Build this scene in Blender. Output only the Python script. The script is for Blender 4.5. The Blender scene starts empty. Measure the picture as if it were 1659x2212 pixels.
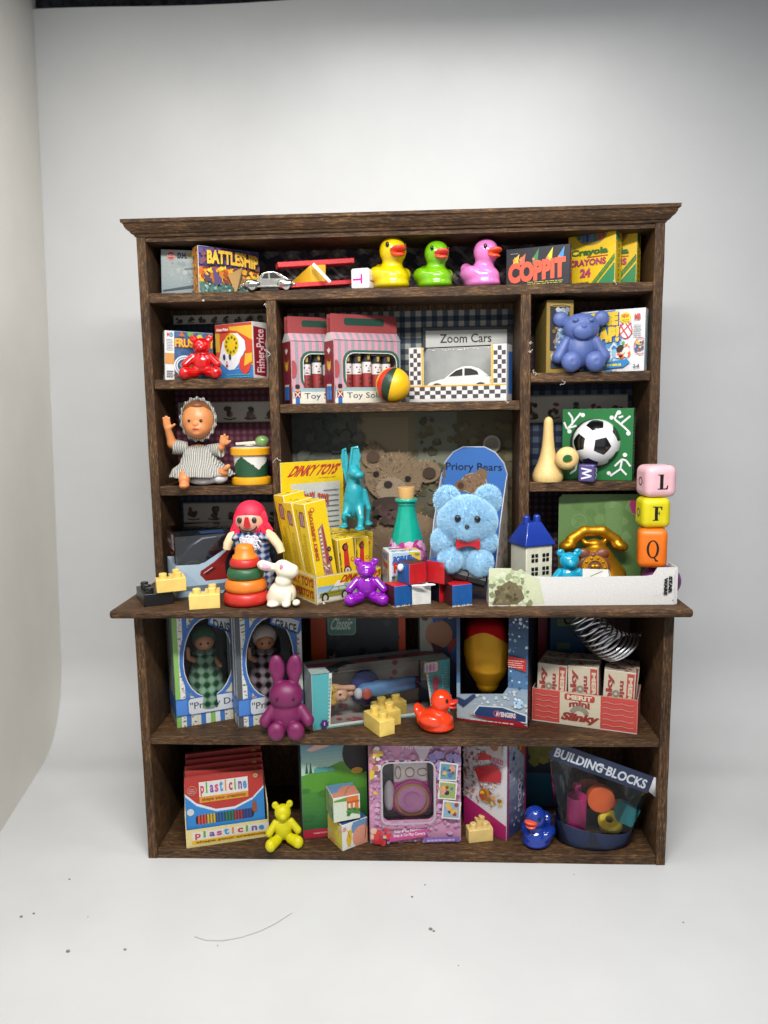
import bpy, bmesh, math, random
import numpy as np
from mathutils import Vector, Matrix, Euler

# 1 Blender unit = 1 cm
R = math.radians
scene = bpy.context.scene
scene.unit_settings.system = 'METRIC'
scene.unit_settings.scale_length = 0.01
COL = scene.collection
rnd = random.Random(7)

# ---------------------------------------------------------------- camera
CAM = np.array([0.782, -25.648, 14.903])
YAW, PITCH, ROLL = 0.05129, 0.13869, -0.0163
FD = 1659.0                                   # focal length in pixels of a 1659 x 2212 picture
def _cam_axes():
    cy, sy, cp, sp = math.cos(YAW), math.sin(YAW), math.cos(PITCH), math.sin(PITCH)
    f = np.array([-sy*cp, cy*cp, -sp]); r = np.array([cy, sy, 0.0]); u = np.cross(r, f)
    c, s = math.cos(ROLL), math.sin(ROLL)
    return c*r + s*u, -s*r + c*u, f
CR, CU, CF = _cam_axes()
cd = bpy.data.cameras.new('camera'); cam = bpy.data.objects.new('camera', cd); COL.objects.link(cam)
cam.matrix_world = Matrix(((CR[0], CU[0], -CF[0], CAM[0]), (CR[1], CU[1], -CF[1], CAM[1]), (CR[2], CU[2], -CF[2], CAM[2]), (0, 0, 0, 1)))
cd.sensor_fit = 'VERTICAL'; cd.sensor_height = 36.0; cd.lens = 27.0
cd.clip_start = 0.5; cd.clip_end = 400.0
cd.dof.use_dof = True; cd.dof.focus_distance = 24.3; cd.dof.aperture_fstop = 0.13
scene.camera = cam

# ---------------------------------------------------------------- world, lamps, exposure
w = bpy.data.worlds.new('World'); scene.world = w; w.use_nodes = True
w.node_tree.nodes['Background'].inputs[0].default_value = (0.80, 0.86, 0.95, 1)
w.node_tree.nodes['Background'].inputs[1].default_value = 0.13
def area(name, loc, target, sx, sy, power, color=(1, .985, .96), spread=180):
    l = bpy.data.lights.new(name, 'AREA'); l.shape = 'RECTANGLE'; l.size = sx; l.size_y = sy
    l.energy = power; l.color = color; l.spread = R(spread)
    o = bpy.data.objects.new(name, l); COL.objects.link(o); o.location = loc
    o.rotation_euler = (Vector(target) - Vector(loc)).to_track_quat('-Z', 'Y').to_euler()
    return o
LAMP = 1.0
# the light box's LED frame overhead: four strips round an opening
LZ = 30.5
area('led_strip', (1.5, -19.5, 29), (.5, -2, 7), 18, 2.0, 4700*LAMP, spread=118)
area('led_strip', (2.8, 2.4, LZ), (2.8, 2.0, 0), 13, 1.0, 640*LAMP)
area('led_strip', (-7.5, -7, LZ), (-10, -5, 8), 1.2, 15, 1750*LAMP)
area('led_strip', (10.5, -7, LZ), (8, -6, 4), 1.2, 15, 1150*LAMP)
# soft fill light added behind the camera for room light from the open front
area('room_fill', (-3, -48, 18), (0, 0, 8), 80, 44, 5600*LAMP, (.95, .97, 1.0))
scene.view_settings.view_transform = 'Standard'; scene.view_settings.look = 'None'
scene.view_settings.exposure = 0.10; scene.view_settings.gamma = 1.0
scene.view_settings.use_curve_mapping = False
scene.cycles.max_bounces = 10; scene.cycles.transparent_max_bounces = 24
scene.cycles.transmission_bounces = 6; scene.cycles.diffuse_bounces = 4
scene.cycles.use_denoising = True
scene.cycles.caustics_reflective = False; scene.cycles.caustics_refractive = False
scene.cycles.sample_clamp_indirect = 4.0

# ---------------------------------------------------------------- placing helpers (solve x or z on a given depth)
def xat(u, y, z):
    a = (u - 829.5) / FD; d0 = np.array([0 - CAM[0], y - CAM[1], z - CAM[2]])
    # (d0 + x ex).r = a (d0 + x ex).f
    return float((a * d0.dot(CF) - d0.dot(CR)) / (CR[0] - a * CF[0]))
def zat(v, x, y):
    a = (1106.0 - v) / FD; d0 = np.array([x - CAM[0], y - CAM[1], 0 - CAM[2]])
    return float((a * d0.dot(CF) - d0.dot(CU)) / (CU[2] - a * CF[2]))
def pos(u, v, y):
    z = 10.0
    for _ in range(12):
        x = xat(u, y, z); z = zat(v, x, y)
    return x, y, z
def cmpx(x, y, z):                            # centimetres covered by one of those pixels
    return float((np.array([x, y, z]) - CAM).dot(CF) / FD)

# ---------------------------------------------------------------- colours and materials
def lin(h):
    if not isinstance(h, str): return tuple(h)[:3]
    h = h.lstrip('#')
    if len(h) == 3: h = ''.join(c*2 for c in h)
    c = [int(h[i:i+2], 16) / 255 for i in (0, 2, 4)]
    return tuple(x / 12.92 if x <= .04045 else ((x + .055) / 1.055) ** 2.4 for x in c)
MATS = {}
def newmat(name):
    m = bpy.data.materials.new(name); m.use_nodes = True
    nt = m.node_tree; b = nt.nodes['Principled BSDF']
    return m, nt, b
def nd(nt, typ, **kw):
    n = nt.nodes.new(typ)
    for k, v in kw.items():
        if k.startswith('i_'):
            key = k[2:]; key = int(key) if key.isdigit() else key.replace('_', ' ')
            n.inputs[key].default_value = v
        else: setattr(n, k, v)
    return n
def coords(nt, sc=(1, 1, 1)):
    t = nd(nt, 'ShaderNodeTexCoord'); mp = nd(nt, 'ShaderNodeMapping'); mp.inputs['Scale'].default_value = sc
    nt.links.new(t.outputs['Object'], mp.inputs[0]); return mp.outputs[0]
def ramp(nt, fac, stops):
    r = nd(nt, 'ShaderNodeValToRGB'); e = r.color_ramp.elements
    while len(e) < len(stops): e.new(0.5)
    for q, (p, c) in zip(e, stops): q.position = p; q.color = (*lin(c), 1)
    nt.links.new(fac, r.inputs[0]); return r.outputs[0]
def noise(nt, vec, scale, detail=4, rough=.6):
    n = nd(nt, 'ShaderNodeTexNoise'); n.inputs['Scale'].default_value = scale; n.inputs['Detail'].default_value = detail
    n.inputs['Roughness'].default_value = rough
    nt.links.new(vec, n.inputs['Vector']); return n.outputs['Fac']
def bump(nt, b, h, strength=.3, dist=.01):
    bp = nd(nt, 'ShaderNodeBump'); bp.inputs['Strength'].default_value = strength; bp.inputs['Distance'].default_value = dist
    nt.links.new(h, bp.inputs['Height']); nt.links.new(bp.outputs[0], b.inputs['Normal'])
def mixc(nt, fac, a, c, mode='MIX'):
    m = nd(nt, 'ShaderNodeMix', data_type='RGBA', blend_type=mode)
    for s, v in ((0, fac), (6, a), (7, c)):
        if hasattr(v, 'is_output'): nt.links.new(v, m.inputs[s])
        else: m.inputs[s].default_value = v if s == 0 else (*lin(v), 1)
    return m.outputs[2]
def wood(axis):
    k = 'dark_wood_' + axis
    if k in MATS: return MATS[k]
    m, nt, b = newmat(k)
    st = {'x': (.5, 4, 4), 'z': (4, 4, .5)}[axis]
    c1 = coords(nt, st); c2 = coords(nt, (1, 1, 1))
    n1 = noise(nt, c1, 2.2, 8, .75); n2 = noise(nt, c1, 6.5, 5, .85); n3 = noise(nt, c2, .55, 3, .5)
    ca = ramp(nt, n1, [(.30, '#1f140d'), (.46, '#452f1d'), (.58, '#664829'), (.74, '#98704a')])
    cb = ramp(nt, n2, [(.38, '#120b07'), (.50, '#43301f'), (.58, '#7d5c3a'), (.70, '#cf9f66')])
    cc = mixc(nt, .62, ca, cb)
    dk = ramp(nt, n3, [(.3, '#8f857b'), (.7, '#ffffff')])
    cc = mixc(nt, .8, cc, dk, 'MULTIPLY')
    wr = noise(nt, coords(nt, (1, 1, 1) if axis == 'x' else (1.3, 1.3, .8)), 1.7, 5, .7)
    cc = mixc(nt, ramp(nt, wr, [(.64, '#000000'), (.74, '#8a8a8a')]), cc, '#a88258')
    nt.links.new(cc, b.inputs['Base Color']); b.inputs['Roughness'].default_value = .62
    b.inputs['Specular IOR Level'].default_value = .3
    bump(nt, b, n2, .8, .025); MATS[k] = m; return m
def lightwood(hexc='#d6b47a'):
    k = 'pale_wood' + hexc
    if k in MATS: return MATS[k]
    m, nt, b = newmat(k); n1 = noise(nt, coords(nt, (6, 6, 1)), 3, 6, .6)
    c = lin(hexc); d = tuple(x*.82 for x in c)
    nt.links.new(ramp(nt, n1, [(.3, d), (.7, c)]), b.inputs['Base Color']); b.inputs['Roughness'].default_value = .5
    bump(nt, b, n1, .15, .01); MATS[k] = m; return m
def plastic(hexc, rough=.25, sss=0.0, coat=0.0, trans=0.0, spec=.5, var=.06, bmp=0.0, bscale=30):
    k = f'plastic{hexc}{rough}{sss}{coat}{trans}{spec}{bmp}{bscale}'
    if k in MATS: return MATS[k]
    m, nt, b = newmat(k); c = lin(hexc); v = coords(nt)
    n1 = noise(nt, v, 2.5, 4)
    lo = tuple(x*(1-var*2) for x in c); hi = tuple(min(1, x*(1+var)) for x in c)
    nt.links.new(ramp(nt, n1, [(.3, lo), (.7, hi)]), b.inputs['Base Color'])
    r = nd(nt, 'ShaderNodeMapRange'); r.inputs[3].default_value = max(.03, rough-.05); r.inputs[4].default_value = rough+.07
    nt.links.new(noise(nt, v, 6, 4), r.inputs[0]); nt.links.new(r.outputs[0], b.inputs['Roughness'])
    b.inputs['Specular IOR Level'].default_value = spec
    if sss:
        b.inputs['Subsurface Weight'].default_value = sss*.6; b.inputs['Subsurface Radius'].default_value = (.12, .12, .12)
        b.inputs['Subsurface Scale'].default_value = 1.0
    if coat: b.inputs['Coat Weight'].default_value = coat*.55; b.inputs['Coat Roughness'].default_value = .06
    if trans: b.inputs['Transmission Weight'].default_value = trans
    if bmp: bump(nt, b, noise(nt, v, bscale, 5, .7), bmp, .02)
    MATS[k] = m; return m
def metal(hexc, rough=.25, bmp=0):
    k = f'metal{hexc}{rough}{bmp}'
    if k in MATS: return MATS[k]
    m, nt, b = newmat(k); b.inputs['Base Color'].default_value = (*lin(hexc), 1); b.inputs['Metallic'].default_value = 1
    b.inputs['Roughness'].default_value = rough
    v = coords(nt); 
    if bmp: bump(nt, b, noise(nt, v, 9, 5), bmp, .03)
    MATS[k] = m; return m
def clear(tint='#ffffff', a=.09):
    k = f'clear_film{tint}{a}'
    if k in MATS: return MATS[k]
    m, nt, b = newmat(k)
    tr = nd(nt, 'ShaderNodeBsdfTransparent'); gl = nd(nt, 'ShaderNodeBsdfGlossy'); mx = nd(nt, 'ShaderNodeMixShader')
    tr.inputs[0].default_value = (*lin(tint), 1); gl.inputs['Roughness'].default_value = .07
    fr = nd(nt, 'ShaderNodeFresnel'); fr.inputs[0].default_value = 1.22
    ad = nd(nt, 'ShaderNodeMath', operation='ADD'); ad.inputs[1].default_value = a*.15
    bp = nd(nt, 'ShaderNodeBump'); bp.inputs['Strength'].default_value = .2; bp.inputs['Distance'].default_value = .05
    nt.links.new(noise(nt, coords(nt), 1.6, 3), bp.inputs['Height'])
    nt.links.new(bp.outputs[0], gl.inputs['Normal']); nt.links.new(bp.outputs[0], fr.inputs['Normal'])
    nt.links.new(fr.outputs[0], ad.inputs[0]); nt.links.new(ad.outputs[0], mx.inputs[0])
    nt.links.new(tr.outputs[0], mx.inputs[1]); nt.links.new(gl.outputs[0], mx.inputs[2])
    nt.links.new(mx.outputs[0], nt.nodes['Material Output'].inputs[0]); MATS[k] = m; return m
def printed(rough=.42, mottle=.16):
    """ink on card: colours come from the printed shapes, with a fine uneven ink grain"""
    k = f'printed_card{rough}{mottle}'
    if k in MATS: return MATS[k]
    m, nt, b = newmat(k); at = nd(nt, 'ShaderNodeAttribute', attribute_name='Col')
    v = coords(nt); n1 = noise(nt, v, 22, 3, .7); n2 = noise(nt, v, 1.2, 3)
    lo = (1-mottle,)*3
    c = mixc(nt, 1.0, at.outputs['Color'], ramp(nt, n1, [(.32, lo), (.62, (1, 1, 1))]), 'MULTIPLY')
    nt.links.new(c, b.inputs['Base Color'])
    b.inputs['Roughness'].default_value = rough; b.inputs['Specular IOR Level'].default_value = .35
    bump(nt, b, n2, .25, .02); MATS[k] = m; return m
def card(hexc='#d9d6cf'):
    return plastic(hexc, .6, spec=.25, var=.05, bmp=.12, bscale=12)
def fabric(ca, cb, scale=16, name='gingham'):
    k = f'{name}{ca}{cb}{scale}'
    if k in MATS: return MATS[k]
    m, nt, b = newmat(k); v = coords(nt)
    w1 = nd(nt, 'ShaderNodeTexWave', bands_direction='X'); w2 = nd(nt, 'ShaderNodeTexWave', bands_direction='Z')
    for q in (w1, w2):
        q.inputs['Scale'].default_value = scale; q.inputs['Distortion'].default_value = .6; nt.links.new(v, q.inputs[0])
    a = nd(nt, 'ShaderNodeMath', operation='ADD'); nt.links.new(w1.outputs[1], a.inputs[0]); nt.links.new(w2.outputs[1], a.inputs[1])
    h = nd(nt, 'ShaderNodeMath', operation='MULTIPLY'); h.inputs[1].default_value = .5; nt.links.new(a.outputs[0], h.inputs[0])
    c = ramp(nt, h.outputs[0], [(.25, ca), (.75, cb)])
    wv = noise(nt, v, 40, 2); c = mixc(nt, .5, c, ramp(nt, wv, [(.35, '#777777'), (.65, '#ffffff')]), 'MULTIPLY')
    nt.links.new(c, b.inputs['Base Color']); b.inputs['Roughness'].default_value = .9; b.inputs['Specular IOR Level'].default_value = .1
    bump(nt, b, wv, .6, .02); MATS[k] = m; return m

# ---------------------------------------------------------------- objects
def link(o, parent=None):
    COL.objects.link(o)
    if parent is not None: o.parent = parent
    return o
def tag(o, label=None, cat=None, group=None, kind=None):
    if label: o['label'] = label
    if cat: o['category'] = cat
    if group: o['group'] = group
    if kind: o['kind'] = kind
    return o
def thing(name, loc, label, cat, yaw=0, group=None, lean=0, roll=0, s=1):
    o = bpy.data.objects.new(name, None); o.empty_display_size = .3; o.location = loc
    o.rotation_euler = (R(lean), R(roll), R(yaw)); o.scale = (s, s, s)
    return tag(link(o), label, cat, group)
class G:
    """collects shapes for ONE mesh object"""
    def __init__(s): s.v = []; s.f = []; s.c = []; s.mi = []
    def add(s, v, f, M=None, c=None, mi=0):
        n = len(s.v)
        if M is not None: v = [tuple(M @ Vector(p)) for p in v]
        s.v += [tuple(p) for p in v]
        for q in f: s.f.append(tuple(i + n for i in q)); s.c.append(c); s.mi.append(mi)
        return s
    def box(s, c, size, rot=None, **k):
        x, y, z = (q / 2 for q in size)
        v = [Vector((a*x, b*y, d*z)) for d in (-1, 1) for b in (-1, 1) for a in (-1, 1)]
        if rot: e = Euler([R(q) for q in rot]).to_matrix(); v = [e @ p for p in v]
        v = [p + Vector(c) for p in v]
        return s.add(v, [(0, 2, 3, 1), (4, 5, 7, 6), (0, 1, 5, 4), (2, 6, 7, 3), (0, 4, 6, 2), (1, 3, 7, 5)], **k)
    def bb(s, x0, x1, y0, y1, z0, z1, **k):
        return s.box(((x0+x1)/2, (y0+y1)/2, (z0+z1)/2), (x1-x0, y1-y0, z1-z0), **k)
    def lathe(s, prof, n=36, M=None, cap=True, **k):
        v = []; f = []
        for r, z in prof:
            for i in range(n): a = 2*math.pi*i/n; v.append((r*math.cos(a), r*math.sin(a), z))
        for j in range(len(prof)-1):
            for i in range(n): i2 = (i+1) % n; f.append((j*n+i, j*n+i2, (j+1)*n+i2, (j+1)*n+i))
        if cap: f.append(tuple(reversed(range(n)))); f.append(tuple(range((len(prof)-1)*n, len(prof)*n)))
        return s.add(v, f, M, **k)
    def cyl(s, a, b, r, r2=None, n=20, **k):
        a = Vector(a); b = Vector(b); d = b - a
        M = Matrix.Translation(a) @ d.to_track_quat('Z', 'Y').to_matrix().to_4x4()
        return s.lathe([(r, 0), (r if r2 is None else r2, d.length)], n, M, **k)
    def ell(s, c, r, rot=None, n=20, m=12, **k):
        if not hasattr(r, '__len__'): r = (r, r, r)
        M = Matrix.Translation(c)
        if rot: M = M @ Euler([R(q) for q in rot]).to_matrix().to_4x4()
        M = M @ Matrix.Diagonal((*r, 1))
        return s.lathe([(math.sin(math.pi*(j+.02)/(m+.04)), -math.cos(math.pi*(j+.02)/(m+.04))) for j in range(m+1)], n, M, **k)
    def tube(s, pts, r, n=10, closed=False, **k):
        P = [Vector(p) for p in pts]; N = len(P); rs = r if hasattr(r, '__len__') else [r]*N
        v = []; f = []; up = None
        for i, p in enumerate(P):
            t = (P[(i+1) % N] - P[i-1]) if closed else (P[min(i+1, N-1)] - P[max(i-1, 0)])
            t.normalize()
            if up is None: up = t.orthogonal().normalized()
            up = (up - t*up.dot(t)).normalized(); w_ = t.cross(up)
            for j in range(n): a = 2*math.pi*j/n; v.append(p + (up*math.cos(a) + w_*math.sin(a))*rs[i])
        for i in range(N if closed else N-1):
            for j in range(n):
                j2 = (j+1) % n; i2 = (i+1) % N; f.append((i*n+j, i*n+j2, i2*n+j2, i2*n+j))
        if not closed: f.append(tuple(reversed(range(n)))); f.append(tuple(range((N-1)*n, N*n)))
        return s.add(v, f, **k)
    def prism(s, poly, h, M=None, **k):
        """poly in local xy, extruded along z from 0 to h"""
        n = len(poly); v = [(x, y, 0) for x, y in poly] + [(x, y, h) for x, y in poly]
        f = [tuple(reversed(range(n))), tuple(range(n, 2*n))] + [(i, (i+1) % n, n+(i+1) % n, n+i) for i in range(n)]
        return s.add(v, f, M, **k)
    def xsec(s, poly, x0, x1, **k):
        """profile in yz swept along x"""
        M = Matrix(((0, 0, 1, x0), (1, 0, 0, 0), (0, 1, 0, 0), (0, 0, 0, 1))); return s.prism(poly, x1-x0, M, **k)
    def zsec(s, poly, y0, y1, **k):
        """profile in xz swept along y"""
        M = Matrix(((1, 0, 0, 0), (0, 0, 1, y0), (0, 1, 0, 0), (0, 0, 0, 1))); return s.prism(poly, y1-y0, M, **k)
def obj(name, g, mat, parent=None, bev=0, seg=2, angle=40, loc=None, label=None, solid=0, fix=True):
    me = bpy.data.meshes.new(name); me.from_pydata(g.v, [], g.f); 
    if fix:
        bm = bmesh.new(); bm.from_mesh(me); bmesh.ops.recalc_face_normals(bm, faces=bm.faces); bm.to_mesh(me); bm.free()
    for m in (mat if isinstance(mat, (list, tuple)) else [mat]): me.materials.append(m)
    if any(g.mi): me.polygons.foreach_set('material_index', g.mi)
    if any(c is not None for c in g.c):
        a = me.attributes.new('Col', 'FLOAT_COLOR', 'CORNER'); buf = np.ones((len(me.loops), 4), np.float32)
        for p, c in zip(me.polygons, g.c):
            if c is not None: buf[p.loop_start:p.loop_start+p.loop_total, :3] = lin(c)
        a.data.foreach_set('color', buf.ravel())
    me.polygons.foreach_set('use_smooth', [True]*len(me.polygons))
    me.set_sharp_from_angle(angle=R(angle)); me.update()
    o = bpy.data.objects.new(name, me); link(o, parent)
    if loc: o.location = loc
    if solid:
        q = o.modifiers.new('thickness', 'SOLIDIFY'); q.thickness = solid
    if bev:
        q = o.modifiers.new('bevel', 'BEVEL'); q.width = bev; q.segments = seg; q.limit_method = 'ANGLE'; q.angle_limit = R(35)
    if label: o['label'] = label
    return o

# ------- smooth blended solids (surface nets over a signed field)
def sd_ell(P, c, r, rot=None):
    q = P - np.array(c)
    if rot is not None: q = q @ np.array(Euler([R(a) for a in rot]).to_matrix())
    r = np.array(r if hasattr(r, '__len__') else (r, r, r), float)
    k0 = np.linalg.norm(q / r, axis=-1); k1 = np.linalg.norm(q / (r*r), axis=-1) + 1e-9
    return k0 * (k0 - 1) / k1
def sd_cap(P, a, b, ra, rb):
    a = np.array(a, float); b = np.array(b, float); ba = b - a
    h = np.clip(((P - a) @ ba) / ba.dot(ba), 0, 1)
    return np.linalg.norm(P - a - h[..., None]*ba, axis=-1) - (ra + (rb - ra)*h)
def blob(prims, k=.04, res=56, floor=None, cut=()):
    """prims: ('e',c,r[,rot]) ellipsoid or ('c',a,b,ra,rb) tapered limb; returns (verts, faces)"""
    lo = np.full(3, 1e9); hi = -lo
    for p in prims:
        if p[0] == 'e':
            r = max(p[2]) if hasattr(p[2], '__len__') else p[2]; lo = np.minimum(lo, np.array(p[1])-r); hi = np.maximum(hi, np.array(p[1])+r)
        else:
            r = max(p[3], p[4]); lo = np.minimum(lo, np.minimum(p[1], p[2])-r); hi = np.maximum(hi, np.maximum(p[1], p[2])+r)
    lo -= k*.6 + .02*(hi-lo); hi += k*.6 + .02*(hi-lo)
    if floor is not None: lo[2] = min(lo[2], floor - .03*(hi[2]-lo[2]))
    h = (hi-lo).max()/res; n = np.ceil((hi-lo)/h).astype(int) + 2
    ax = [lo[i] + h*np.arange(n[i]) for i in range(3)]
    P = np.stack(np.meshgrid(*ax, indexing='ij'), -1)
    d = None
    for p in prims:
        q = sd_ell(P, p[1], p[2], p[3] if len(p) > 3 else None) if p[0] == 'e' else sd_cap(P, *p[1:5])
        kk = k
        if d is None: d = q
        else:
            t = np.clip(.5 + .5*(q-d)/kk, 0, 1); d = q*(1-t) + d*t - kk*t*(1-t)
    for p in cut:
        q = sd_ell(P, p[1], p[2], p[3] if len(p) > 3 else None); d = np.maximum(d, -q)
    if floor is not None: d = np.maximum(d, floor - P[..., 2])
    ins = d < 0; C = [(a, b, c) for a in (0, 1) for b in (0, 1) for c in (0, 1)]
    sh = tuple(x-1 for x in d.shape); cnt = np.zeros(sh, int)
    sl = lambda o: tuple(slice(o[i], o[i]+sh[i]) for i in range(3))
    for o in C: cnt += ins[sl(o)]
    act = (cnt > 0) & (cnt < 8); acc = np.zeros(sh + (3,)); num = np.zeros(sh)
    for o in C:
        for a in range(3):
            if o[a]: continue
            o2 = list(o); o2[a] = 1
            d0 = d[sl(o)]; d1 = d[sl(o2)]; cr = (d0 < 0) != (d1 < 0)
            t = np.where(cr, d0/np.where(d0 == d1, 1, d0-d1), 0)
            for i in range(3): acc[..., i] += np.where(cr, o[i] + (t if i == a else 0), 0)
            num += cr
    idx = -np.ones(sh, int); I = np.argwhere(act); idx[act] = np.arange(len(I))
    V = lo + h*(I + acc[act]/num[act][:, None]); F = []
    for a in range(3):
        b, c = (a+1) % 3, (a+2) % 3
        s0 = [slice(1, sh[i]) for i in range(3)]; s0[a] = slice(0, sh[a])
        s1 = list(s0); s1[a] = slice(1, sh[a]+1)
        g0 = ins[tuple(s0)]; g1 = ins[tuple(s1)]; E_ = np.argwhere(g0 != g1)
        off = np.array([1, 1, 1]); off[a] = 0; E_ = E_ + off
        eb = np.eye(3, dtype=int)[b]; ec = np.eye(3, dtype=int)[c]
        q = [idx[tuple((E_ - x).T)] for x in (eb*0, eb, eb+ec, ec)]
        fl = ins[tuple((E_).T)]
        for r_, f_ in zip(np.stack(q, 1), fl): F.append(tuple(r_) if not f_ else tuple(r_[::-1]))
    return [tuple(p) for p in V], [tuple(int(i) for i in f) for f in F]
def blobobj(name, prims, mat, parent=None, k=.04, res=56, floor=None, cut=(), S=1.0, label=None):
    g = G(); v, f = blob(prims, k, res, floor, cut); g.add([(x*S, y*S, z*S) for x, y, z in v], f)
    return obj(name, g, mat, parent, angle=60, label=label)
# ------- print on card: flat shapes in 0..1 x 0..1, later shapes over earlier ones
TXT = {}
def text_mesh(s, bold):
    k = (s, bold)
    if k not in TXT:
        c = bpy.data.curves.new('t', 'FONT'); c.body = s; c.resolution_u = 3; c.offset = bold
        o = bpy.data.objects.new('t', c); me = o.to_mesh()
        V = [(v.co.x, v.co.y) for v in me.vertices]; F = [tuple(p.vertices) for p in me.polygons]
        o.to_mesh_clear(); bpy.data.objects.remove(o); bpy.data.curves.remove(c)
        xs = [p[0] for p in V]; ys = [p[1] for p in V]; x0, x1, y0, y1 = min(xs), max(xs), min(ys), max(ys)
        TXT[k] = ([((x-x0)/(x1-x0+1e-9), (y-y0)/(y1-y0+1e-9)) for x, y in V], F)
    return TXT[k]
def clip_half(poly, ax, ay, bx, by):
    """keep the part left of the line a->b"""
    out = []; n = len(poly); f = lambda p: (bx-ax)*(p[1]-ay) - (by-ay)*(p[0]-ax)
    for i in range(n):
        p, q = poly[i], poly[(i+1) % n]; fp, fq = f(p), f(q)
        if fp >= 0: out.append(p)
        if (fp >= 0) != (fq >= 0): t = fp/(fp-fq); out.append((p[0]+(q[0]-p[0])*t, p[1]+(q[1]-p[1])*t))
    return out
def area2(p): return sum(p[i-1][0]*p[i][1] - p[i][0]*p[i-1][1] for i in range(len(p)))
class Art:
    EPS = .0016
    def __init__(s, w, h, bg=None, clip=True):
        s.w, s.h = w, h; s.F = []; s.lv = 0; s.clip = clip
        if bg: s.rect(0, 0, 1, 1, bg)
    def up(s): s.lv += 1
    def _f(s, pts, c):
        if s.clip:
            for a in ((0, 0, 1, 0), (1, 0, 1, 1), (1, 1, 0, 1), (0, 1, 0, 0)):
                pts = clip_half(pts, *a)
                if len(pts) < 3: return
        q = [pts[0]]
        for p in pts[1:]:
            if abs(p[0]-q[-1][0]) + abs(p[1]-q[-1][1]) > 1e-6: q.append(p)
        if len(q) >= 3 and abs(area2(q)) > 1e-8: s.F.append((q if area2(q) > 0 else q[::-1], c, s.lv))
    def poly(s, pts, c): s.up(); s._f(list(pts), c); return s
    def rect(s, x0, y0, x1, y1, c): return s.poly([(x0, y0), (x1, y0), (x1, y1), (x0, y1)], c)
    def rrect(s, x0, y0, x1, y1, r, c):
        ry = r*s.w/s.h; p = []
        for cx, cy, a0 in ((x1-r, y0+ry, -90), (x1-r, y1-ry, 0), (x0+r, y1-ry, 90), (x0+r, y0+ry, 180)):
            for i in range(5): a = R(a0 + 22.5*i); p.append((cx+r*math.cos(a), cy+ry*math.sin(a)))
        return s.poly(p, c)
    def ell(s, x, y, rx, ry, c, n=20, rot=0):
        """rx, ry in fractions of the width"""
        k = s.w/s.h; p = []
        for i in range(n):
            a = 2*math.pi*i/n; px, py = rx*math.cos(a), ry*math.sin(a)
            cr, sr = math.cos(R(rot)), math.sin(R(rot)); p.append((x+px*cr-py*sr, y+(px*sr+py*cr)*k))
        return s.poly(p, c)
    def ring(s, x, y, rx, ry, t, c, n=24, a0=0, a1=360):
        s.up(); k = s.w/s.h
        for i in range(n):
            a, b = R(a0+(a1-a0)*i/n), R(a0+(a1-a0)*(i+1)/n)
            s._f([(x+rx*math.cos(a), y+ry*k*math.sin(a)), (x+rx*math.cos(b), y+ry*k*math.sin(b)),
                  (x+(rx-t)*math.cos(b), y+(ry-t)*k*math.sin(b)), (x+(rx-t)*math.cos(a), y+(ry-t)*k*math.sin(a))], c)
        return s
    def line(s, pts, wd, c):
        s.up(); k = s.w/s.h
        for (x0, y0), (x1, y1) in zip(pts, pts[1:]):
            dx, dy = x1-x0, (y1-y0)/k; L = math.hypot(dx, dy) or 1; nx, ny = -dy/L*wd/2, dx/L*wd/2*k
            s._f([(x0+nx, y0+ny), (x1+nx, y1+ny), (x1-nx, y1-ny), (x0-nx, y0-ny)], c)
        return s
    def grad(s, x0, y0, x1, y1, ca, cb, n=14):
        s.up(); a, b = np.array(lin(ca)), np.array(lin(cb))
        for i in range(n):
            t = (i+.5)/n; s._f([(x0, y0+(y1-y0)*i/n), (x1, y0+(y1-y0)*i/n), (x1, y0+(y1-y0)*(i+1)/n), (x0, y0+(y1-y0)*(i+1)/n)], tuple(a+(b-a)*t))
        return s
    def stripes(s, x0, y0, x1, y1, cols, n, vert=True):
        s.up()
        for i in range(n):
            a, b = i/n, (i+1)/n; c = cols[i % len(cols)]
            if c is None: continue
            if vert: s._f([(x0+(x1-x0)*a, y0), (x0+(x1-x0)*b, y0), (x0+(x1-x0)*b, y1), (x0+(x1-x0)*a, y1)], c)
            else: s._f([(x0, y0+(y1-y0)*a), (x1, y0+(y1-y0)*a), (x1, y0+(y1-y0)*b), (x0, y0+(y1-y0)*b)], c)
        return s
    def checks(s, x0, y0, x1, y1, nx, ny, ca, cb, warp=0):
        s.up(); g = lambda i, j: (x0+(x1-x0)*i/nx, y0+(y1-y0)*j/ny + warp*math.sin(i*1.1)*(j/ny))
        for i in range(nx):
            for j in range(ny): s._f([g(i, j), g(i+1, j), g(i+1, j+1), g(i, j+1)], ca if (i+j) % 2 else cb)
        return s
    def blobs(s, x0, y0, x1, y1, n, r, cols, seed=1, asp=1.0):
        q = random.Random(seed); k = s.w/s.h; s.up()
        for i in range(n):
            if i % 12 == 0: s.up()
            x, y, a, m = q.uniform(x0, x1), q.uniform(y0, y1), q.uniform(0, 6.28), q.randint(5, 8); rr = r*q.uniform(.4, 1.2); c = q.choice(cols)
            # keep the blobs of one level from lying in one plane: each gets a level fraction
            s.lv += .12
            s._f([(x+rr*q.uniform(.6, 1.1)*math.cos(a+6.283*j/m)*asp, y+rr*k*q.uniform(.6, 1.1)*math.sin(a+6.283*j/m)/asp) for j in range(m)], c)
        s.lv = math.ceil(s.lv); return s
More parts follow.
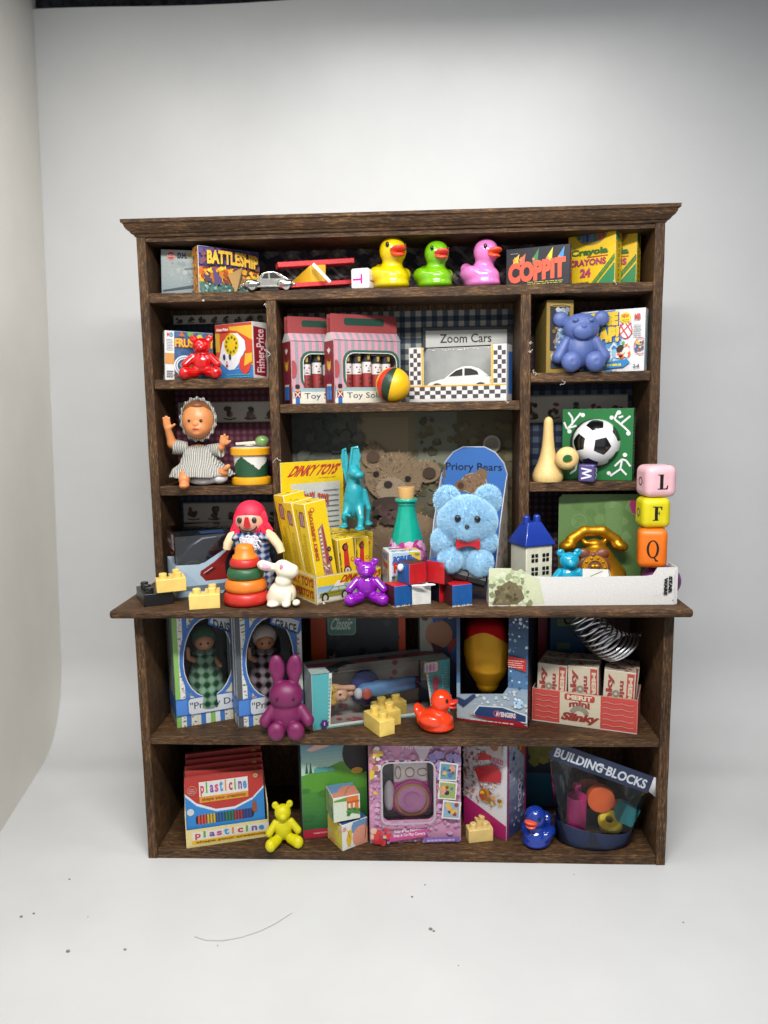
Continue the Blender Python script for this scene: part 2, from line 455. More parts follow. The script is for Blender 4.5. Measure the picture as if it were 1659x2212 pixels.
    def text(s, t, x0, y0, x1, y1, c, bold=.02, slant=0, rot=0, arc=0, shadow=None, sd=.012, rise=0, taper=0):
        """text stretched into the box; rot turns it by quarter turns about the box"""
        if shadow: s.text(t, x0+sd, y0-sd*s.w/s.h, x1+sd, y1-sd*s.w/s.h, shadow, bold+.03, slant, rot, arc, None, 0, rise, taper)
        V, F = text_mesh(t, bold); s.up(); P = []
        for x, y in V:
            y = (y-.5)*(1 - taper*(1-abs(2*x-1))) + .5
            y += arc*(1-(2*x-1)**2) + rise*x
            x2 = x + slant*(y-.5)
            if rot == 90: x2, y = 1-y, x2
            elif rot == 270: x2, y = y, 1-x2
            P.append((x0+(x1-x0)*x2, y0+(y1-y0)*y))
        for f in F: s._f([P[i] for i in f], c)
        return s
    def lines(s, x0, y0, x1, y1, n, c, frac=.45, seed=3):
        """small print too fine to read"""
        q = random.Random(seed); s.up(); h = (y1-y0)/n
        for i in range(n):
            x = x0; y = y0+h*i; xe = x1 - q.uniform(0, .15)*(x1-x0)
            while x < xe:
                L = (x1-x0)*q.uniform(.05, .16); s._f([(x, y), (min(x+L, xe), y), (min(x+L, xe), y+h*frac), (x, y+h*frac)], c); x += L+(x1-x0)*.025
        return s
    def hole(s, H):
        """cut a convex hole (ccw points) out of everything so far"""
        out = []
        for pts, c, lv in s.F:
            rest = pts
            for i in range(len(H)):
                a, b = H[i], H[(i+1) % len(H)]
                o = clip_half(rest, b[0], b[1], a[0], a[1])
                if len(o) >= 3 and abs(area2(o)) > 1e-8: out.append((o, c, lv))
                rest = clip_half(rest, a[0], a[1], b[0], b[1])
                if len(rest) < 3: break
        s.F = out; return s
    def put(s, name, parent, M, mat=None, off=.003, warp=None, label=None):
        g = G(); q = {}
        for pts, c, lv in s.F:
            v = [M @ Vector((x*s.w, y*s.h, off + lv*s.EPS)) for x, y in pts]
            if warp: v = [warp(p) for p in v]
            g.add(v, [tuple(range(len(v)))], c=c)
        return obj(name, g, mat or printed(), parent, fix=False, angle=30, label=label)
def frame(o, x, y):
    """matrix of a face: origin o, directions x and y, normal x cross y"""
    x = Vector(x).normalized(); y = Vector(y).normalized(); n = x.cross(y); o = Vector(o)
    return Matrix(((x[0], y[0], n[0], o[0]), (x[1], y[1], n[1], o[1]), (x[2], y[2], n[2], o[2]), (0, 0, 0, 1)))
def FRONT(w, d, h): return frame((0, 0, 0), (1, 0, 0), (0, 0, 1))
def RIGHT(w, d, h): return frame((w, 0, 0), (0, 1, 0), (0, 0, 1))
def LEFT(w, d, h): return frame((0, d, 0), (0, -1, 0), (0, 0, 1))
def TOP(w, d, h): return frame((0, 0, h), (1, 0, 0), (0, 1, 0))
EDGE = '#c9c6be'
def boxsize(u0, u1, vtop, y, yaw, z, corner='L', hv=None):
    """a standing box from its front edge: u of its two bottom corners, v of the top at the near corner, depth y there"""
    c, s = math.cos(R(yaw)), math.sin(R(yaw))
    ua, ub = (u0, u1) if corner == 'L' else (u1, u0); x = xat(ua, y, z)
    lo, hi = 0.05, 15.0
    for _ in range(40):
        m = (lo+hi)/2; sg = 1 if corner == 'L' else -1
        p = np.array([x+sg*m*c, y+sg*m*s, z]) - CAM; u = 829.5 + FD*p.dot(CR)/p.dot(CF)
        if (u < ub) == (corner == 'L'): lo = m
        else: hi = m
    wd = (lo+hi)/2; h = zat(vtop, x, y) - z
    if corner == 'R': x, y = x-wd*c, y-wd*s
    return (x, y, z), wd, h
def carton(name, base, w, d, h, yaw, label, cat, edge=EDGE, lean=0, roll=0, group=None):
    t = thing(name, base, label, cat, yaw, group, lean, roll)
    g = G().bb(0, w, 0, d, 0, h); obj('carton', g, card(edge), t, bev=.018, seg=2); t['dims'] = (w, d, h); return t
def face(t, which, art, label=None):
    w, d, h = t['dims']; M = {'F': FRONT, 'R': RIGHT, 'L': LEFT, 'T': TOP}[which](w, d, h) @ Matrix.Translation((.013, .013, 0)); art.w -= .026; art.h -= .026
    return art.put({'F': 'front_print', 'R': 'side_print', 'L': 'side_print', 'T': 'top_print'}[which], t, M, label=label)
def A(t, which, bg=None, inset=.0):
    w, d, h = t['dims']; return Art({'F': w, 'T': w}.get(which, d), {'T': d}.get(which, h), bg)
# ================================================================ the setting: white paper sweep and side wall of the light box
WY = 8.0
def build_setting():
    m, nt, b = newmat('white_backdrop')
    v = coords(nt); n1 = noise(nt, v, .25, 4); n2 = noise(nt, v, 14, 4, .7)
    c = ramp(nt, n1, [(.3, '#c6c7c7'), (.7, '#cccdcd')])
    sm = noise(nt, coords(nt, (1, 1.6, 1)), 1.1, 6, .75); c = mixc(nt, ramp(nt, sm, [(.66, '#000000'), (.80, '#5a5a5a')]), c, '#a9a7a4')
    nt.links.new(c, b.inputs['Base Color']); b.inputs['Roughness'].default_value = .38; b.inputs['Specular IOR Level'].default_value = .35
    bump(nt, b, n2, .12, .02)
    a = pos(67, 22, WY); e = pos(640, 0, WY); sl = (e[2]-a[2])/(e[0]-a[0])
    prof = [(-30, 0)] + [(-30 + 3*i, 0) for i in range(1, 10)] + [(-1.5, 0)]
    Rr = 3.6
    y0 = WY - Rr
    prof += [(y0 + Rr*math.sin(R(q)), Rr - Rr*math.cos(R(q))) for q in range(0, 91, 6)]
    prof += [(WY, Rr + 4*i) for i in range(1, 6)] + [(WY, 99)]
    g = G(); xs = [-17.2 + i*1.0 for i in range(0, 46)]; n = len(prof)
    for x in xs:
        for y, z in prof:
            zz = a[2] + sl*(x - a[0]) if z == 99 else z
            yy = y + (.10*math.sin(x*.5 + z*.12) if z > 2 and z != 0 else 0)
            g.v.append((x, yy, zz))
    for i in range(len(xs)-1):
        for j in range(n-1): g.f.append((i*n+j, (i+1)*n+j, (i+1)*n+j+1, i*n+j+1)); g.c.append(None); g.mi.append(0)
    tag(obj('backdrop', g, m, angle=80), kind='structure')
    # left side wall of the light box, meeting the sweep
    m2, nt, b = newmat('side_wall_white'); v = coords(nt)
    nt.links.new(ramp(nt, noise(nt, v, .4, 4), [(.3, '#dedad1'), (.7, '#e4e0d8')]), b.inputs['Base Color'])
    b.inputs['Roughness'].default_value = .5; bump(nt, b, noise(nt, v, 12, 4), .1, .02)
    g = G(); xb = lambda y, z: -14.4 - .2*(y + .8) + .0327*z*max(0, min(1, (y+6)/12))
    ys = [-12, -9, -6, -3, -.8, 1, 2.5, 4, 5.5, 7, 8.3]; zs = [-.4, 1, 2, 3, 5, 8, 12, 16, 20, 25, 30, 34]
    for y in ys:
        for z in zs: g.v.append((xb(y, z), y, z))
    k = len(zs)
    for i in range(len(ys)-1):
        for j in range(k-1): g.f.append((i*k+j, (i+1)*k+j, (i+1)*k+j+1, i*k+j+1)); g.c.append(None); g.mi.append(0)
    tag(obj('left_wall', g, m2, angle=80), kind='structure')
    # dark crinkled lining of the box that shows over the top edge of the paper
    m3, nt, b = newmat('dark_crinkled_lining'); v = coords(nt, (1, 1, 1))
    n = noise(nt, v, 3.0, 6, .8)
    nt.links.new(ramp(nt, n, [(.4, '#15151c'), (.6, '#4b4c52')]), b.inputs['Base Color']); b.inputs['Metallic'].default_value = .5
    b.inputs['Roughness'].default_value = .35; bump(nt, b, n, 1, .3)
    g = G().bb(-19, 30, 10.2, 10.4, 27, 40); tag(obj('rear_wall', g, m3), kind='structure')
    # dust
    md = plastic('#7d766b', .9); g = G()
    for u, v_, r in ((46, 1981, .05), (73, 1974, .04), (147, 2056, .06), (270, 2052, .045), (930, 2008, .06), (937, 2012, .04), (1476, 1993, .03), (990, 2086, .02), (890, 1938, .04), (150, 1900, .035), (190, 1981, .02), (470, 2043, .02), (918, 1912, .03), (1240, 1890, .02)):
        y = -3.0
        for _ in range(30):
            x = xat(u, y, 0); dz = zat(v_, x, y); y += dz*1.6 if abs(dz) > 1e-4 else 0
        g.ell((x, y, r*.4), (r, r*.8, r*.5), n=7, m=5)
    tag(obj('dust', g, md), kind='stuff')
    def floorpt(u, v_):
        d = CF + (u-829.5)/FD*CR - (v_-1106)/FD*CU; p = CAM + d*(.02-CAM[2])/d[2]; return tuple(p)
    t = thing('loose_hair', floorpt(420, 2023), 'fine curved hair lying on the white floor in front of the cabinet', 'hair')
    o0 = Vector(floorpt(420, 2023)); P = [Vector(floorpt(*q)) - o0 for q in ((420, 2023), (445, 2031), (480, 2032), (520, 2025), (560, 2012), (595, 1995), (630, 1972))]
    obj('strand', G().tube(P, .009, 5), plastic('#b5b3af', .7), t)
    # pale lint caught on the shelf edges
    g = G(); q = random.Random(21)
    for u, v, y in ((577, 664, -.02), (577, 762, -.03), (578, 770, -.02), (436, 648, 0), (590, 1000, -.02), (1147, 760, -.03), (1150, 800, -.02), (1146, 742, -.02), (1100, 868, -.02), (1330, 615, 0), (700, 1300, -2.92), (1210, 832, 0)):
        p = Vector(pos(u, v, y)); P = [p]
        for k in range(7): P.append(P[-1] + Vector((q.uniform(-.07, .07), q.uniform(-.05, .01), q.uniform(-.06, .07))))
        g.tube(P, .007, 4)
    tag(obj('lint', g, plastic('#d8d6d0', .8)), kind='stuff')
build_setting()

# ================================================================ the dresser
H, TP = 8.5, .307
Z1, Z2, Z3, ZS, ZC, ZL, ZF = 18.663, 15.856, 12.264, 14.973, 8.694, 4.287, .3186
DL0, DL1, DR0, DR1 = -4.300, -3.971, 3.998, 4.327
BK = 2.2
def build_dresser():
    t = thing('display_cabinet', (0, 0, 0), 'dark brown wooden toy shop dresser with open shelves, standing on the white floor', 'cabinet')
    wx, wz = wood('x'), wood('z')
    def part(name, x0, x1, y0, y1, z0, z1, m, bev=.025, label=None): 
        o = obj(name, G().bb(x0, x1, y0, y1, z0, z1), m, t, bev=bev, label=label)
        if bev:
            bm = bmesh.new(); bm.from_mesh(o.data); ls = [e for e in bm.edges if e.calc_length() > 2.6]
            bmesh.ops.subdivide_edges(bm, edges=ls, cuts=9, use_grid_fill=True)
            for v in bm.verts: v.co += Vector((rnd.uniform(-1, 1), rnd.uniform(-1, 1), rnd.uniform(-1, 1)))*.009
            bm.to_mesh(o.data); bm.free()
        return o
    for s in (-1, 1):
        xa, xb = sorted((s*H, s*(H-TP)))
        part('side_panel', xa, xb, 0, BK+.15, ZC+.002, 20.46, wz)
        part('side_panel', xa, xb, -2.22, BK+.15, 0, ZC-.264, wz)
    i = H-TP-.002
    part('shelf', -i, i, .02, BK, Z1-.31, Z1, wx)
    part('shelf', DL1+.002, DR0-.002, .03, BK, ZS-.305, ZS, wx)
    for z in (Z2, Z3):
        part('shelf', -i, DL0-.002, .03, BK, z-.317, z, wx)
        part('shelf', DR1+.002, i, .03, BK, z-.317, z, wx)
    part('divider', DL0, DL1, .01, BK, ZC+.002, Z1-.312, wz)
    part('divider', DR0, DR1, .01, BK, ZC+.002, Z1-.312, wz)
    obj('counter_top', G().bb(-9.005, 8.845, -2.9, BK+.15, ZC-.262, ZC), wx, t, bev=.09, seg=3)
    part('shelf', -i, i, -2.19, BK, ZL-.284, ZL, wx)
    part('base_board', -i, i, -2.2, BK, .0, ZF, wx)
    part('back_panel', -i, i, BK+.001, BK+.15, ZC+.003, 20.44, wz, 0)
    part('back_panel', -i, i, BK+.001, BK+.15, .002, ZC-.27, wz, 0)
    part('top_board', -i, i, .05, BK, 20.30, 20.45, wx, 0)
    # cornice moulding with mitred corners
    prof = [(0, 20.44), (.03, 20.46), (.05, 20.52), (.13, 20.55), (.16, 20.60), (.24, 20.66), (.30, 20.75), (.315, 20.81), (.33, 20.83), (.385, 20.86), (.39, 20.965), (0, 20.967)]
    g = G(); n = len(prof)
    # subdivide the long runs so the edge can be slightly uneven
    path = [('l', 0.0, BK+.15)]
    def corner(o): return [(-H-o, BK+.15), (-H-o, -o*.75), (H+o, -o*.75), (H+o, BK+.15)]
    for o, z in prof: g.v += [(x, y, z) for x, y in corner(o)]
    for j in range(n-1):
        for q in range(3): g.f.append((j*4+q, j*4+q+1, (j+1)*4+q+1, (j+1)*4+q)); g.c.append(None); g.mi.append(0)
    l = (n-1)*4; g.f.append((l, l+1, l+2, l+3)); g.f.append((3, 2, 1, 0)); g.f.append(tuple(j*4 for j in range(n))); g.f.append(tuple(j*4+3 for j in reversed(range(n))))
    g.c += [None]*4; g.mi += [0]*4
    obj('cornice', g, wx, t, angle=25)
    # papers on the back of each compartment
    def paper(x0, x1, z0, z1, art, nm='wallpaper', y=BK-.012, label=None): return art.put(nm, t, frame((x0, y, z0), (1, 0, 0), (0, 0, 1)), printed(.7), off=0, label=label)
    def gingham(x0, x1, z0, z1, cell, cd_, cm_, cl, label):
        nx = max(2, round((x1-x0)/cell)); ny = max(2, round((z1-z0)/cell)); a = Art(x1-x0, z1-z0); a.up()
        for p in range(nx):
            for q in range(ny):
                c = (cl, cm_, cd_)[(p % 2) + (q % 2)]
                a._f([(p/nx, q/ny), ((p+1)/nx, q/ny), ((p+1)/nx, (q+1)/ny), (p/nx, (q+1)/ny)], c)
        return paper(x0, x1, z0, z1, a, label=label)
    def border(x0, x1, z0, z1, n, cols, seed, label):
        a = Art(x1-x0, z1-z0, '#b9b2a6'); a.rect(0, 0, 1, .05, '#8d8579'); a.rect(0, .95, 1, 1, '#8d8579'); q = random.Random(seed); k = a.w/a.h
        for p in range(n):
            cx = (p+.5)/n; c = q.choice(cols); r = .30/n
            for e in range(5): a.ell(cx+q.uniform(-.6, .6)*r, .42+q.uniform(-.22, .26), r*q.uniform(.3, .75), r*q.uniform(.3, .6), q.choice(cols), 9, q.uniform(0, 90))
            a.line([(cx-r, .2), (cx, .14), (cx+r, .2)], r*.22, c)
        return paper(x0, x1, z0, z1, a, 'border_strip', BK-.03, label)
    L0, L1, C0, C1, R0, R1 = -i, DL0, DL1, DR0, DR1, i
    # top row: diagonal plaid
    z0, z1 = Z1, pos(830, 528, BK)[2]; W_, h_ = 2*i, z1-z0; a = Art(W_, h_, '#5d5757'); k = W_/h_
    for q in range(-6, 46):
        x = q/40*1.0; c = ('#23222f', '#6d6463', '#3f2b30', '#7f7672')[q % 4]
        a.line([(x, 0), (x+.115, 1)], .0085 if q % 4 else .013, c)
    for q in range(-2, 50):
        x = q/40*1.0; c = ('#1d1f2c', '#77706c', '#4a3236', '#5d5659')[q % 4]
        a.line([(x, 0), (x-.115, 1)], .006 if q % 4 else .011, c)
    for q in range(11):
        for e in (0, 1): x = (q+.5*e)/10.5; y = .3+.45*e; r = .014; a.poly([(x-r*1.3, y), (x, y-r*k*.55), (x+r*1.3, y), (x, y+r*k*.55)], '#151927')
    paper(-i, i, z0, z1, a, label='grey diagonal plaid wallpaper')
    gingham(L0, L1, Z2, Z1-.5, .1, '#0b0f1d', '#131b2e', '#1f2c3e', 'navy fine checked wallpaper')
    border(L0+.1, L1, pos(450, 700, BK)[2], pos(450, 680, BK)[2], 9, ['#3d3733', '#5a504a', '#453a33'], 3, 'narrow paper border of small toy pictures')
    gingham(C0, C1, ZS, Z1-.5, .19, '#131f30', '#434f58', '#9a958a', 'blue and cream gingham wallpaper')
    gingham(R0, R1, Z2, Z1-.5, .12, '#23131c', '#321a24', '#4a2c34', 'dark maroon wallpaper')
    gingham(L0, L1, Z3, Z2-.35, .12, '#3a1020', '#4f1d30', '#6a3a4a', 'maroon gingham wallpaper')
    border(L0+.1, L1, pos(530, 912, BK)[2], pos(530, 867, BK)[2], 5, ['#50443e', '#6b5a50', '#4a3a35', '#7a6a60'], 5, 'cream paper border with sepia toy pictures')
    gingham(R0, R1, Z3, Z2-.35, .2, '#0b1224', '#1a2740', '#4a5460', 'navy gingham wallpaper')
    border(R0, R1-.15, pos(1250, 912, BK)[2], pos(1250, 853, BK)[2], 5, ['#3f4a35', '#7a3f35', '#6b5a3d', '#3c2a26'], 9, 'cream paper border with coloured toy pictures')
    gingham(L0, L1, ZC, Z3-.35, .13, '#0d1422', '#1a2436', '#303c4c', 'dark navy checked wallpaper')
    border(L0+.1, L1, pos(500, 1128, BK)[2], pos(500, 1085, BK)[2], 5, ['#4a3d38', '#5d4c44', '#3e322e'], 12, 'cream paper border with a rocking horse')
    gingham(R0, R1, ZC, Z3-.35, .12, '#1f1018', '#351f29', '#58444c', 'plum gridded wallpaper')
    # big picture of a brown teddy on the back of the centre recess (photographic print)
    zt = ZS-.34; W_, h_ = C1-C0, zt-ZC; a = Art(W_, h_, '#38342a'); k = W_/h_
    a.grad(0, 0, 1, 1, '#3a3226', '#6b6656', 10)
    a.rect(0, .55, .3, 1, '#56594f'); a.rect(.3, .62, .56, 1, '#7a6d55'); a.rect(.32, .66, .53, .97, '#87795f'); a.rect(.56, .6, .75, 1, '#6d6f5e'); a.rect(.75, .3, 1, 1, '#5d553f')
    a.blobs(.55, .2, 1, .95, 240, .022, ['#5a543a', '#665c3e', '#4d482f', '#6d654a', '#4a4630', '#5a4c3a'], 5)
    a.blobs(0, .4, .32, 1, 120, .03, ['#4d5049', '#52554c', '#575a50', '#494c45'], 8)
    a.ell(.905, .80, .04, .04, '#a8a290'); a.ell(.905, .80, .03, .03, '#8d8878')
    px = lambda u, v_: ((pos(u, v_, BK)[0]-C0)/W_, (pos(u, v_, BK)[2]-ZC)/h_)
    F = ['#7d6850', '#6a5743', '#8d7760', '#5d4b3a', '#9a856c']
    def fur(u, v_, rx, ry, n, sd, cs=F):
        x, y = px(u, v_); q = random.Random(sd); a.ell(x, y, rx, ry, cs[0], 24)
        a.up()
        for _ in range(n):
            an, rr = q.uniform(0, 6.28), math.sqrt(q.random()); bx, by = x+rx*rr*math.cos(an), y+ry*k*rr*math.sin(an); d = q.uniform(-.5, .5)+an; L = .016
            a.lv += .1; a._f([(bx, by), (bx+L*math.cos(d)-.003, by+L*k*math.sin(d)), (bx+L*math.cos(d)+.003, by+L*k*math.sin(d)+.004)], q.choice(cs))
        a.lv = math.ceil(a.lv)
    fur(880, 1180, .20, .16, 160, 1); fur(806, 985, .055, .055, 60, 2); fur(922, 1018, .06, .05, 60, 3)
    fur(850, 1030, .132, .115, 300, 4); fur(845, 1055, .07, .055, 90, 5, ['#8f7d68', '#83715c', '#9a8873'])
    for u, v_, r, c in ((806, 986, .03, '#4a382a'), (926, 1020, .03, '#3d2d22'), (812, 1022, .014, '#15100d'), (880, 1032, .014, '#15100d'), (838, 1045, .020, '#2a1e1a')):
        x, y = px(u, v_); a.ell(x, y, r, r*.85, c)
    x, y = px(845, 1085); a.ell(x, y, .09, .03, '#3a2c26'); a.blobs(x-.09, y-.12, x+.08, y-.02, 40, .022, ['#42302b', '#4d3833', '#3a2a26', '#523f39'], 4)
    paper(C0+.02, C1-.02, ZC, zt, a, 'picture', label='photographic picture of a brown teddy bear')
    return t
build_dresser()
# ================================================================ builders of repeated toys
def ground(u, v, z):
    d = CF + (u-829.5)/FD*CR - (v-1106)/FD*CU; p = CAM + d*(z-CAM[2])/d[2]; return float(p[0]), float(p[1])
def gbox(u, v, z, u1, vtop, yaw, corner='L'):
    x, y = ground(u, v, z)
    return boxsize(u, u1, vtop, y, yaw, z) if corner == 'L' else boxsize(u1, u, vtop, y, yaw, z, 'R')
def sz(u, vtop, y, z):
    x = xat(u, y, z); return (x, y, z), zat(vtop, x, y) - z
SPEC_EYE = plastic('#0c0b0b', .2)
def bear(name, u, vtop, y, z, mat, label, yaw=0, kind='gummy', res=64, inner=None):
    p, h = sz(u, vtop, y, z); t = thing(name, p, label, 'toy bear', yaw)
    S = (1, -1)
    if kind == 'gummy':
        P = [('e', (0, 0, .36), (.225, .19, .27)), ('e', (0, -.02, .735), (.205, .18, .18)), ('e', (0, -.16, .69), (.10, .085, .075))]
        for s in S: P += [('e', (s*.18, .0, .905), (.085, .055, .085)), ('c', (s*.2, -.03, .50), (s*.36, -.12, .33), .085, .088), ('c', (s*.16, -.1, .15), (s*.34, -.28, .135), .115, .135)]
        cut = [('e', (s*.19, -.065, .912), (.042, .03, .042)) for s in S]; k = .03
    else:
        P = [('e', (0, 0, .36), (.245, .19, .30)), ('e', (0, -.03, .72), (.295, .19, .235)), ('e', (0, -.19, .655), (.165, .08, .14)), ('e', (0, -.262, .73), (.04, .02, .025))]
        for s in S: P += [('e', (s*.335, .0, .87), (.125, .065, .125)), ('c', (s*.24, -.03, .5), (s*.37, -.05, .25), .085, .105), ('e', (s*.19, -.25, .165), (.165, .12, .165)), ('e', (s*.125, -.195, .83), (.05, .03, .035))]
        cut = [('e', (s*.19, -.40, .165), (.10, .04, .10)) for s in S]; k = .016
    blobobj('body', P, mat, t, k, res, 0, cut, h); return t
def duck(u, vtop, y, z, color, beakc, label, yaw, group='rubber ducks on the top shelf', squat=1.0, fat=1.0):
    p, h = sz(u, vtop, y, z); t = thing('toy_duck', p, label, 'toy duck', yaw, group)
    mat = plastic(color, .18, sss=.12, coat=.6)
    q = squat
    P = [('e', (0, .04, .23), (.345*fat, .42*fat, .27)), ('e', (0, -.02, .10), (.33*fat, .38*fat, .13)), ('e', (0, -.12*q, .715), (.255, .255, .265)), ('e', (0, -.06, .46), (.19, .20, .16)), ('e', (0, .42, .40), (.19, .11, .20), (-28, 0, 0))]
    for s in (1, -1): P.append(('e', (s*.28*fat, .08, .30), (.12, .26, .15), (0, s*12, 0)))
    blobobj('body', P, mat, t, .06, 60, 0, (), h)
    B = [('e', (0, -.36*q-.02, .70), (.155, .15, .055), (-14, 0, 0)), ('e', (0, -.345*q-.02, .615), (.13, .12, .045), (12, 0, 0)), ('e', (0, -.31*q, .655), (.14, .09, .09))]
    blobobj('beak', B, plastic(beakc, .28, coat=.4), t, .02, 44, None, [('e', (0, -.50, .652), (.13, .11, .012))], h)
    for s in (1, -1): obj('eye', G().ell((s*.185*h, (-.12*q-.185)*h, .79*h), (.035*h, .03*h, .05*h), (0, 0, s*40)), SPEC_EYE, t)
    return t
def brick(u, v, z, cells, cell, hgt, color, label, yaw, skip=(), group=None, y=None):
    x, yy = ground(u, v, z)
    t = thing('toy_brick', (x, yy, z), label, 'toy brick', yaw, group); m = plastic(color, .32, sss=.08)
    g = G(); st = G(); cs = set(cells)
    for c in cells:
        i, j = c; g.bb(i*cell, (i+1)*cell, j*cell, (j+1)*cell, 0, hgt)
        if c not in skip: st.lathe([(.27*cell, hgt-.01), (.27*cell, hgt+.33*cell), (.24*cell, hgt+.36*cell)], 20, Matrix.Translation(((i+.5)*cell, (j+.5)*cell, 0)))
    # drop the walls between neighbouring cells
    key = {}
    for n, f in enumerate(g.f):
        kk = tuple(sorted(tuple(round(q, 4) for q in g.v[i]) for i in f)); key.setdefault(kk, []).append(n)
    kill = {n for L in key.values() if len(L) > 1 for n in L}
    g.f = [f for n, f in enumerate(g.f) if n not in kill]; g.c = [None]*len(g.f); g.mi = [0]*len(g.f)
    bm = obj('body', g, m, t)
    b2 = bmesh.new(); b2.from_mesh(bm.data); bmesh.ops.remove_doubles(b2, verts=b2.verts, dist=1e-4); b2.to_mesh(bm.data); b2.free()
    q = bm.modifiers.new('bevel', 'BEVEL'); q.width = .012*cell/.4; q.segments = 2; q.limit_method = 'ANGLE'
    for c in cells:
        if c in skip: continue
        i, j = c
        obj('stud', G().lathe([(.27*cell, hgt-.01), (.27*cell, hgt+.33*cell), (.24*cell, hgt+.36*cell)], 20, Matrix.Translation(((i+.5)*cell, (j+.5)*cell, 0))), m, t, angle=30)
    return t, hgt
def glyph(a, ch, c, x0=.3, y0=.2, x1=.7, y1=.8, wd=.1):
    X = lambda t: x0+(x1-x0)*t; Y = lambda t: y0+(y1-y0)*t
    if ch in 'LF':
        a.rect(X(.22), Y(0), X(.22)+wd, Y(1), c); a.rect(X(0), Y(.95), X(.6), Y(1.01), c)
        if ch == 'L': a.poly([(X(0), Y(0)), (X(1), Y(0)), (X(1.05), Y(.27)), (X(.97), Y(.27)), (X(.85), Y(.07)), (X(0), Y(.06))], c)
        else:
            a.rect(X(0), Y(0), X(.65), Y(.06), c)
            a.poly([(X(0), Y(.95)), (X(.85), Y(.93)), (X(.93), Y(.74)), (X(1), Y(.74)), (X(1), Y(1)), (X(0), Y(1))], c); a.rect(X(.3), Y(.50), X(.72), Y(.56), c); a.rect(X(.68), Y(.40), X(.74), Y(.66), c)
    elif ch == 'Q':
        a.ell((x0+x1)/2, (y0+y1)/2, (x1-x0)*.66, (y1-y0)*.5*a.h/a.w, c, 28); a.lv += 1
        a.ell((x0+x1)/2, (y0+y1)/2, (x1-x0)*.40, (y1-y0)*.43*a.h/a.w, a.bgc, 28)
        a.poly([(X(.42), Y(.06)), (X(.62), Y(.02)), (X(.8), Y(-.16)), (X(1.05), Y(-.18)), (X(1.1), Y(-.10)), (X(.92), Y(-.09)), (X(.72), Y(.10))], c)
    return a
def letter_bead(u0, u1, vtop, y, z, color, label, yaw, front=None, side=None, ink='#1a1a1a', bev=.2, mat=None, h=None, cat='letter bead', holes=False):
    base, w, hh = boxsize(u0, u1, vtop, y, yaw, z); h = h or hh
    t = thing('letter_bead', base, label, cat, yaw); m = mat or plastic(color, .42, bmp=.12, bscale=8)
    d = w
    obj('body', G().bb(0, w, 0, d, 0, h), m, t, bev=bev*w, seg=5, angle=80)
    for kind, s in (('F', front), ('R', side)):
        if s is None: continue
        a = Art(w, h); a.bgc = color; s(a); a.put('letter', t, {'F': FRONT, 'R': RIGHT}[kind](w, d, h), printed(.35, .1), off=.004)
    return t, w, h

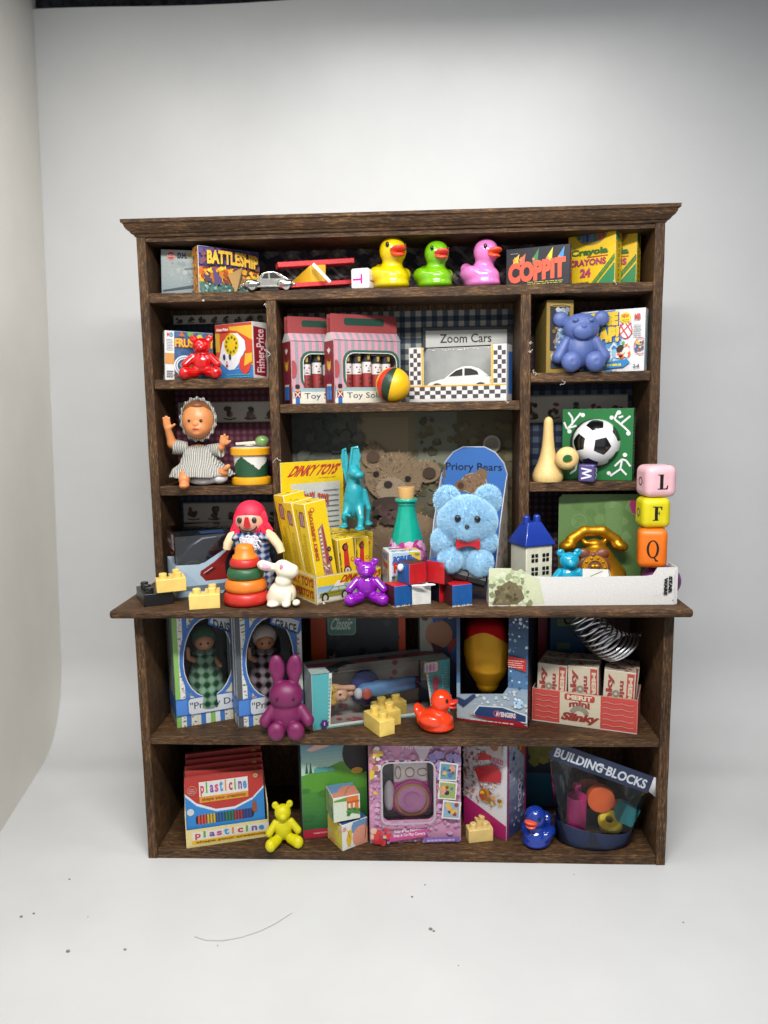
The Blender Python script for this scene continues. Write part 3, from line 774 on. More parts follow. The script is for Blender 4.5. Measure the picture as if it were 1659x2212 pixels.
# ================================================================ top shelf
def top_shelf():
    z = Z1
    b, w, h = boxsize(349, 476, 538, .75, 8, z)
    t = carton('model_kit_box', b, w, .35, h, 8, 'pale grey model aeroplane kit box with a round red badge', 'box', '#6f8a92', roll=2)
    a = A(t, 'F', '#8f999a'); a.grad(0, 0, 1, .82, '#76858a', '#a2a9a6', 10); a.rect(0, .78, 1, 1, '#a3aaa8')
    a.blobs(.1, .3, .9, .75, 40, .05, ['#98a19f', '#8b9596', '#a5aba7'], 2)
    a.ell(.17, .875, .075, .075, '#d8877c'); a.ell(.17, .875, .06, .06, '#b3392f'); a.text('AIRFIX', .10, .85, .24, .9, '#f0e6d8', .03)
    a.text('D.H.', .28, .82, .44, .94, '#1d2024', .05); a.text('MOSQUITO', .45, .82, 1.0, .94, '#b59a35', .05)
    a.poly([(.02, .10), (.55, .20), (.98, .32), (.98, .36), (.55, .26), (.02, .13)], '#3c474b'); a.poly([(.5, .24), (.62, .2), (.64, .13), (.56, .17)], '#3c474b')
    a.poly([(.5, .42), (.98, .50), (.98, .47), (.52, .40)], '#56646a'); a.poly([(.80, .66), (.88, .45), (.96, .47), (.92, .55)], '#2f383c'); a.ell(.6, .75, .05, .04, '#6a7373'); a.line([(.4, .60), (.72, .64)], .02, '#6d7b7e')
    a.ell(.55, .08, .035, .05, '#4b5a60'); a.lines(.12, .02, .3, .07, 2, '#b5463c', .6); face(t, 'F', a)
    b, w, h = boxsize(430, 561, 529, .1, 36, z)
    t = carton('board_game_box', b, w, .5, h, 36, 'purple and orange sea battle game box printed BATTLESHIP on the top shelf', 'box', roll=1)
    a = A(t, 'F', '#4a4076'); a.grad(0, .0, 1, .25, '#5d7f78', '#41625c', 5); a.rect(0, .24, 1, .56, '#c9781f')
    a.blobs(0, .26, 1, .6, 120, .045, ['#e0a528', '#c8641c', '#7d3a2a', '#edc23a', '#a44a20', '#5a3548'], 3)
    a.blobs(0, .6, 1, 1, 60, .05, ['#4b4385', '#5a4a80', '#3c3a70', '#6d4a6a', '#7d4a4c'], 4); a.blobs(0, 0, 1, .22, 60, .03, ['#7f9d90', '#365a52', '#a9bcae', '#46685e'], 6)
    a.poly([(.06, .42), (.2, .3), (.2, .24), (.08, .26)], '#4b3c5c'); a.poly([(.2, .58), (.36, .32), (.34, .22), (.24, .16)], '#54456d'); a.poly([(.45, .42), (.70, .62), (.60, .1), (.57, .06)], '#b08c56'); a.poly([(.70, .62), (.60, .1), (.57, .06), (.66, .2)], '#5d4a3a')
    a.poly([(.68, .38), (.98, .36), (.93, .24), (.74, .22)], '#8a7350'); a.text('BATTLESHIP', .12, .62, .97, .92, '#e9b73c', .05, shadow='#2f2030', sd=.02, arc=.12, rise=-.12); face(t, 'F', a)
    a = A(t, 'L', '#b5752c'); a.blobs(0, 0, 1, 1, 50, .14, ['#c98a35', '#6d4228', '#4a3a3c', '#d9a845'], 4); face(t, 'L', a)
    # silver car
    p, h = sz(583, 588, .35, z); cm = cmpx(*p); L = 116*cm
    t = thing('toy_car', p, 'small shiny silver vintage toy car in front of the sea battle game box', 'toy car', 6); m = metal('#a9a69f', .2, .22)
    H_ = h
    body = [(-.50, .20), (-.49, .34), (-.42, .44), (-.28, .50), (-.20, .56), (-.12, .86), (-.02, .98), (.10, .99), (.22, .88), (.36, .62), (.48, .38), (.50, .22)]
    g = G(); n = len(body)
    prof = [(x*L, zz*H_) for x, zz in body]
    g.zsec(prof, -.20*L, .20*L); obj('body', g, m, t, bev=.05*L, seg=4, angle=50)
    g = G()
    for s in (-1, 1):
        for x in (-.3, .3): g.ell((x*L, s*.19*L, .32*H_), (.15*L, .06*L, .25*H_))
        g.bb(-.2*L, .2*L, s*.2*L-.03*L, s*.2*L+.03*L, .16*H_, .24*H_)
    g.ell((-.46*L, 0, .3*H_), (.06*L, .2*L, .05*H_)); obj('fender', g, m, t)
    for s in (-1, 1):
        for x in (-.30, .32):
            w_ = obj('wheel', G().cyl((x*L, s*.16*L, .2*H_), (x*L, s*.235*L, .2*H_), .2*H_), metal('#8a8884', .3), t, bev=.015)
    for s in (-1, 1):
        obj('window', G().zsec([(-.12*L, .6*H_), (-.075*L, .82*H_), (-.01*L, .88*H_), (0, .6*H_)], s*.2*L-.008, s*.2*L+.008), plastic('#2b2b2a', .15), t)
        obj('window', G().zsec([(.03*L, .6*H_), (.03*L, .88*H_), (.12*L, .86*H_), (.24*L, .62*H_)], s*.2*L-.008, s*.2*L+.008), plastic('#2b2b2a', .15), t)
    # biplane
    x, y = xat(600, .15, z), .15
    t = thing('toy_biplane', (x, y, z), 'red and yellow wooden toy biplane with a white propeller', 'toy plane', 0)
    q = plastic('#b8121c', .45, bmp=.5, bscale=14); ye = plastic('#c99a18', .4); 
    p0 = Vector((0, 0, 0)); cm = cmpx(x, y, z)
    def bar(u0, v0, y0, u1, v1, y1, th, ch, name, mat):
        a_ = Vector((xat(u0, y0, zat(v0, 0, y0)), y0, 0)); b_ = Vector((xat(u1, y1, zat(v1, 0, y1)), y1, 0))
        a_.z = zat(v0, a_.x, y0); b_.z = zat(v1, b_.x, y1); o = Vector((x, y, z)); d = b_-a_; X = d.normalized(); Y = Vector((0, 0, 1)).cross(X).normalized(); Z_ = X.cross(Y)
        M = Matrix(((X[0], Y[0], Z_[0], 0), (X[1], Y[1], Z_[1], 0), (X[2], Y[2], Z_[2], 0), (0, 0, 0, 1)))
        M.translation = (a_+b_)/2 - o
        g = G(); g.box((0, 0, 0), (d.length, ch, th)); g.v = [tuple(M @ Vector(v_)) for v_ in g.v]; return obj(name, g, mat, t, bev=.02)
    bar(598, 575, .3, 762, 565, 1.1, .17, .5, 'wing', q); bar(605, 620, .2, 757, 611, 1.0, .15, .5, 'wing', q)
    c0 = Vector((xat(688, .45, z+.7), .45, z+.62)) - Vector((x, y, z))
    g = G(); hh = .36
    tail = c0 + Vector((-.95, .35, -.30))
    V = [c0+Vector((-.23, -.12, -hh)), c0+Vector((.23, .1, -hh)), c0+Vector((.25, .1, hh*.75)), c0+Vector((-.26, -.12, hh*.6))]
    B = [v_ + Vector((-.1, .5, 0)) for v_ in V]; T = [tail+Vector((-.04, 0, -.05)), tail+Vector((.02, .06, -.05)), tail+Vector((.02, .06, .06)), tail+Vector((-.04, 0, .06))]
    g.add(V+T, [(0, 1, 2, 3), (7, 6, 5, 4), (0, 4, 5, 1), (1, 5, 6, 2), (2, 6, 7, 3), (3, 7, 4, 0)]); obj('fuselage', g, ye, t, bev=.03)
    bar(676, 570, .1, 714, 610, .05, .11, .07, 'propeller', plastic('#d5d0c4', .5, bmp=.3))
    # white letter bead
    def T_(a): a.line([(.12, .46), (.60, .46)], .10, '#c0148a'); a.line([(.60, .26), (.60, .72)], .10, '#c0148a')
    def T2(a): a.line([(.25, .42), (.9, .42)], .08, '#9c1470')
    letter_bead(758, 797, 580, .25, z, '#e6e4e6', 'white bead with a magenta letter lying on its side, beside the yellow duck', -14, T_, T2, bev=.13, mat=plastic('#e2e0e2', .25, sss=.2))
    duck(845, 511, .78, z, '#d6b90a', '#e2432a', 'yellow duck with orange beak, left of the green duck on the top shelf', 24)
    duck(939, 520, .78, z, '#6fae12', '#e0493a', 'lime green duck with coral beak between the yellow and the pink ducks', 22, fat=1.06)
    duck(1041, 516, .78, z, '#d678b8', '#e8522f', 'pink duck with orange beak beside the black game box', 38, fat=1.02)
    b, w, h = boxsize(1093, 1231, 526, .05, -20, z, 'R')
    t = carton('board_game_box', b, w, .35, h, -20, 'black game box printed COPPIT in red with coloured pointed hats', 'box', '#22242c')
    a = A(t, 'F', '#1c1d25'); x = 0
    for i, c in enumerate(('#d9b62e', '#d4674a', '#3f7a48', '#d9c22e', '#3f86c0')):
        px = (.16, .26, .47, .69, .87)[i]; a.poly([(px-.06, .58), (px+.04, .56), (px+.03, .74), (px-.03, .78)], c); a.poly([(px-.055, .70), (px+.035, .70), (px+.05, .97 if i > 1 else .86)], c); a.ell(px-.035, .70, .022, .022, '#cf7f5c', 8)
    a.text('COPPIT', .03, .08, .94, .62, '#d9573c', .07, rise=.16); a.lines(.34, .035, .92, .13, 2, '#a8a04a'); a.lines(.07, .86, .2, .9, 1, '#9a9a9a'); face(t, 'F', a)
    a = A(t, 'R', '#1f2029'); a.text('COPPIT', .2, .08, .85, .92, '#c9573c', .05, rot=90); face(t, 'R', a)
    for n, (u0, u1, vt, y, d, lab) in enumerate(((1226, 1328, 489, .28, .55, 'front yellow and green crayon box with the number 24, leaning by the black game box'), (1262, 1374, 491, .68, .5, 'rear yellow and green crayon box at the right end of the top shelf, half hidden'))):
        b, w, h = boxsize(u0, u1, vt, y, (-33, -28)[n], z, 'R')
        t = carton('crayon_box', b, w, d, h, (-33, -28)[n], lab, 'box', '#c9b46a', group='crayon boxes')
        a = A(t, 'F', '#d9b31c'); a.ell(.5, 1.0, .36, .30, '#8a7a3a', 24)
        for i, c in enumerate(('#2f6a4a', '#3f5f9a', '#2b3f7a', '#556a8f', '#2f6a5a', '#9a3f3a', '#8a3a2f')):
            px = .24+i*.085; a.rect(px-.035, .80 if 0 < i < 6 else .86, px+.035, .96, c); a.poly([(px-.035, .96), (px+.035, .96), (px, 1)], c)
        a.rect(0, .965, 1, 1, '#cfa81a'); a.text('Crayola', .06, .53, .86, .68, '#2f5f2a', .05); a.rect(.42, .515, .86, .53, '#b5452f'); a.text('CRAYONS', .02, .37, .82, .49, '#9c2f5a', .04); a.text('24', .27, .16, .5, .32, '#a8355f', .05)
        a.poly([(.52, 0), (1, .5), (1, .44), (.58, 0)], '#3f7a35'); a.poly([(.62, 0), (1, .38), (1, 0)], '#2f7a4a'); a.line([(.49, 0), (1, .53)], .02, '#3f7a35'); a.lines(.2, .06, .48, .10, 1, '#6a5a18'); face(t, 'F', a)
        a = A(t, 'R', '#d6b01e'); a.rect(.0, .78, .55, 1, '#3f8a6a'); a.line([(.3, 0), (.3, .78)], .06, '#4a7a2f'); a.line([(.7, 0), (.7, 1)], .05, '#6a8a2f'); a.stripes(.42, .06, .58, .9, ['#4a6a22', None, '#5a7a28', '#4a6a22', None], 24, False); face(t, 'R', a)
top_shelf()

# ================================================================ second row
def second_row():
    z = Z2
    b, w, h = boxsize(356, 460, 713, .45, 26, z)
    t = carton('board_game_box', b, w, .4, h, 26, 'blue and white children game box with orange letters behind the red bear', 'box', '#c4c6c4', roll=2.5)
    a = A(t, 'F', '#2f5580'); a.blobs(.2, 0, 1, 1, 60, .07, ['#2a4c7a', '#3a6390', '#35587f', '#4a7a8f'], 3); a.rect(0, 0, .19, 1, '#d2d2d0'); a.rect(0, .32, .19, .55, '#c08a4a')
    a.text('M', .04, .88, .1, .97, '#c0392f', .04); a.text('B', .11, .88, .17, .97, '#2f8ab8', .04); a.lines(.03, .6, .17, .85, 8, '#6f6f70'); a.lines(.03, .05, .17, .2, 4, '#3a3a44', .7)
    a.text('FRUSTRATION', .2, .68, 1.35, .86, '#e0a030', .05, shadow='#5a2418', sd=.015); a.ring(.42, .30, .24, .22, .075, '#d0d4d6'); a.ring(.42, .30, .21, .19, .02, '#6a7f9a')
    a.poly([(.3, .3), (.5, .42), (.6, .3), (.45, .18)], '#c07a3a'); a.blobs(.2, 0, .7, .12, 22, .05, ['#7a4a2a', '#5a3a24', '#8a5a3a'], 5); a.ell(.52, .96, .06, .06, '#6aa04a'); a.ell(.72, .9, .06, .06, '#d0b83a'); a.poly([(.28, .9), (.42, .9), (.34, 1)], '#c0582f'); face(t, 'F', a)
    a = A(t, 'L', '#b8bcb8'); a.rect(.1, .1, .9, .75, '#4a4638'); a.blobs(.1, .1, .9, .75, 20, .15, ['#6a5a30', '#3a4a5a'], 2); face(t, 'L', a)
    bear('toy_bear', 439, 722, .42, z, plastic('#b80509', .14, sss=.05, coat=.8), 'glossy red bear sitting on the upper left shelf between two boxes', 4)
    b, w, h = boxsize(469, 549, 694, .12, -32, z, 'R')
    t = carton('toy_phone_box', b, w, .72, h, -32, 'red and yellow toy telephone box with a smiling white phone', 'box', '#b9b5ae')
    a = A(t, 'F', '#c2492f'); a.poly([(.3, 1), (1, 1), (1, .68), (.6, .86), (.3, .9)], '#d8a832'); a.rect(0, .95, 1, 1, '#b8403a'); a.rect(0, .5, .12, .85, '#c9a03a'); a.ell(.3, .1, .9, .32, '#c07f35', 28); a.ell(.45, .03, .9, .26, '#3a76b4', 28)
    a.poly([(.08, .34), (.2, .68), (.42, .83), (.62, .82), (.8, .68), (.82, .52), (.66, .34), (.62, .18), (.35, .16)], '#d9dbe0'); a.poly([(.5, .17), (.66, .3), (.8, .52), (.68, .2)], '#4a7ab0'); a.ell(.44, .62, .2, .21, '#d4b71f'); 
    for i in range(10): an = R(36*i+10); a.ell(.44+.14*math.cos(an), .62+.14*math.sin(an)*a.w/a.h, .03, .03, '#6a5a2a', 8)
    for ex in (.24, .40): a.ell(ex, .40, .035, .06, '#27374a', 10)
    a.ell(.31, .31, .025, .02, '#c08a80', 8); a.ell(.31, .245, .035, .03, '#b3342f', 8); a.ell(.8, .25, .15, .18, '#c43f30'); a.poly([(.78, .22), (1, .3), (1, .45), (.82, .44)], '#d8a832'); a.rect(.04, .86, .4, .95, '#b83a30'); a.text('Fisher-Price', .06, .88, .38, .93, '#f0e8e0', .03); a.lines(.3, .02, .95, .1, 2, '#5aa0b0'); face(t, 'F', a)
    a = A(t, 'R', '#b9b5b2'); a.poly([(.04, .06), (.85, .02), (.9, .3), (.8, .4), (.9, .5), (.8, .62), (.9, .72), (.9, .9), (.04, .93)], '#7d1a22'); a.text('Fisher-Price', .2, .10, .74, .88, '#d8b0b4', .02, rot=90); face(t, 'R', a)
    # ---- centre: soldier boxes
    z = ZS; W2 = D2 = None
    for n, (u0, u1, vs, vf, y, lab) in enumerate(((632, 778, 736, 681, .08, 'pink striped gable box of toy soldiers at the left, partly covered by the nearer one'), (724, 868, 731, 675, .03, 'pink striped gable box of toy soldiers in front, with five soldiers in its window'))):
        yaw = 31; b, w, h = boxsize(u0, u1, vs, y, yaw, z); d = .78
        if W2: w, h = W2
        W2 = (w, h)
        t = thing('toy_soldier_box', b, lab, 'box', yaw, 'toy soldier boxes'); t['dims'] = (w, d, h)
        g = G().bb(0, w, 0, d, 0, .02).bb(0, w, d-.02, d, .021, h).bb(0, .02, .021, d-.021, .021, h).bb(w-.02, w, .021, d-.021, .021, h)
        obj('carton', g, card('#b5aaa8'), t)
        a = A(t, 'F', '#c08a96'); a.stripes(0, .15, 1, 1, ['#c28a98', '#8d8c92'], 20); a.rect(0, 0, 1, .21, '#d3cdbd'); a.rect(0, .19, 1, .24, '#8fa8a8')
        hx0, hx1, hy0, hy1 = .17, .93, .25, .80; r_ = .12
        for k_, c in ((.05, '#2f5a48'), (.012, '#cfccc6')): a.rrect(hx0-k_, hy0-k_*.4, hx1+k_, hy1+k_, r_+k_*.6, c)
        a.rect(hx0-.05, hy0-.02, hx1+.05, hy0, '#8fa8a8')
        kx = a.w/a.h; P = [(hx0, hy0), (hx1, hy0)]
        for i in range(6): an = R(18*i); P.append((hx1-r_+r_*math.cos(an), hy1-r_*kx+r_*kx*math.sin(an)))
        for i in range(6): an = R(90+18*i); P.append((hx0+r_+r_*math.cos(an), hy1-r_*kx+r_*kx*math.sin(an)))
        a.hole(P)
        a.text('Toy Soldiers', .17, .05, .93, .17, '#24405e', .0)
        # guardsman printed at the corners
        for gx in (.07,):
            a.rect(gx-.03, 0, gx+.03, .09, '#2a62a8'); a.rect(gx-.045, .09, gx+.045, .2, '#7a2a2c'); a.line([(gx-.035, .1), (gx+.035, .19)], .012, '#d8c8c0'); a.line([(gx+.035, .1), (gx-.035, .19)], .012, '#d8c8c0'); a.ell(gx, .225, .025, .03, '#c98a6a', 9); a.rrect(gx-.032, .235, gx+.032, .31, .02, '#2a2426'); a.rect(gx-.08, .08, gx-.065, .28, '#3a3030')
        a.ell(.02, .55, .05, .12, '#a04a4a', 14); face(t, 'F', a)
        a = A(t, 'L', '#7d2a2e'); a.poly([(.5, .98), (.3, .86), (.7, .86)], '#7d2a2e')
        for i in range(5): a.line([(.5, .80), (.32+.09*i, .87+.015*(2-abs(i-2)))], .05, '#d9cfc8')
        a.poly([(.26, .72), (.34, .67), (.66, .67), (.74, .72), (.66, .56), (.5, .52), (.34, .56)], '#d0a03a'); a.ell(.42, .65, .04, .03, '#4a2a20', 7); a.ell(.58, .65, .04, .03, '#4a2a20', 7); a.rect(.28, .30, .72, .52, '#86262c'); a.line([(.28, .32), (.62, .52)], .06, '#4a2a5a'); a.line([(.72, .32), (.38, .52)], .06, '#4a2a5a'); a.rect(.25, .275, .75, .31, '#c9b9b0'); a.rect(.25, .05, .48, .275, '#2272bc'); a.rect(.52, .05, .75, .275, '#2272bc'); a.rect(.22, .02, .48, .06, '#1a1a20'); a.rect(.52, .02, .78, .06, '#1a1a20'); face(t, 'L', a)
        fl = zat(vf, b[0], b[1]) - z - h; rz, ry = .26, .24
        a = Art(w, math.hypot(rz, ry)); a.stripes(0, 0, 1, 1, ['#c28a98', '#8d8c92'], 20); a.put('roof_print', t, frame((0, 0, h), (1, 0, 0), (0, ry, rz)), off=.012)
        g = G().add([(0, 0, h), (w, 0, h), (w, ry, h+rz), (0, ry, h+rz), (0, d, h), (w, d, h), (w, d-ry, h+rz), (0, d-ry, h+rz)], [(0, 1, 2, 3), (5, 4, 7, 6), (3, 2, 6, 7), (0, 3, 7, 4), (1, 5, 6, 2)])
        obj('roof', g, card('#c2bdbb'), t)
        y0 = ry + .01; k2 = fl-rz
        pl = [(0, h+rz), (w, h+rz), (w, h+fl-.22), (w-.16, h+fl), (.02, h+fl), (0, h+fl-.04)]
        obj('handle_flap', G().zsec(pl, y0, y0+.03).zsec(pl, d-ry-.04, d-ry-.01), card('#8a3a3a'), t)
        a = Art(w, k2, None); a.rrect(.01, .0, .99, .97, .03, '#8d3c3c'); a.rrect(.2, .40, .80, .80, .03, '#1f4034'); a.put('flap_print', t, frame((0, y0, h+rz), (1, 0, 0), (0, 0, 1)), off=.004)
        # the soldiers standing inside
        M = Matrix.Translation(b) @ Matrix.Rotation(R(yaw), 4, 'Z'); hs = .79*h; n_s = 5 if n else 3
        for i in range(n_s):
            up = .07 if (n and i == 2) or (not n and i == 1) else 0
            px = M @ Vector(((.235+.148*i)*w if n else (.25+.16*i)*w, .30, .022))
            r_s = .068*w
            lab2 = ('left', 'second', 'middle and tallest', 'fourth', 'right')[i] if n else ('left', 'second', 'hidden right')[i]
            q = thing('toy_soldier', tuple(px), f'{lab2} peg soldier behind the window of the {"nearer" if n else "farther left"} pink striped box', 'toy soldier', yaw+4*(i-2)*(-1)**i, 'peg soldiers in the boxes')
            hh = hs*.9 + up
            obj('trousers', G().cyl((0, 0, 0), (0, 0, hh*.34), r_s), plastic('#1f3f66', .5), q); obj('coat', G().cyl((0, 0, hh*.342), (0, 0, hh*.64), r_s), plastic('#8a2c2a', .5), q)
            obj('head', G().cyl((0, 0, hh*.642), (0, 0, hh*.88), r_s), plastic('#cdc6c4', .5), q); obj('hat', G().cyl((0, 0, hh*.882), (0, 0, hh*1.06), r_s*.98), plastic('#1a1c20', .6), q)
            obj('plume', G().add([(-.05, -r_s-.015, hh*1.04), (.05, -r_s-.015, hh*1.04), (.035, -r_s-.012, hh*.93), (-.035, -r_s-.012, hh*.93), (-.05, -r_s+.01, hh*1.04), (.05, -r_s+.01, hh*1.04), (.035, -r_s+.01, hh*.93), (-.035, -r_s+.01, hh*.93)], [(0, 1, 2, 3), (4, 7, 6, 5), (0, 4, 5, 1), (1, 5, 6, 2), (2, 6, 7, 3), (3, 7, 4, 0)]), plastic('#a88a3a', .5), q)
            for s in (-1, 1): obj('eye', G().ell((s*.075, -r_s*.88, hh*.80), (.03, .02, .03), n=9, m=6), plastic('#3a3434', .5), q)
            obj('nose', G().ell((0, -r_s, hh*.745), (.022, .02, .025), n=8, m=5), plastic('#a8554a', .5), q); obj('moustache', G().ell((0, -r_s*.99, hh*.685), (.065, .02, .022), n=9, m=5), plastic('#2a2626', .5), q)
            for zz in (.55, .44): obj('button', G().ell((.04, -r_s*.97, hh*zz), (.045, .02, .045), n=10, m=6), plastic('#352a2c', .5), q)
    # ball
    p = pos(849, 830, .38); r = 37.5*cmpx(*p); p = (p[0], p[1], ZS+r)
    t = thing('toy_ball', p, 'yellow wooden ball with red and green panels in front of the soldier box', 'ball', 0)
    m, nt, bb = newmat('painted_ball'); tc = nd(nt, 'ShaderNodeTexCoord'); sp = nd(nt, 'ShaderNodeSeparateXYZ'); nt.links.new(tc.outputs['Object'], sp.inputs[0])
    at = nd(nt, 'ShaderNodeMath', operation='ARCTAN2'); nt.links.new(sp.outputs[0], at.inputs[0]); nt.links.new(sp.outputs[1], at.inputs[1])
    rp = ramp(nt, nd(nt, 'ShaderNodeMapRange', i_1=-math.pi, i_2=math.pi).outputs[0], [(0, '#d9a80c'), (.075, '#1a3324'), (.165, '#b8281e'), (.24, '#d9a80c'), (.5, '#1a3324'), (.6, '#d9a80c')])
    mr = [q for q in nt.nodes if q.type == 'MAP_RANGE'][0]; nt.links.new(at.outputs[0], mr.inputs[0]); [q for q in nt.nodes if q.type == 'VALTORGB'][0].color_ramp.interpolation = 'CONSTANT'
    nt.links.new(rp, bb.inputs['Base Color']); bb.inputs['Roughness'].default_value = .4; bump(nt, bb, noise(nt, coords(nt), 14, 4), .25, .02)
    o = obj('ball', G().ell((0, 0, 0), r, n=40, m=24), m, t); o.rotation_euler = (R(8), R(14), R(24))
    # sign and car box
    b, w, h = boxsize(914, 1108, 707, 2.06, 0, z); t = thing('shop_sign', b, 'black framed white sign reading Zoom Cars at the back of the centre shelf', 'sign', 0); t['dims'] = (w, .06, h)
    obj('frame', G().bb(0, w, 0, .08, 0, h), plastic('#15151a', .4), t, bev=.015)
    a = Art(w, h); a.rect(.035, .04, .93, .95, '#b9bab4'); a.text('Zoom Cars', .19, .785, .76, .905, '#141416', .015); a.put('sign_print', t, FRONT(w, 0, h))
    b, w, h = boxsize(884, 1094, 742, .05, -19, z, 'R'); d = .8; yaw = -19
    t = thing('toy_car_box', b, 'checkered black and white toy car box with a clear window', 'box', yaw); t['dims'] = (w, d, h)
    g = G().bb(0, w, 0, d, 0, .05).bb(0, w, d-.02, d, .051, h).bb(0, .02, .021, d-.021, .051, h).bb(w-.02, w, .0, d-.021, .051, h).bb(.0, .12*w, 0, d-.021, h-.02, h).bb(.86*w, w-.021, 0, d-.021, h-.02, h)
    obj('carton', g, card('#b9bab8'), t); obj('liner', G().bb(.03, w-.03, d-.06, d-.021, .06, h-.03), card('#9a9b98'), t)
    a = A(t, 'F', '#c9c8c6'); a.rect(0, 0, 1, .035, '#c4c4c2'); a.checks(.0, .05, 1, .27, 18, 3, '#d2d0cf', '#4a4446'); a.checks(.01, .32, .125, .98, 3, 8, '#d2d0cf', '#4a4446'); a.checks(.875, .32, .995, .98, 3, 8, '#d2d0cf', '#4a4446')
    a.line([(0, .285), (1, .285)], .012, '#d9a21c'); a.line([(.142, .28), (.142, 1)], .018, '#d9a91c'); a.line([(.862, .28), (.862, 1)], .018, '#d9a91c'); a.hole([(.155, .30), (.85, .30), (.85, 1.0), (.155, 1.0)]); face(t, 'F', a)
    a = A(t, 'R', '#bcbbb8'); a.rect(.3, .12, 1, .88, '#2a6ab8'); face(t, 'R', a)
    g = G(); n = 7; V = []
    for i in range(n+1): an = R(90*i/n); V += [(.155*w, .2-.19*math.sin(an), h-.2+.2*math.cos(an)), (.85*w, .2-.19*math.sin(an), h-.2+.2*math.cos(an))]
    V = [(.155*w, d-.03, h-.001), (.85*w, d-.03, h-.001)] + V + [(.155*w, .012, .29*h), (.85*w, .012, .29*h)]
    g.add(V, [(2*i, 2*i+1, 2*i+3, 2*i+2) for i in range(len(V)//2-1)]); obj('window', g, clear(a=.10), t, fix=False)
    M = Matrix.Translation(b) @ Matrix.Rotation(R(yaw), 4, 'Z'); pc = M @ Vector((.515*w, .33, .23))
    t = thing('toy_car', tuple(pc), 'white toy saloon car inside the checkered window box', 'toy car', yaw); L = .70*w; hc = .52*h
    wh = plastic('#d3d3cb', .25, coat=.5); dk = plastic('#2a2a28', .2)
    low = [(-.50, .12), (-.505, .30), (-.44, .44), (-.28, .52), (.34, .60), (.48, .58), (.505, .40), (.49, .14), (.39, .14)]
    arch = lambda cx: [(cx+.085*math.cos(R(q)), .16+.28*math.sin(R(q))) for q in range(0, 181, 22)]
    pr = [(-.50, .12), (-.505, .30), (-.44, .44), (-.28, .54), (-.16, .58), (.34, .62), (.46, .60), (.505, .42), (.49, .14)] + [(.31+.1*math.cos(R(q)), .14+.26*math.sin(R(q))) for q in range(0, 181, 20)] + [(-.33+.1*math.cos(R(q)), .14+.26*math.sin(R(q))) for q in range(0, 181, 20)]
    obj('body', G().zsec([(x*L, q*hc) for x, q in pr], -.2, .2), wh, t, bev=.03, seg=3, angle=50)
    roof = [(-.24, .56), (-.06, .88), (.04, .97), (.16, .98), (.28, .88), (.42, .62)]
    obj('roof', G().zsec([(x*L, q*hc) for x, q in roof], -.165, .165), wh, t, bev=.035, seg=3, angle=50)
    for s in (-1, 1):
        y_ = s*.168
        obj('window', G().zsec([(x*L, q*hc) for x, q in ((-.16, .64), (-.05, .84), (.045, .90), (.045, .66))], y_-.01, y_+.01), dk, t); obj('window', G().zsec([(x*L, q*hc) for x, q in ((.075, .66), (.075, .91), (.17, .90), (.26, .80), (.28, .68))], y_-.01, y_+.01), dk, t)
        for x in (-.33, .31):
            wq = obj('wheel', G().cyl((x*L, s*.12, .185*hc), (x*L, s*.195, .185*hc), .19*hc, n=24), plastic('#161616', .5), t, bev=.012)
            g = G(); 
            for k_ in range(9): an = 2*math.pi*k_/9; g.tube([(x*L, s*.198, .185*hc), (x*L+.15*hc*math.cos(an), s*.198, .185*hc+.15*hc*math.sin(an))], .009, 5)
            obj('rim', g, metal('#b8b8b8', .25), wq)
    # ---- right
    z = Z2
    b, w, h = boxsize(1179, 1237, 648, .45, 6, z); t = carton('doll_box', b, w, 1.45, h, 6, 'old gold framed doll box with a blue dressed lady, behind the frosted bear', 'box', '#7d6a35')
    a = A(t, 'F', '#8d7434'); a.rrect(.12, .30, .86, .93, .05, '#26242a'); a.blobs(.35, .70, .8, .88, 18, .1, ['#8f99a4', '#a9b0b6', '#77828f'], 3); a.poly([(.35, .52), (.62, .72), (.85, .6), (.85, .32), (.3, .34)], '#7f94ad'); a.blobs(.35, .34, .85, .62, 30, .09, ['#8da2ba', '#5f789a', '#a7b4c2', '#4d6688'], 5); a.ell(.5, .72, .1, .12, '#b08d78'); a.blobs(.2, .4, .45, .62, 14, .07, ['#8a6a35', '#6d5428'], 4); a.ell(.24, .22, .1, .14, '#a9a98d'); a.rrect(.15, .06, .8, .16, .05, '#2a3444'); a.lines(.45, .2, .8, .26, 2, '#8a4a2a'); a.ring(.49, .93, .4, .05, .03, '#a88f4a'); face(t, 'F', a)
    fb = plastic('#5468a4', .48, sss=.6, trans=.2)
    bear('toy_bear', 1253, 671, .42, z, fb, 'large frosted blue bear sitting on the upper right shelf', 0, 'frost', 84)
    b, w, h = boxsize(1250, 1391, 664, .1, -27, z, 'R'); t = carton('board_game_box', b, w, .45, h, -27, 'white game box with yellow letters and an orange crab, right of the frosted bear', 'box', '#c6c6c4')
    a = A(t, 'F', '#cfd0d2'); a.blobs(.0, .02, .62, .5, 40, .08, ['#8fb0c9', '#5a8fb5', '#b9c6cf', '#3f7aa8'], 2); a.poly([(.1, .98), (.55, 1), (.6, .75), (.66, .5), (.3, .45), (.02, .38)], '#2f7ab5'); a.blobs(.05, .42, .62, .66, 20, .05, ['#2a70b0', '#3f86bf'], 8)
    a.text('MOUSE', .0, .74, .60, .97, '#dab832', .08, shadow='#4a3a6a', sd=.015, rise=.05); a.text('TRAP!', .05, .46, .62, .72, '#dab832', .08, shadow='#4a3a6a', sd=.015, rise=.1)
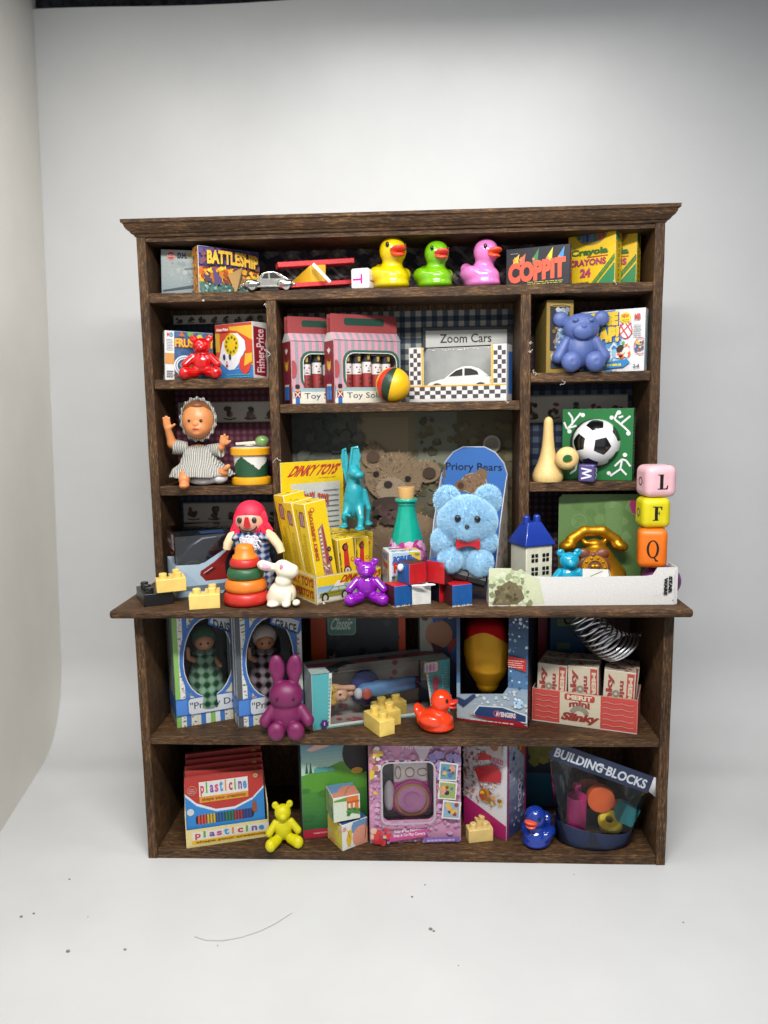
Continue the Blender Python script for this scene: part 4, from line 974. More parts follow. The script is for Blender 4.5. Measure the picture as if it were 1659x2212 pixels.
    a.ell(.72, .66, .1, .13, '#b8404a'); a.ell(.72, .66, .085, .115, '#d8d0d0'); a.line([(.64, .6), (.8, .78)], .02, '#b8404a'); a.line([(.62, .7), (.75, .84)], .02, '#b8404a'); a.line([(.68, .84), (.82, .6)], .02, '#b8404a'); a.line([(.63, .76), (.76, .54)], .02, '#b8404a')
    a.ell(.71, .86, .085, .085, '#d6c22a'); a.text('NEW', .655, .86, .765, .92, '#c0392f', .05); a.lines(.66, .79, .77, .85, 2, '#8a6a20')
    a.blobs(.62, .24, .78, .45, 26, .05, ['#d4622a', '#c9502a', '#e08a4a', '#d8d0c8', '#3a2a24'], 9); a.ell(.69, .46, .025, .025, '#4a9a4a'); a.text('MB', .85, .82, .94, .92, '#b8483f', .05); a.lines(.84, .55, .96, .76, 6, '#8f9094'); a.ring(.95, .40, .10, .13, .012, '#b8404a'); a.blobs(.88, .33, 1, .46, 14, .03, ['#3a5a8a', '#c9a83a', '#8a4a3a'], 3); a.poly([(.1, .1), (.75, .2), (.8, .14), (.7, .07), (.12, .03)], '#2f7ab5'); a.lines(.15, .09, .7, .15, 1, '#d6c22a', .6); a.text('2-4', .85, .05, .94, .11, '#4a3a3a', .03); face(t, 'F', a)
    a = A(t, 'R', '#c9cacc'); a.rect(.5, .1, 1, .9, '#7ab0c4'); face(t, 'R', a)
second_row()
# ================================================================ third row
def third_row():
    z = Z3
    # baby doll in a knitted dress
    p = pos(428, 1045, .55); p = (p[0], .62, z); cm = cmpx(*p)
    U = lambda u, v, y=.62: Vector(pos(u, v, y)) - Vector(p)
    t = thing('baby_doll', p, 'baby doll in a grey knitted dress and bonnet with one arm raised', 'doll')
    sk = plastic('#c9824e', .38, sss=.25); hd = U(428, 908, .45)
    P = [('e', tuple(hd), (.54, .5, .62)), ('e', tuple(hd+Vector((.02, -.18, -.26))), (.40, .36, .30)), ('e', tuple(hd+Vector((.05, -.50, -.12))), (.075, .09, .07)), ('e', tuple(hd+Vector((.06, -.50, -.27))), (.13, .07, .06)), ('e', tuple(hd+Vector((.06, -.44, -.42))), (.14, .1, .09))]
    P += [('e', tuple(U(430, 985)), (.42, .34, .42)), ('e', tuple(U(432, 1020)), (.5, .38, .38))]
    P += [('c', tuple(U(400, 970, .6)), tuple(U(372, 958, .45)), .17, .16), ('c', tuple(U(372, 958, .45)), tuple(U(362, 925, .3)), .16, .11), ('e', tuple(U(361, 918, .28)), (.13, .08, .17))]
    for (a, b) in (((356, 915), (353, 903)), ((360, 912), (359, 900)), ((364, 914), (365, 903)), ((367, 924), (377, 917))): P.append(('c', tuple(U(*a, .27)), tuple(U(*b, .24)), .05, .042))
    P += [('c', tuple(U(455, 975, .6)), tuple(U(477, 966, .4)), .16, .13), ('e', tuple(U(482, 955, .34)), (.13, .09, .14))]
    for (a, b) in (((478, 950), (478, 942)), ((484, 948), (485, 939)), ((490, 950), (492, 943)), ((491, 958), (497, 953))): P.append(('c', tuple(U(*a, .33)), tuple(U(*b, .30)), .045, .04))
    P += [('c', tuple(U(405, 1012, .4)), tuple(U(398, 1035, -.15)), .27, .19), ('c', tuple(U(398, 1035, -.15)), tuple(U(398, 1048, -.2)), .16, .15), ('e', tuple(U(398, 1049, -.32)), (.17, .2, .11))]
    P += [('c', tuple(U(455, 1025, .4)), tuple(U(484, 1020, .05)), .22, .14), ('e', tuple(U(490, 1010, -.05)), (.15, .1, .09), (0, -40, 0))]
    blobobj('body', P, sk, t, .06, 110)
    for s in (-1, 1): obj('eye', G().ell(tuple(hd+Vector((.03+s*.2, -.475, .0))), (.055, .03, .05), n=10, m=6), SPEC_EYE, t)
    obj('mouth', G().ell(tuple(hd+Vector((.06, -.56, -.275))), (.10, .03, .038), n=12, m=6), plastic('#b3413a', .4), t)
    blobobj('hair', [('e', tuple(hd+Vector((-.02, .08, .31))), (.50, .44, .36)), ('e', tuple(hd+Vector((.05, -.20, .50))), (.2, .18, .10))], plastic('#7a4a2a', .5, bmp=.6, bscale=10), t, .04, 40)
    m, nt, b = newmat('grey_white_rib_knit'); tc = coords(nt); wv = nd(nt, 'ShaderNodeTexWave', bands_direction='X'); wv.inputs['Scale'].default_value = 4.2; wv.inputs['Distortion'].default_value = .8; nt.links.new(tc, wv.inputs[0])
    w2 = nd(nt, 'ShaderNodeTexWave', bands_direction='Z'); w2.inputs['Scale'].default_value = 7; w2.inputs['Distortion'].default_value = 3; nt.links.new(tc, w2.inputs[0])
    c = mixc(nt, .55, ramp(nt, wv.outputs[1], [(.3, '#77766c'), (.62, '#d8d7d2')]), ramp(nt, w2.outputs[1], [(.3, '#8a897f'), (.7, '#e0dfda')]), 'MULTIPLY'); c = mixc(nt, .35, c, '#c9c8c2')
    nt.links.new(c, b.inputs['Base Color']); b.inputs['Roughness'].default_value = .95; bump(nt, b, wv.outputs[1], .9, .05); knit = m
    # dress: gathered bodice and a fluted skirt
    def shell(rows, n=72):
        g = G(); k = len(rows)
        for (cx, cy, cz, rx, ry, fl, ph, tilt) in rows:
            for i in range(n):
                an = 2*math.pi*i/n; w_ = 1 + fl*math.sin(16*an+ph)
                g.v.append((cx+rx*w_*math.cos(an), cy+ry*w_*math.sin(an), cz+tilt*math.cos(an)+fl*.3*math.sin(7*an+ph)))
        for j in range(k-1):
            for i in range(n): g.f.append((j*n+i, j*n+(i+1) % n, (j+1)*n+(i+1) % n, (j+1)*n+i)); g.c.append(None); g.mi.append(0)
        return g
    n0, c1 = U(430, 962), U(432, 985); s0, s1 = U(435, 1010), U(436, 1038, .45)
    obj('dress', shell([(n0.x, 0, n0.z, .26, .24, .02, 0, 0), (c1.x, 0, n0.z-.12, .50, .38, .03, 0, 0), (c1.x, -.02, c1.z, .60, .46, .03, 0, 0), (s0.x, -.05, s0.z+.15, .72, .56, .035, .4, 0), (s0.x, -.1, s0.z-.0, .92, .70, .05, .5, .0), (s1.x, -.12, s1.z+.20, 1.08, .74, .06, .6, .02), (s1.x, -.12, s1.z+.16, 1.10, .75, .06, .6, .02)]), knit, t, solid=.06, angle=80)
    for a, b_, r0, r1 in ((U(405, 968, .62), U(374, 965, .5), .24, .26), (U(452, 972, .62), U(478, 972, .45), .22, .25)):
        obj('sleeve', G().tube([a, a.lerp(b_, .5), b_], [r0*.9, r0, r1], 18), knit, t, angle=80)
    # bonnet: ruffled edge round the face and a cap behind
    g = G(); n = 90; R0 = []
    for j, (s, dy) in enumerate(((.96, .02), (1.02, -.12), (1.16, -.16), (1.22, -.12))):
        for i in range(n):
            an = 2*math.pi*i/n; rf = (1+.05*math.sin(17*an)) if j > 1 else 1
            g.v.append((hd.x+.52*s*rf*math.cos(an), hd.y+dy+.10-.03*math.cos(17*an)*(j > 1), hd.z+.04+.62*s*rf*math.sin(an)))
    for j in range(3):
        for i in range(n): g.f.append((j*n+i, j*n+(i+1) % n, (j+1)*n+(i+1) % n, (j+1)*n+i)); g.c.append(None); g.mi.append(0)
    obj('bonnet', g, knit, t, solid=.05, angle=80)
    blobobj('bonnet_cap', [('e', (hd.x, hd.y+.22, hd.z+.06), (.58, .45, .67))], knit, t, .03, 36)
    q = U(455, 1040, .3); blobobj('nappy', [('e', (U(440, 1042, .35).x, -.25, .17), (.5, .4, .17)), ('e', (U(472, 1032, .1).x, -.35, .27), (.27, .3, .22))], plastic('#d6d6d8', .35, sss=.2), t, .08, 40, 0.0)
    # drum with stick
    p, h = sz(544, 966, .78, z); cm = cmpx(*p); r = 43*cm; t = thing('toy_drum', p, 'small green and white toy drum with yellow rims', 'drum', 0)
    y_ = plastic('#d99a12', .4, bmp=.2, bscale=8)
    obj('rim', G().lathe([(.80*r, 0), (.98*r, .005), (r, .08), (.97*r, .16*h), (.86*r, .20*h)], 40), y_, t); obj('rim', G().lathe([(.86*r, .79*h), (.99*r, .81*h), (1.0*r, .97*h), (.95*r, h), (.9*r, h-.01)], 40), y_, t)
    obj('drum_skin', G().cyl((0, 0, h-.012), (0, 0, h+.012), .93*r, n=40), plastic('#d0cdc4', .5), t)
    g = G(); N = 96; zz = [.19*h, .42*h, .60*h, .80*h]; 
    m, nt, b = newmat('drum_zigzag'); tc = nd(nt, 'ShaderNodeTexCoord'); sp = nd(nt, 'ShaderNodeSeparateXYZ'); nt.links.new(tc.outputs['Object'], sp.inputs[0])
    at = nd(nt, 'ShaderNodeMath', operation='ARCTAN2'); nt.links.new(sp.outputs[0], at.inputs[0]); nt.links.new(sp.outputs[1], at.inputs[1])
    sc_ = nd(nt, 'ShaderNodeMath', operation='MULTIPLY'); sc_.inputs[1].default_value = 3/math.pi*.5; nt.links.new(at.outputs[0], sc_.inputs[0])
    pg = nd(nt, 'ShaderNodeMath', operation='PINGPONG'); pg.inputs[1].default_value = .5; nt.links.new(sc_.outputs[0], pg.inputs[0])
    mu = nd(nt, 'ShaderNodeMath', operation='MULTIPLY_ADD'); mu.inputs[1].default_value = .72*h; mu.inputs[2].default_value = .36*h; nt.links.new(pg.outputs[0], mu.inputs[0])
    nz = noise(nt, tc.outputs['Object'], 6, 3); ad = nd(nt, 'ShaderNodeMath', operation='MULTIPLY_ADD'); ad.inputs[1].default_value = .1*h; nt.links.new(nz, ad.inputs[0]); nt.links.new(mu.outputs[0], ad.inputs[2])
    lt = nd(nt, 'ShaderNodeMath', operation='LESS_THAN'); nt.links.new(sp.outputs[2], lt.inputs[0]); nt.links.new(ad.outputs[0], lt.inputs[1])
    nt.links.new(mixc(nt, lt.outputs[0], '#d2cfc8', '#1c4a2e'), b.inputs['Base Color']); b.inputs['Roughness'].default_value = .5; bump(nt, b, noise(nt, tc.outputs['Object'], 10, 4), .2, .02)
    o = obj('shell', G().lathe([(.80*r, .17*h), (.80*r, .18*h), (.86*r, .8*h), (.86*r, .81*h)], 48), m, t); o.rotation_euler[2] = R(-20)
    st = thing('drum_stick', (p[0], p[1], z+h+.02), 'white drum stick with a green ball end lying on the drum', 'drum stick', 0)
    obj('stick', G().tube([(-.5, .0, .10), (.25, .0, .13)], [.05, .07], 10), plastic('#cfcabb', .4), st); obj('ball', G().ell((.42, 0, .19), (.25, .22, .19)), plastic('#6d8f52', .2, coat=.5), st); obj('prop', G().ell((-.05, .1, .05), (.2, .15, .05)), plastic('#c9c6ba', .4), st)
    # right: cone, ring bead, football box, W bead
    p, h = sz(1183, 900, .45, z); cm = cmpx(*p); r = 33*cm; t = thing('wooden_cone', p, 'tall pale wooden cone peg beside the football box', 'wooden peg')
    obj('cone', G().lathe([(.93*r, 0), (r, .05*h), (.99*r, .10*h), (.88*r, .18*h), (.68*r, .28*h), (.52*r, .40*h), (.42*r, .52*h), (.36*r, .65*h), (.32*r, .80*h), (.30*r, .90*h), (.27*r, .95*h), (.17*r, .985*h), (.04*r, h)], 40), lightwood('#d9b878'), t, angle=70)
    p = pos(1225, 990, -.02); cm = cmpx(*p); r = 25*cm; t = thing('wooden_bead', p, 'pale round wooden bead with a hole, leaning between the wooden cone and the purple bead', 'bead', -8)
    t.rotation_euler = (R(96), 0, R(-6)); pr = []
    for i in range(17): an = R(-90+180*i/16); pr.append((r*(.42+.58*math.cos(an)*1.0), r*.62*math.sin(an)))
    pr = [(r*.42, -r*.62)] + pr[1:-1] + [(r*.42, r*.62)]
    g = G().lathe(pr + [(r*.40, r*.5), (r*.40, -r*.5), (r*.42, -r*.62)], 36, cap=False); obj('bead', g, lightwood('#dcbb7c'), t, angle=60)
    b, w, h = boxsize(1213, 1365, 882, .12, -20, z, 'R'); d = .65; t = carton('football_box', b, w, d, h, -20, 'green box with white footballer figures and a ball shaped front', 'box', '#3a6a45')
    a = A(t, 'F', '#1f6a35'); W_ = '#d4d8d4'
    def man(pts, hx, hy): [a.line(q, .028, W_) for q in pts]; a.ell(hx, hy, .032, .032, W_, 12)
    man([[(.06, .72), (.14, .80), (.26, .95)], [(.08, .96), (.14, .88), (.14, .78)], [(.02, .82), (.06, .73), (.2, .77)]], .10, .69); a.ell(.29, .92, .032, .032, W_, 12)
    man([[(.78, .95), (.74, .86), (.84, .78)], [(.86, .90), (.80, .88)], [(.84, .78), (.95, .68)], [(.84, .80), (.96, .90)]], .80, .95); a.ell(.70, .88, .03, .03, W_, 12); a.ell(.94, .66, .032, .032, W_, 12)
    man([[(.76, .20), (.86, .30), (.92, .28), (.98, .20)], [(.86, .28), (.84, .16), (.70, .06)], [(.85, .16), (.93, .08)]], .90, .36); a.ell(.68, .10, .03, .03, W_, 12)
    man([[(.12, .08), (.2, .14), (.22, .24)]], .16, .30); a.ell(.47, .52, .36, .36, '#10180f', 36); face(t, 'F', a)
    a = A(t, 'R', '#246a3c'); a.rect(.1, .55, .5, .95, '#3a4a42'); a.lines(.15, .1, .9, .9, 16, '#9ab0a0', .5); face(t, 'R', a)
    a = A(t, 'T', '#2a7040'); a.rect(0, .3, 1, .9, '#cfd4cf')
    for i in range(9): a.ell(.07+.11*i, .6, .03, .06, '#15251a', 8)
    face(t, 'T', a)
    M = Matrix.Translation(b) @ Matrix.Rotation(R(-20), 4, 'Z'); c = M @ Vector((.49*w, .02, .53*h)); r = .34*w
    t = thing('toy_football', tuple(c), 'black and white football bulging from the front of the green box', 'football', -20)
    m, nt, bb = newmat('football_panels'); tc = nd(nt, 'ShaderNodeTexCoord'); nm = nd(nt, 'ShaderNodeVectorMath', operation='NORMALIZE'); nt.links.new(tc.outputs['Object'], nm.inputs[0])
    ph = (1+5**.5)/2; ico = [Vector(q).normalized() for s in (1, -1) for e in (1, -1) for q in ((0, s, e*ph), (s, e*ph, 0), (e*ph, 0, s))]
    # turn so that panels fall where the photograph shows them
    Q = Vector((0, 1, ph)).normalized().rotation_difference(Vector((.36, -.88, -.10)).normalized()); Q2 = Matrix.Rotation(R(18), 3, Vector((.36, -.88, -.10)).normalized())
    last = None
    for v_ in ico:
        w_ = [u_ for u_ in ico if .3 < v_.dot(u_) < .6]; v2 = Q2 @ (Q @ v_); be = R(19.0); pn = None
        for u_ in w_:                              # five great circles bound each black pentagon
            u2 = Q2 @ (Q @ u_); up_ = (u2 - v2*v2.dot(u2)).normalized(); dt = nd(nt, 'ShaderNodeVectorMath', operation='DOT_PRODUCT'); dt.inputs[1].default_value = v2*math.sin(be) - up_*math.cos(be); nt.links.new(nm.outputs[0], dt.inputs[0])
            if pn is None: pn = dt.outputs['Value']; continue
            mn = nd(nt, 'ShaderNodeMath', operation='MINIMUM'); nt.links.new(pn, mn.inputs[0]); nt.links.new(dt.outputs['Value'], mn.inputs[1]); pn = mn.outputs[0]
        if last is None: last = pn
        else: mx = nd(nt, 'ShaderNodeMath', operation='MAXIMUM'); nt.links.new(last, mx.inputs[0]); nt.links.new(pn, mx.inputs[1]); last = mx.outputs[0]
    af = nd(nt, 'ShaderNodeMath', operation='MULTIPLY_ADD'); af.inputs[1].default_value = .5; af.inputs[2].default_value = .5; nt.links.new(last, af.inputs[0]); last = af.outputs[0]
    nt.links.new(ramp(nt, last, [(.499, '#d8d8da'), (.503, '#0d0e10')]), bb.inputs['Base Color']); bb.inputs['Roughness'].default_value = .2; bb.inputs['Coat Weight'].default_value = .5
    obj('ball', G().ell((0, 0, 0), (r, r, r), n=48, m=32), m, t)
    def Wf(a):
        for s in (0,): a.line([(.2, .78), (.82, .66), (.25, .50), (.82, .34), (.2, .20)], .10, '#d8d6e2')
    letter_bead(1248, 1284, 1003, .0, z, '#5a4f86', 'translucent purple bead with a white letter W under the football', -22, Wf, Wf, bev=.12, mat=plastic('#564b84', .2, sss=.3, trans=.2, coat=.3))
third_row()

# ================================================================ counter, left half
def counter_left():
    z = ZC
    # blister packed car at the back left
    yaw = 27; x, y = ground(383, 1292, z); b, w, h = boxsize(383, 545, 1222, y, yaw, z); w = 3.0; d = 1.75
    t = thing('toy_car_pack', b, 'pale blue card and clear plastic pack holding a dark toy car, left on the counter', 'box', yaw); t['dims'] = (w, d, h)
    g = G().bb(0, .02, .02, d, 0, h*.98).bb(0, w, d-.02, d+.0, 0, h).bb(.02, w, .02, d-.021, 0, .03); obj('tray', g, card('#a9b4bd'), t)
    top = [(0, 0), (1, 0), (1, 1.85), (.72, 1.62), (.5, 1.3), (.32, 1.02), (.25, .97), (0, 1.0)]
    a = Art(w, h*2, None); a.poly([(q, v_/2) for q, v_ in top], '#9fb4c4'); a.poly([(.0, .0), (.3, 0), (.2, .25), (0, .5)], '#93abbf')
    a.poly([(.02, .10), (.95, .0), (1, .2), (.5, .16), (.1, .16)], '#5f6a72'); a.poly([(.27, .38), (.42, .50), (.60, .70), (.95, .86), (.95, .3), (.6, .22), (.32, .22), (.26, .32)], '#7d1c1a'); a.poly([(.30, .36), (.42, .42), (.45, .40), (.33, .30)], '#4a1211'); a.line([(.30, .34), (.40, .42)], .008, '#cbb'); a.poly([(.62, .70), (.95, .86), (.95, .78), (.66, .64)], '#b8742f')
    a.ell(.68, .40, .14, .20, '#121214'); a.ell(.68, .40, .09, .13, '#2b2b2e'); a.ell(.68, .40, .03, .045, '#6d6d6d'); a.poly([(.5, .0), (1, 0), (1, .3), (.6, .16)], '#1a1516')
    a.put('front_print', t, FRONT(w, d, h), off=.0)
    a = Art(d, h, '#93b0c8'); a.grad(0, 0, 1, 1, '#7f93a3', '#9dbbd2', 6); a.blobs(.55, .2, .9, .7, 8, .07, ['#d2d8dc', '#b9c6d0', '#5a646c'], 2); a.put('side_print', t, LEFT(w, d, h))
    # clear cover
    hc = zat(1152, *[*(b[:2])]) - z
    g = G(); prof = [(.03, h*.9), (.03, hc*.80), (.10, hc*.93), (.25, hc), (d-.3, hc*1.02), (d-.05, hc*.96)]
    ends = ((.03, 0), (.08, .0), (w-.02, 0)); n = len(prof)
    for q in (.03, w-.03): g.v += [(q, yy, zz) for yy, zz in prof]
    for j in range(n-1): g.f.append((j, j+1, n+j+1, n+j))
    g.f += [tuple(range(n))]; g.c = [None]*len(g.f); g.mi = [0]*len(g.f); obj('cover', g, clear('#c9ced2', .6), t, fix=False, angle=20)
    a = Art(d*.9, hc-h*1.15, None); a.rrect(.04, .35, .96, .98, .06, '#2a2324'); a.ring(.5, .66, .42, .3, .03, '#7d2c2a', 30); a.lines(.62, .4, .9, .95, 6, '#c9b9b4', .5)
    for i, c in enumerate(('#a0604a', '#7fa0b8', '#a0604a')): a.ell(.14+.16*i, .6, .055, .05, c, 8)
    a.put('label_print', t, frame((.022, d*.95, h*1.1), (0, -1, 0), (0, 0, 1)), off=.0)
    a = Art(w*.8, hc*.45, None); a.text('XRS', .48, .1, .98, .8, '#3a7ab8', .06, slant=.3, shadow='#b8c4cc', sd=.02); a.put('logo_print', t, frame((.12*w, .02, hc*.42), (1, 0, 0), (0, 0, 1)), off=.0)
    M = Matrix.Translation(b) @ Matrix.Rotation(R(yaw), 4, 'Z')
    q = thing('toy_car', tuple(M @ Vector((1.5, d*.55, .30))), 'dark toy car with large wheels inside the clear pack at the left of the counter', 'toy car', yaw); dk = plastic('#1d1f2c', .3, coat=.6)
    obj('body', G().zsec([(-1.3, .3), (-1.32, .95), (-.95, 1.35), (-.5, 1.6), (.5, 1.68), (1.2, 1.3), (1.35, .8), (1.3, .3)], -.5, .5), dk, q, bev=.1, seg=3)
    obj('stripe', G().bb(-.5, .3, -.2, .2, 1.66, 1.69), plastic('#3f6aa0', .4), q); obj('flash', G().bb(-.9, -.6, -.12, .12, 1.33, 1.36), plastic('#b9c0c6', .4), q)
    for xx in (-.85, .9):
        for s in (-1, 1): wq = obj('wheel', G().cyl((xx, s*.42, .42), (xx, s*.62, .42), .42, n=26), plastic('#1b1919', .6), q, bev=.04); obj('rim', G().cyl((xx, s*.60, .42), (xx, s*.63, .42), .25, n=20), plastic('#5a3a30', .4), wq)
    # toy bricks
    t, hb = brick(312, 1312, z, [(0, 0), (1, 0), (0, 1), (1, 1), (0, 2)], .46, .40, '#141416', 'black brick at the left end of the counter', 30, skip=((1, 0), (1, 1)), group=None)
    x, y = t.location.x, t.location.y
    p = Vector((xat(334, -2.3, z+.41), -2.35, z+hb+.165))
    t2, _ = brick(340, 1280, z, [(0, 0), (1, 0), (1, 1)], .46, .42, '#e0c06a', 'pale yellow L shaped brick resting on the black brick', 24)
    t2.location = (xat(339, -2.35, z+.4), -2.35, z+.42)
    brick(409, 1318, z, [(0, 0), (1, 0), (1, 1)], .47, .45, '#e0c470', 'pale yellow brick with three studs standing alone between the black brick and the ring stack', 14)
    # stacking rings
    x, y = xat(533, -1.95, z), -1.95; cm = cmpx(x, y, z); t = thing('stacking_rings', (x, y, z), 'wooden ring stacker of red, orange and green rings topped by an orange cap', 'stacking toy')
    zv = lambda v: zat(v, x, y-.3) - z
    lv = [(1308, 1272, 49, '#b8241a'), (1272, 1240, 45, '#d9761a'), (1240, 1210+14, 40, '#1f5230'), (1224, 1208, 33, '#b8231c')]
    zz = 0
    for i, (r, hh, c) in enumerate(((49, .42, '#b5241a'), (45, .40, '#d4701a'), (39.5, .36, '#1f5230'), (33, .30, '#b5231c'))):
        rr = r*cm; obj('ring', G().lathe([(rr*.88, zz), (rr*.98, zz+.07), (rr, zz+hh*.4), (rr*.95, zz+hh*.8), (rr*.86, zz+hh-.005)], 40), plastic(c, .4, bmp=.25, bscale=5, coat=.2), t, angle=60); zz += hh
    obj('cap', G().lathe([(27*cm, zz), (26*cm, zz+.08), (21*cm, zz+.13), (20*cm, zz+.3), (17.5*cm, zz+.40), (10*cm, zz+.44), (1*cm, zz+.45)], 32), plastic('#d9781a', .4, bmp=.25, bscale=5), t, angle=60)
    # rag doll
    x, y = xat(541, -.75, z), -.75; cm = cmpx(x, y, z+2); t = thing('peg_doll', (x, y, z), 'wooden doll with bright pink-red hair, clown face and blue checked dress', 'doll')
    U = lambda u, v, yy=y: Vector(pos(u, v, yy)) - Vector((x, y, z))
    hd = U(541, 1124); r = 33*cm
    blobobj('head', [('e', tuple(hd), (r, r*.95, r*.95))], plastic('#d9a088', .45), t, .02, 36)
    gd = fabric('#27407a', '#b9c0cf', 1.5, 'checked_dress')
    g = G(); n = 40
    rows = [(hd.z-.36, .42, .36), (hd.z-.5, .66, .4), (hd.z-.8, .60, .42), (hd.z-1.15, .56, .42), (hd.z-1.6, .68, .50), (.05, .74, .55)]
    for zz, rx, ry in rows:
        for i in range(n): an = 2*math.pi*i/n; q = 1+.035*math.sin(9*an); g.v.append((hd.x+rx*q*math.cos(an), ry*q*math.sin(an), zz))
    for j in range(len(rows)-1):
        for i in range(n): g.f.append((j*n+i, j*n+(i+1) % n, (j+1)*n+(i+1) % n, (j+1)*n+i)); g.c.append(None); g.mi.append(0)
    obj('dress', g, gd, t, solid=.04, angle=80)
    for s in (-1, 1): obj('collar', G().ell((hd.x+s*.42, -.1, hd.z-.5), (.26, .36, .13), (0, s*28, 0)), gd, t)
    # lace patch
    g = G(); q = random.Random(3); c = U(541, 1172, y-.46)
    for i in range(60):
        an = q.uniform(0, 6.28); rr = q.uniform(.0, .34); g.tube([(c.x+rr*math.cos(an)+.07*math.cos(k*1.3), c.y-.02*q.random()-.03, c.z+.75*rr*math.sin(an)+.07*math.sin(k*1.3)) for k in range(4)], .022, 5)
    obj('lace', g, plastic('#d5d6de', .8), t)
    ar = plastic('#d9c39a', .5)
    obj('arm', G().tube([U(515, 1148), U(500, 1160, y-.2), U(492, 1175, y-.3), U(490, 1186, y-.3)], [.17, .165, .15, .13], 14), ar, t); obj('arm', G().tube([U(570, 1148), U(588, 1160, y-.2), U(602, 1178, y-.35), U(608, 1194, y-.4)], [.17, .165, .15, .13], 14), ar, t)
    for s in (-1, 1): obj('eye', G().ell((hd.x+s*.24-.02, hd.y-r*.86, hd.z+.07), (.085, .05, .10)), plastic('#2a2a2c', .4), t)
    obj('nose', G().add([tuple(hd+Vector(q)) for q in ((-.07, -r*.99, .18), (.05, -r*.99, .18), (.12, -r*1.02, -.12), (0, -r*1.0, -.2), (-.12, -r*1.02, -.12), (0, -r*.8, 0))], [(0, 1, 2, 3, 4), (1, 0, 5), (2, 1, 5), (3, 2, 5), (4, 3, 5), (0, 4, 5)]), plastic('#b01c22', .4), t)
    mp = [hd+Vector((.30*math.cos(R(q)), -r*(.93-.12*abs(math.cos(R(q)))), -.10+.20*math.sin(R(q)))) for q in range(190, 351, 20)]
    obj('mouth', G().tube(mp, .022, 6), plastic('#1b1614', .5), t)
    # hair strands from a middle parting
    hm = plastic('#d91f45', .55, var=.15); g = G(); q = random.Random(11)
    def hang(a0, s):
        # from the parting over the crown and down one side
        P = []; yb = -r*math.sin(a0)*.9; cz = math.cos(a0)
        for k in range(8):
            th = R(8+k*12.5); P.append((hd.x+s*(r*1.08)*math.sin(th)*max(.35, abs(math.cos(a0))), hd.y+yb*(1-.25*k/8)+.02, hd.z+(r*1.10)*math.cos(th)*max(.5, cz)))
        e = P[-1]; dn = q.uniform(.25, .62)
        P += [(e[0]+s*q.uniform(.02, .1), e[1]+.0, e[2]-dn*.5), (e[0]+s*q.uniform(.06, .24), e[1]+.02, e[2]-dn)]
        return P
    for s in (-1, 1):
        for i in range(46): g.tube(hang(R(-62+i*2.9+q.uniform(-1, 1)), s), .034, 5)
    obj('hair', g, hm, t, angle=60)
    blobobj('hair_cap', [('e', (hd.x, hd.y+.07, hd.z+.17), (r*1.02, r*.98, r*.98))], hm, t, .02, 30)
    # white rabbit
    p = (xat(612, -2.25, z), -2.25, z); cm = cmpx(*p); t = thing('toy_rabbit', p, 'small cream white rabbit figure with one pink-lined ear, sitting beside the ring stacker', 'toy rabbit')
    U = lambda u, v, yy=-2.25: tuple(Vector(pos(u, v, yy)) - Vector(p))
    P = [('e', U(610, 1282, -2.15), (.44, .42, .42)), ('e', U(604, 1290, -2.05), (.42, .46, .34)), ('e', U(612, 1255), (.26, .27, .24)), ('e', U(618, 1232), (.33, .30, .27)), ('e', U(630, 1235), (.22, .24, .2)), ('e', U(637, 1228, -2.3), (.09, .12, .1)), ('e', U(610, 1220), (.22, .2, .16)),
         ('c', U(604, 1228, -2.2), U(566, 1220, -2.3), .12, .13), ('e', U(572, 1222, -2.3), (.24, .09, .15), (0, 12, 0)), ('e', U(618, 1306, -2.55), (.13, .2, .09)), ('e', U(640, 1302, -2.45), (.12, .2, .10)), ('c', U(622, 1285, -2.5), U(620, 1304, -2.6), .12, .10), ('e', U(590, 1305, -2.4), (.2, .25, .10))]
    wm = plastic('#ddd6c0', .32, sss=.35); blobobj('body', P, wm, t, .07, 84, .0)
    obj('ear_lining', G().ell(Vector(U(571, 1222, -2.40)), (.21, .03, .10), (0, 12, 0)), plastic('#e2aebb', .5), t); obj('blush', G().ell(Vector(U(608, 1226, -2.48)), (.06, .05, .11)), plastic('#e0789a', .5), t)
counter_left()
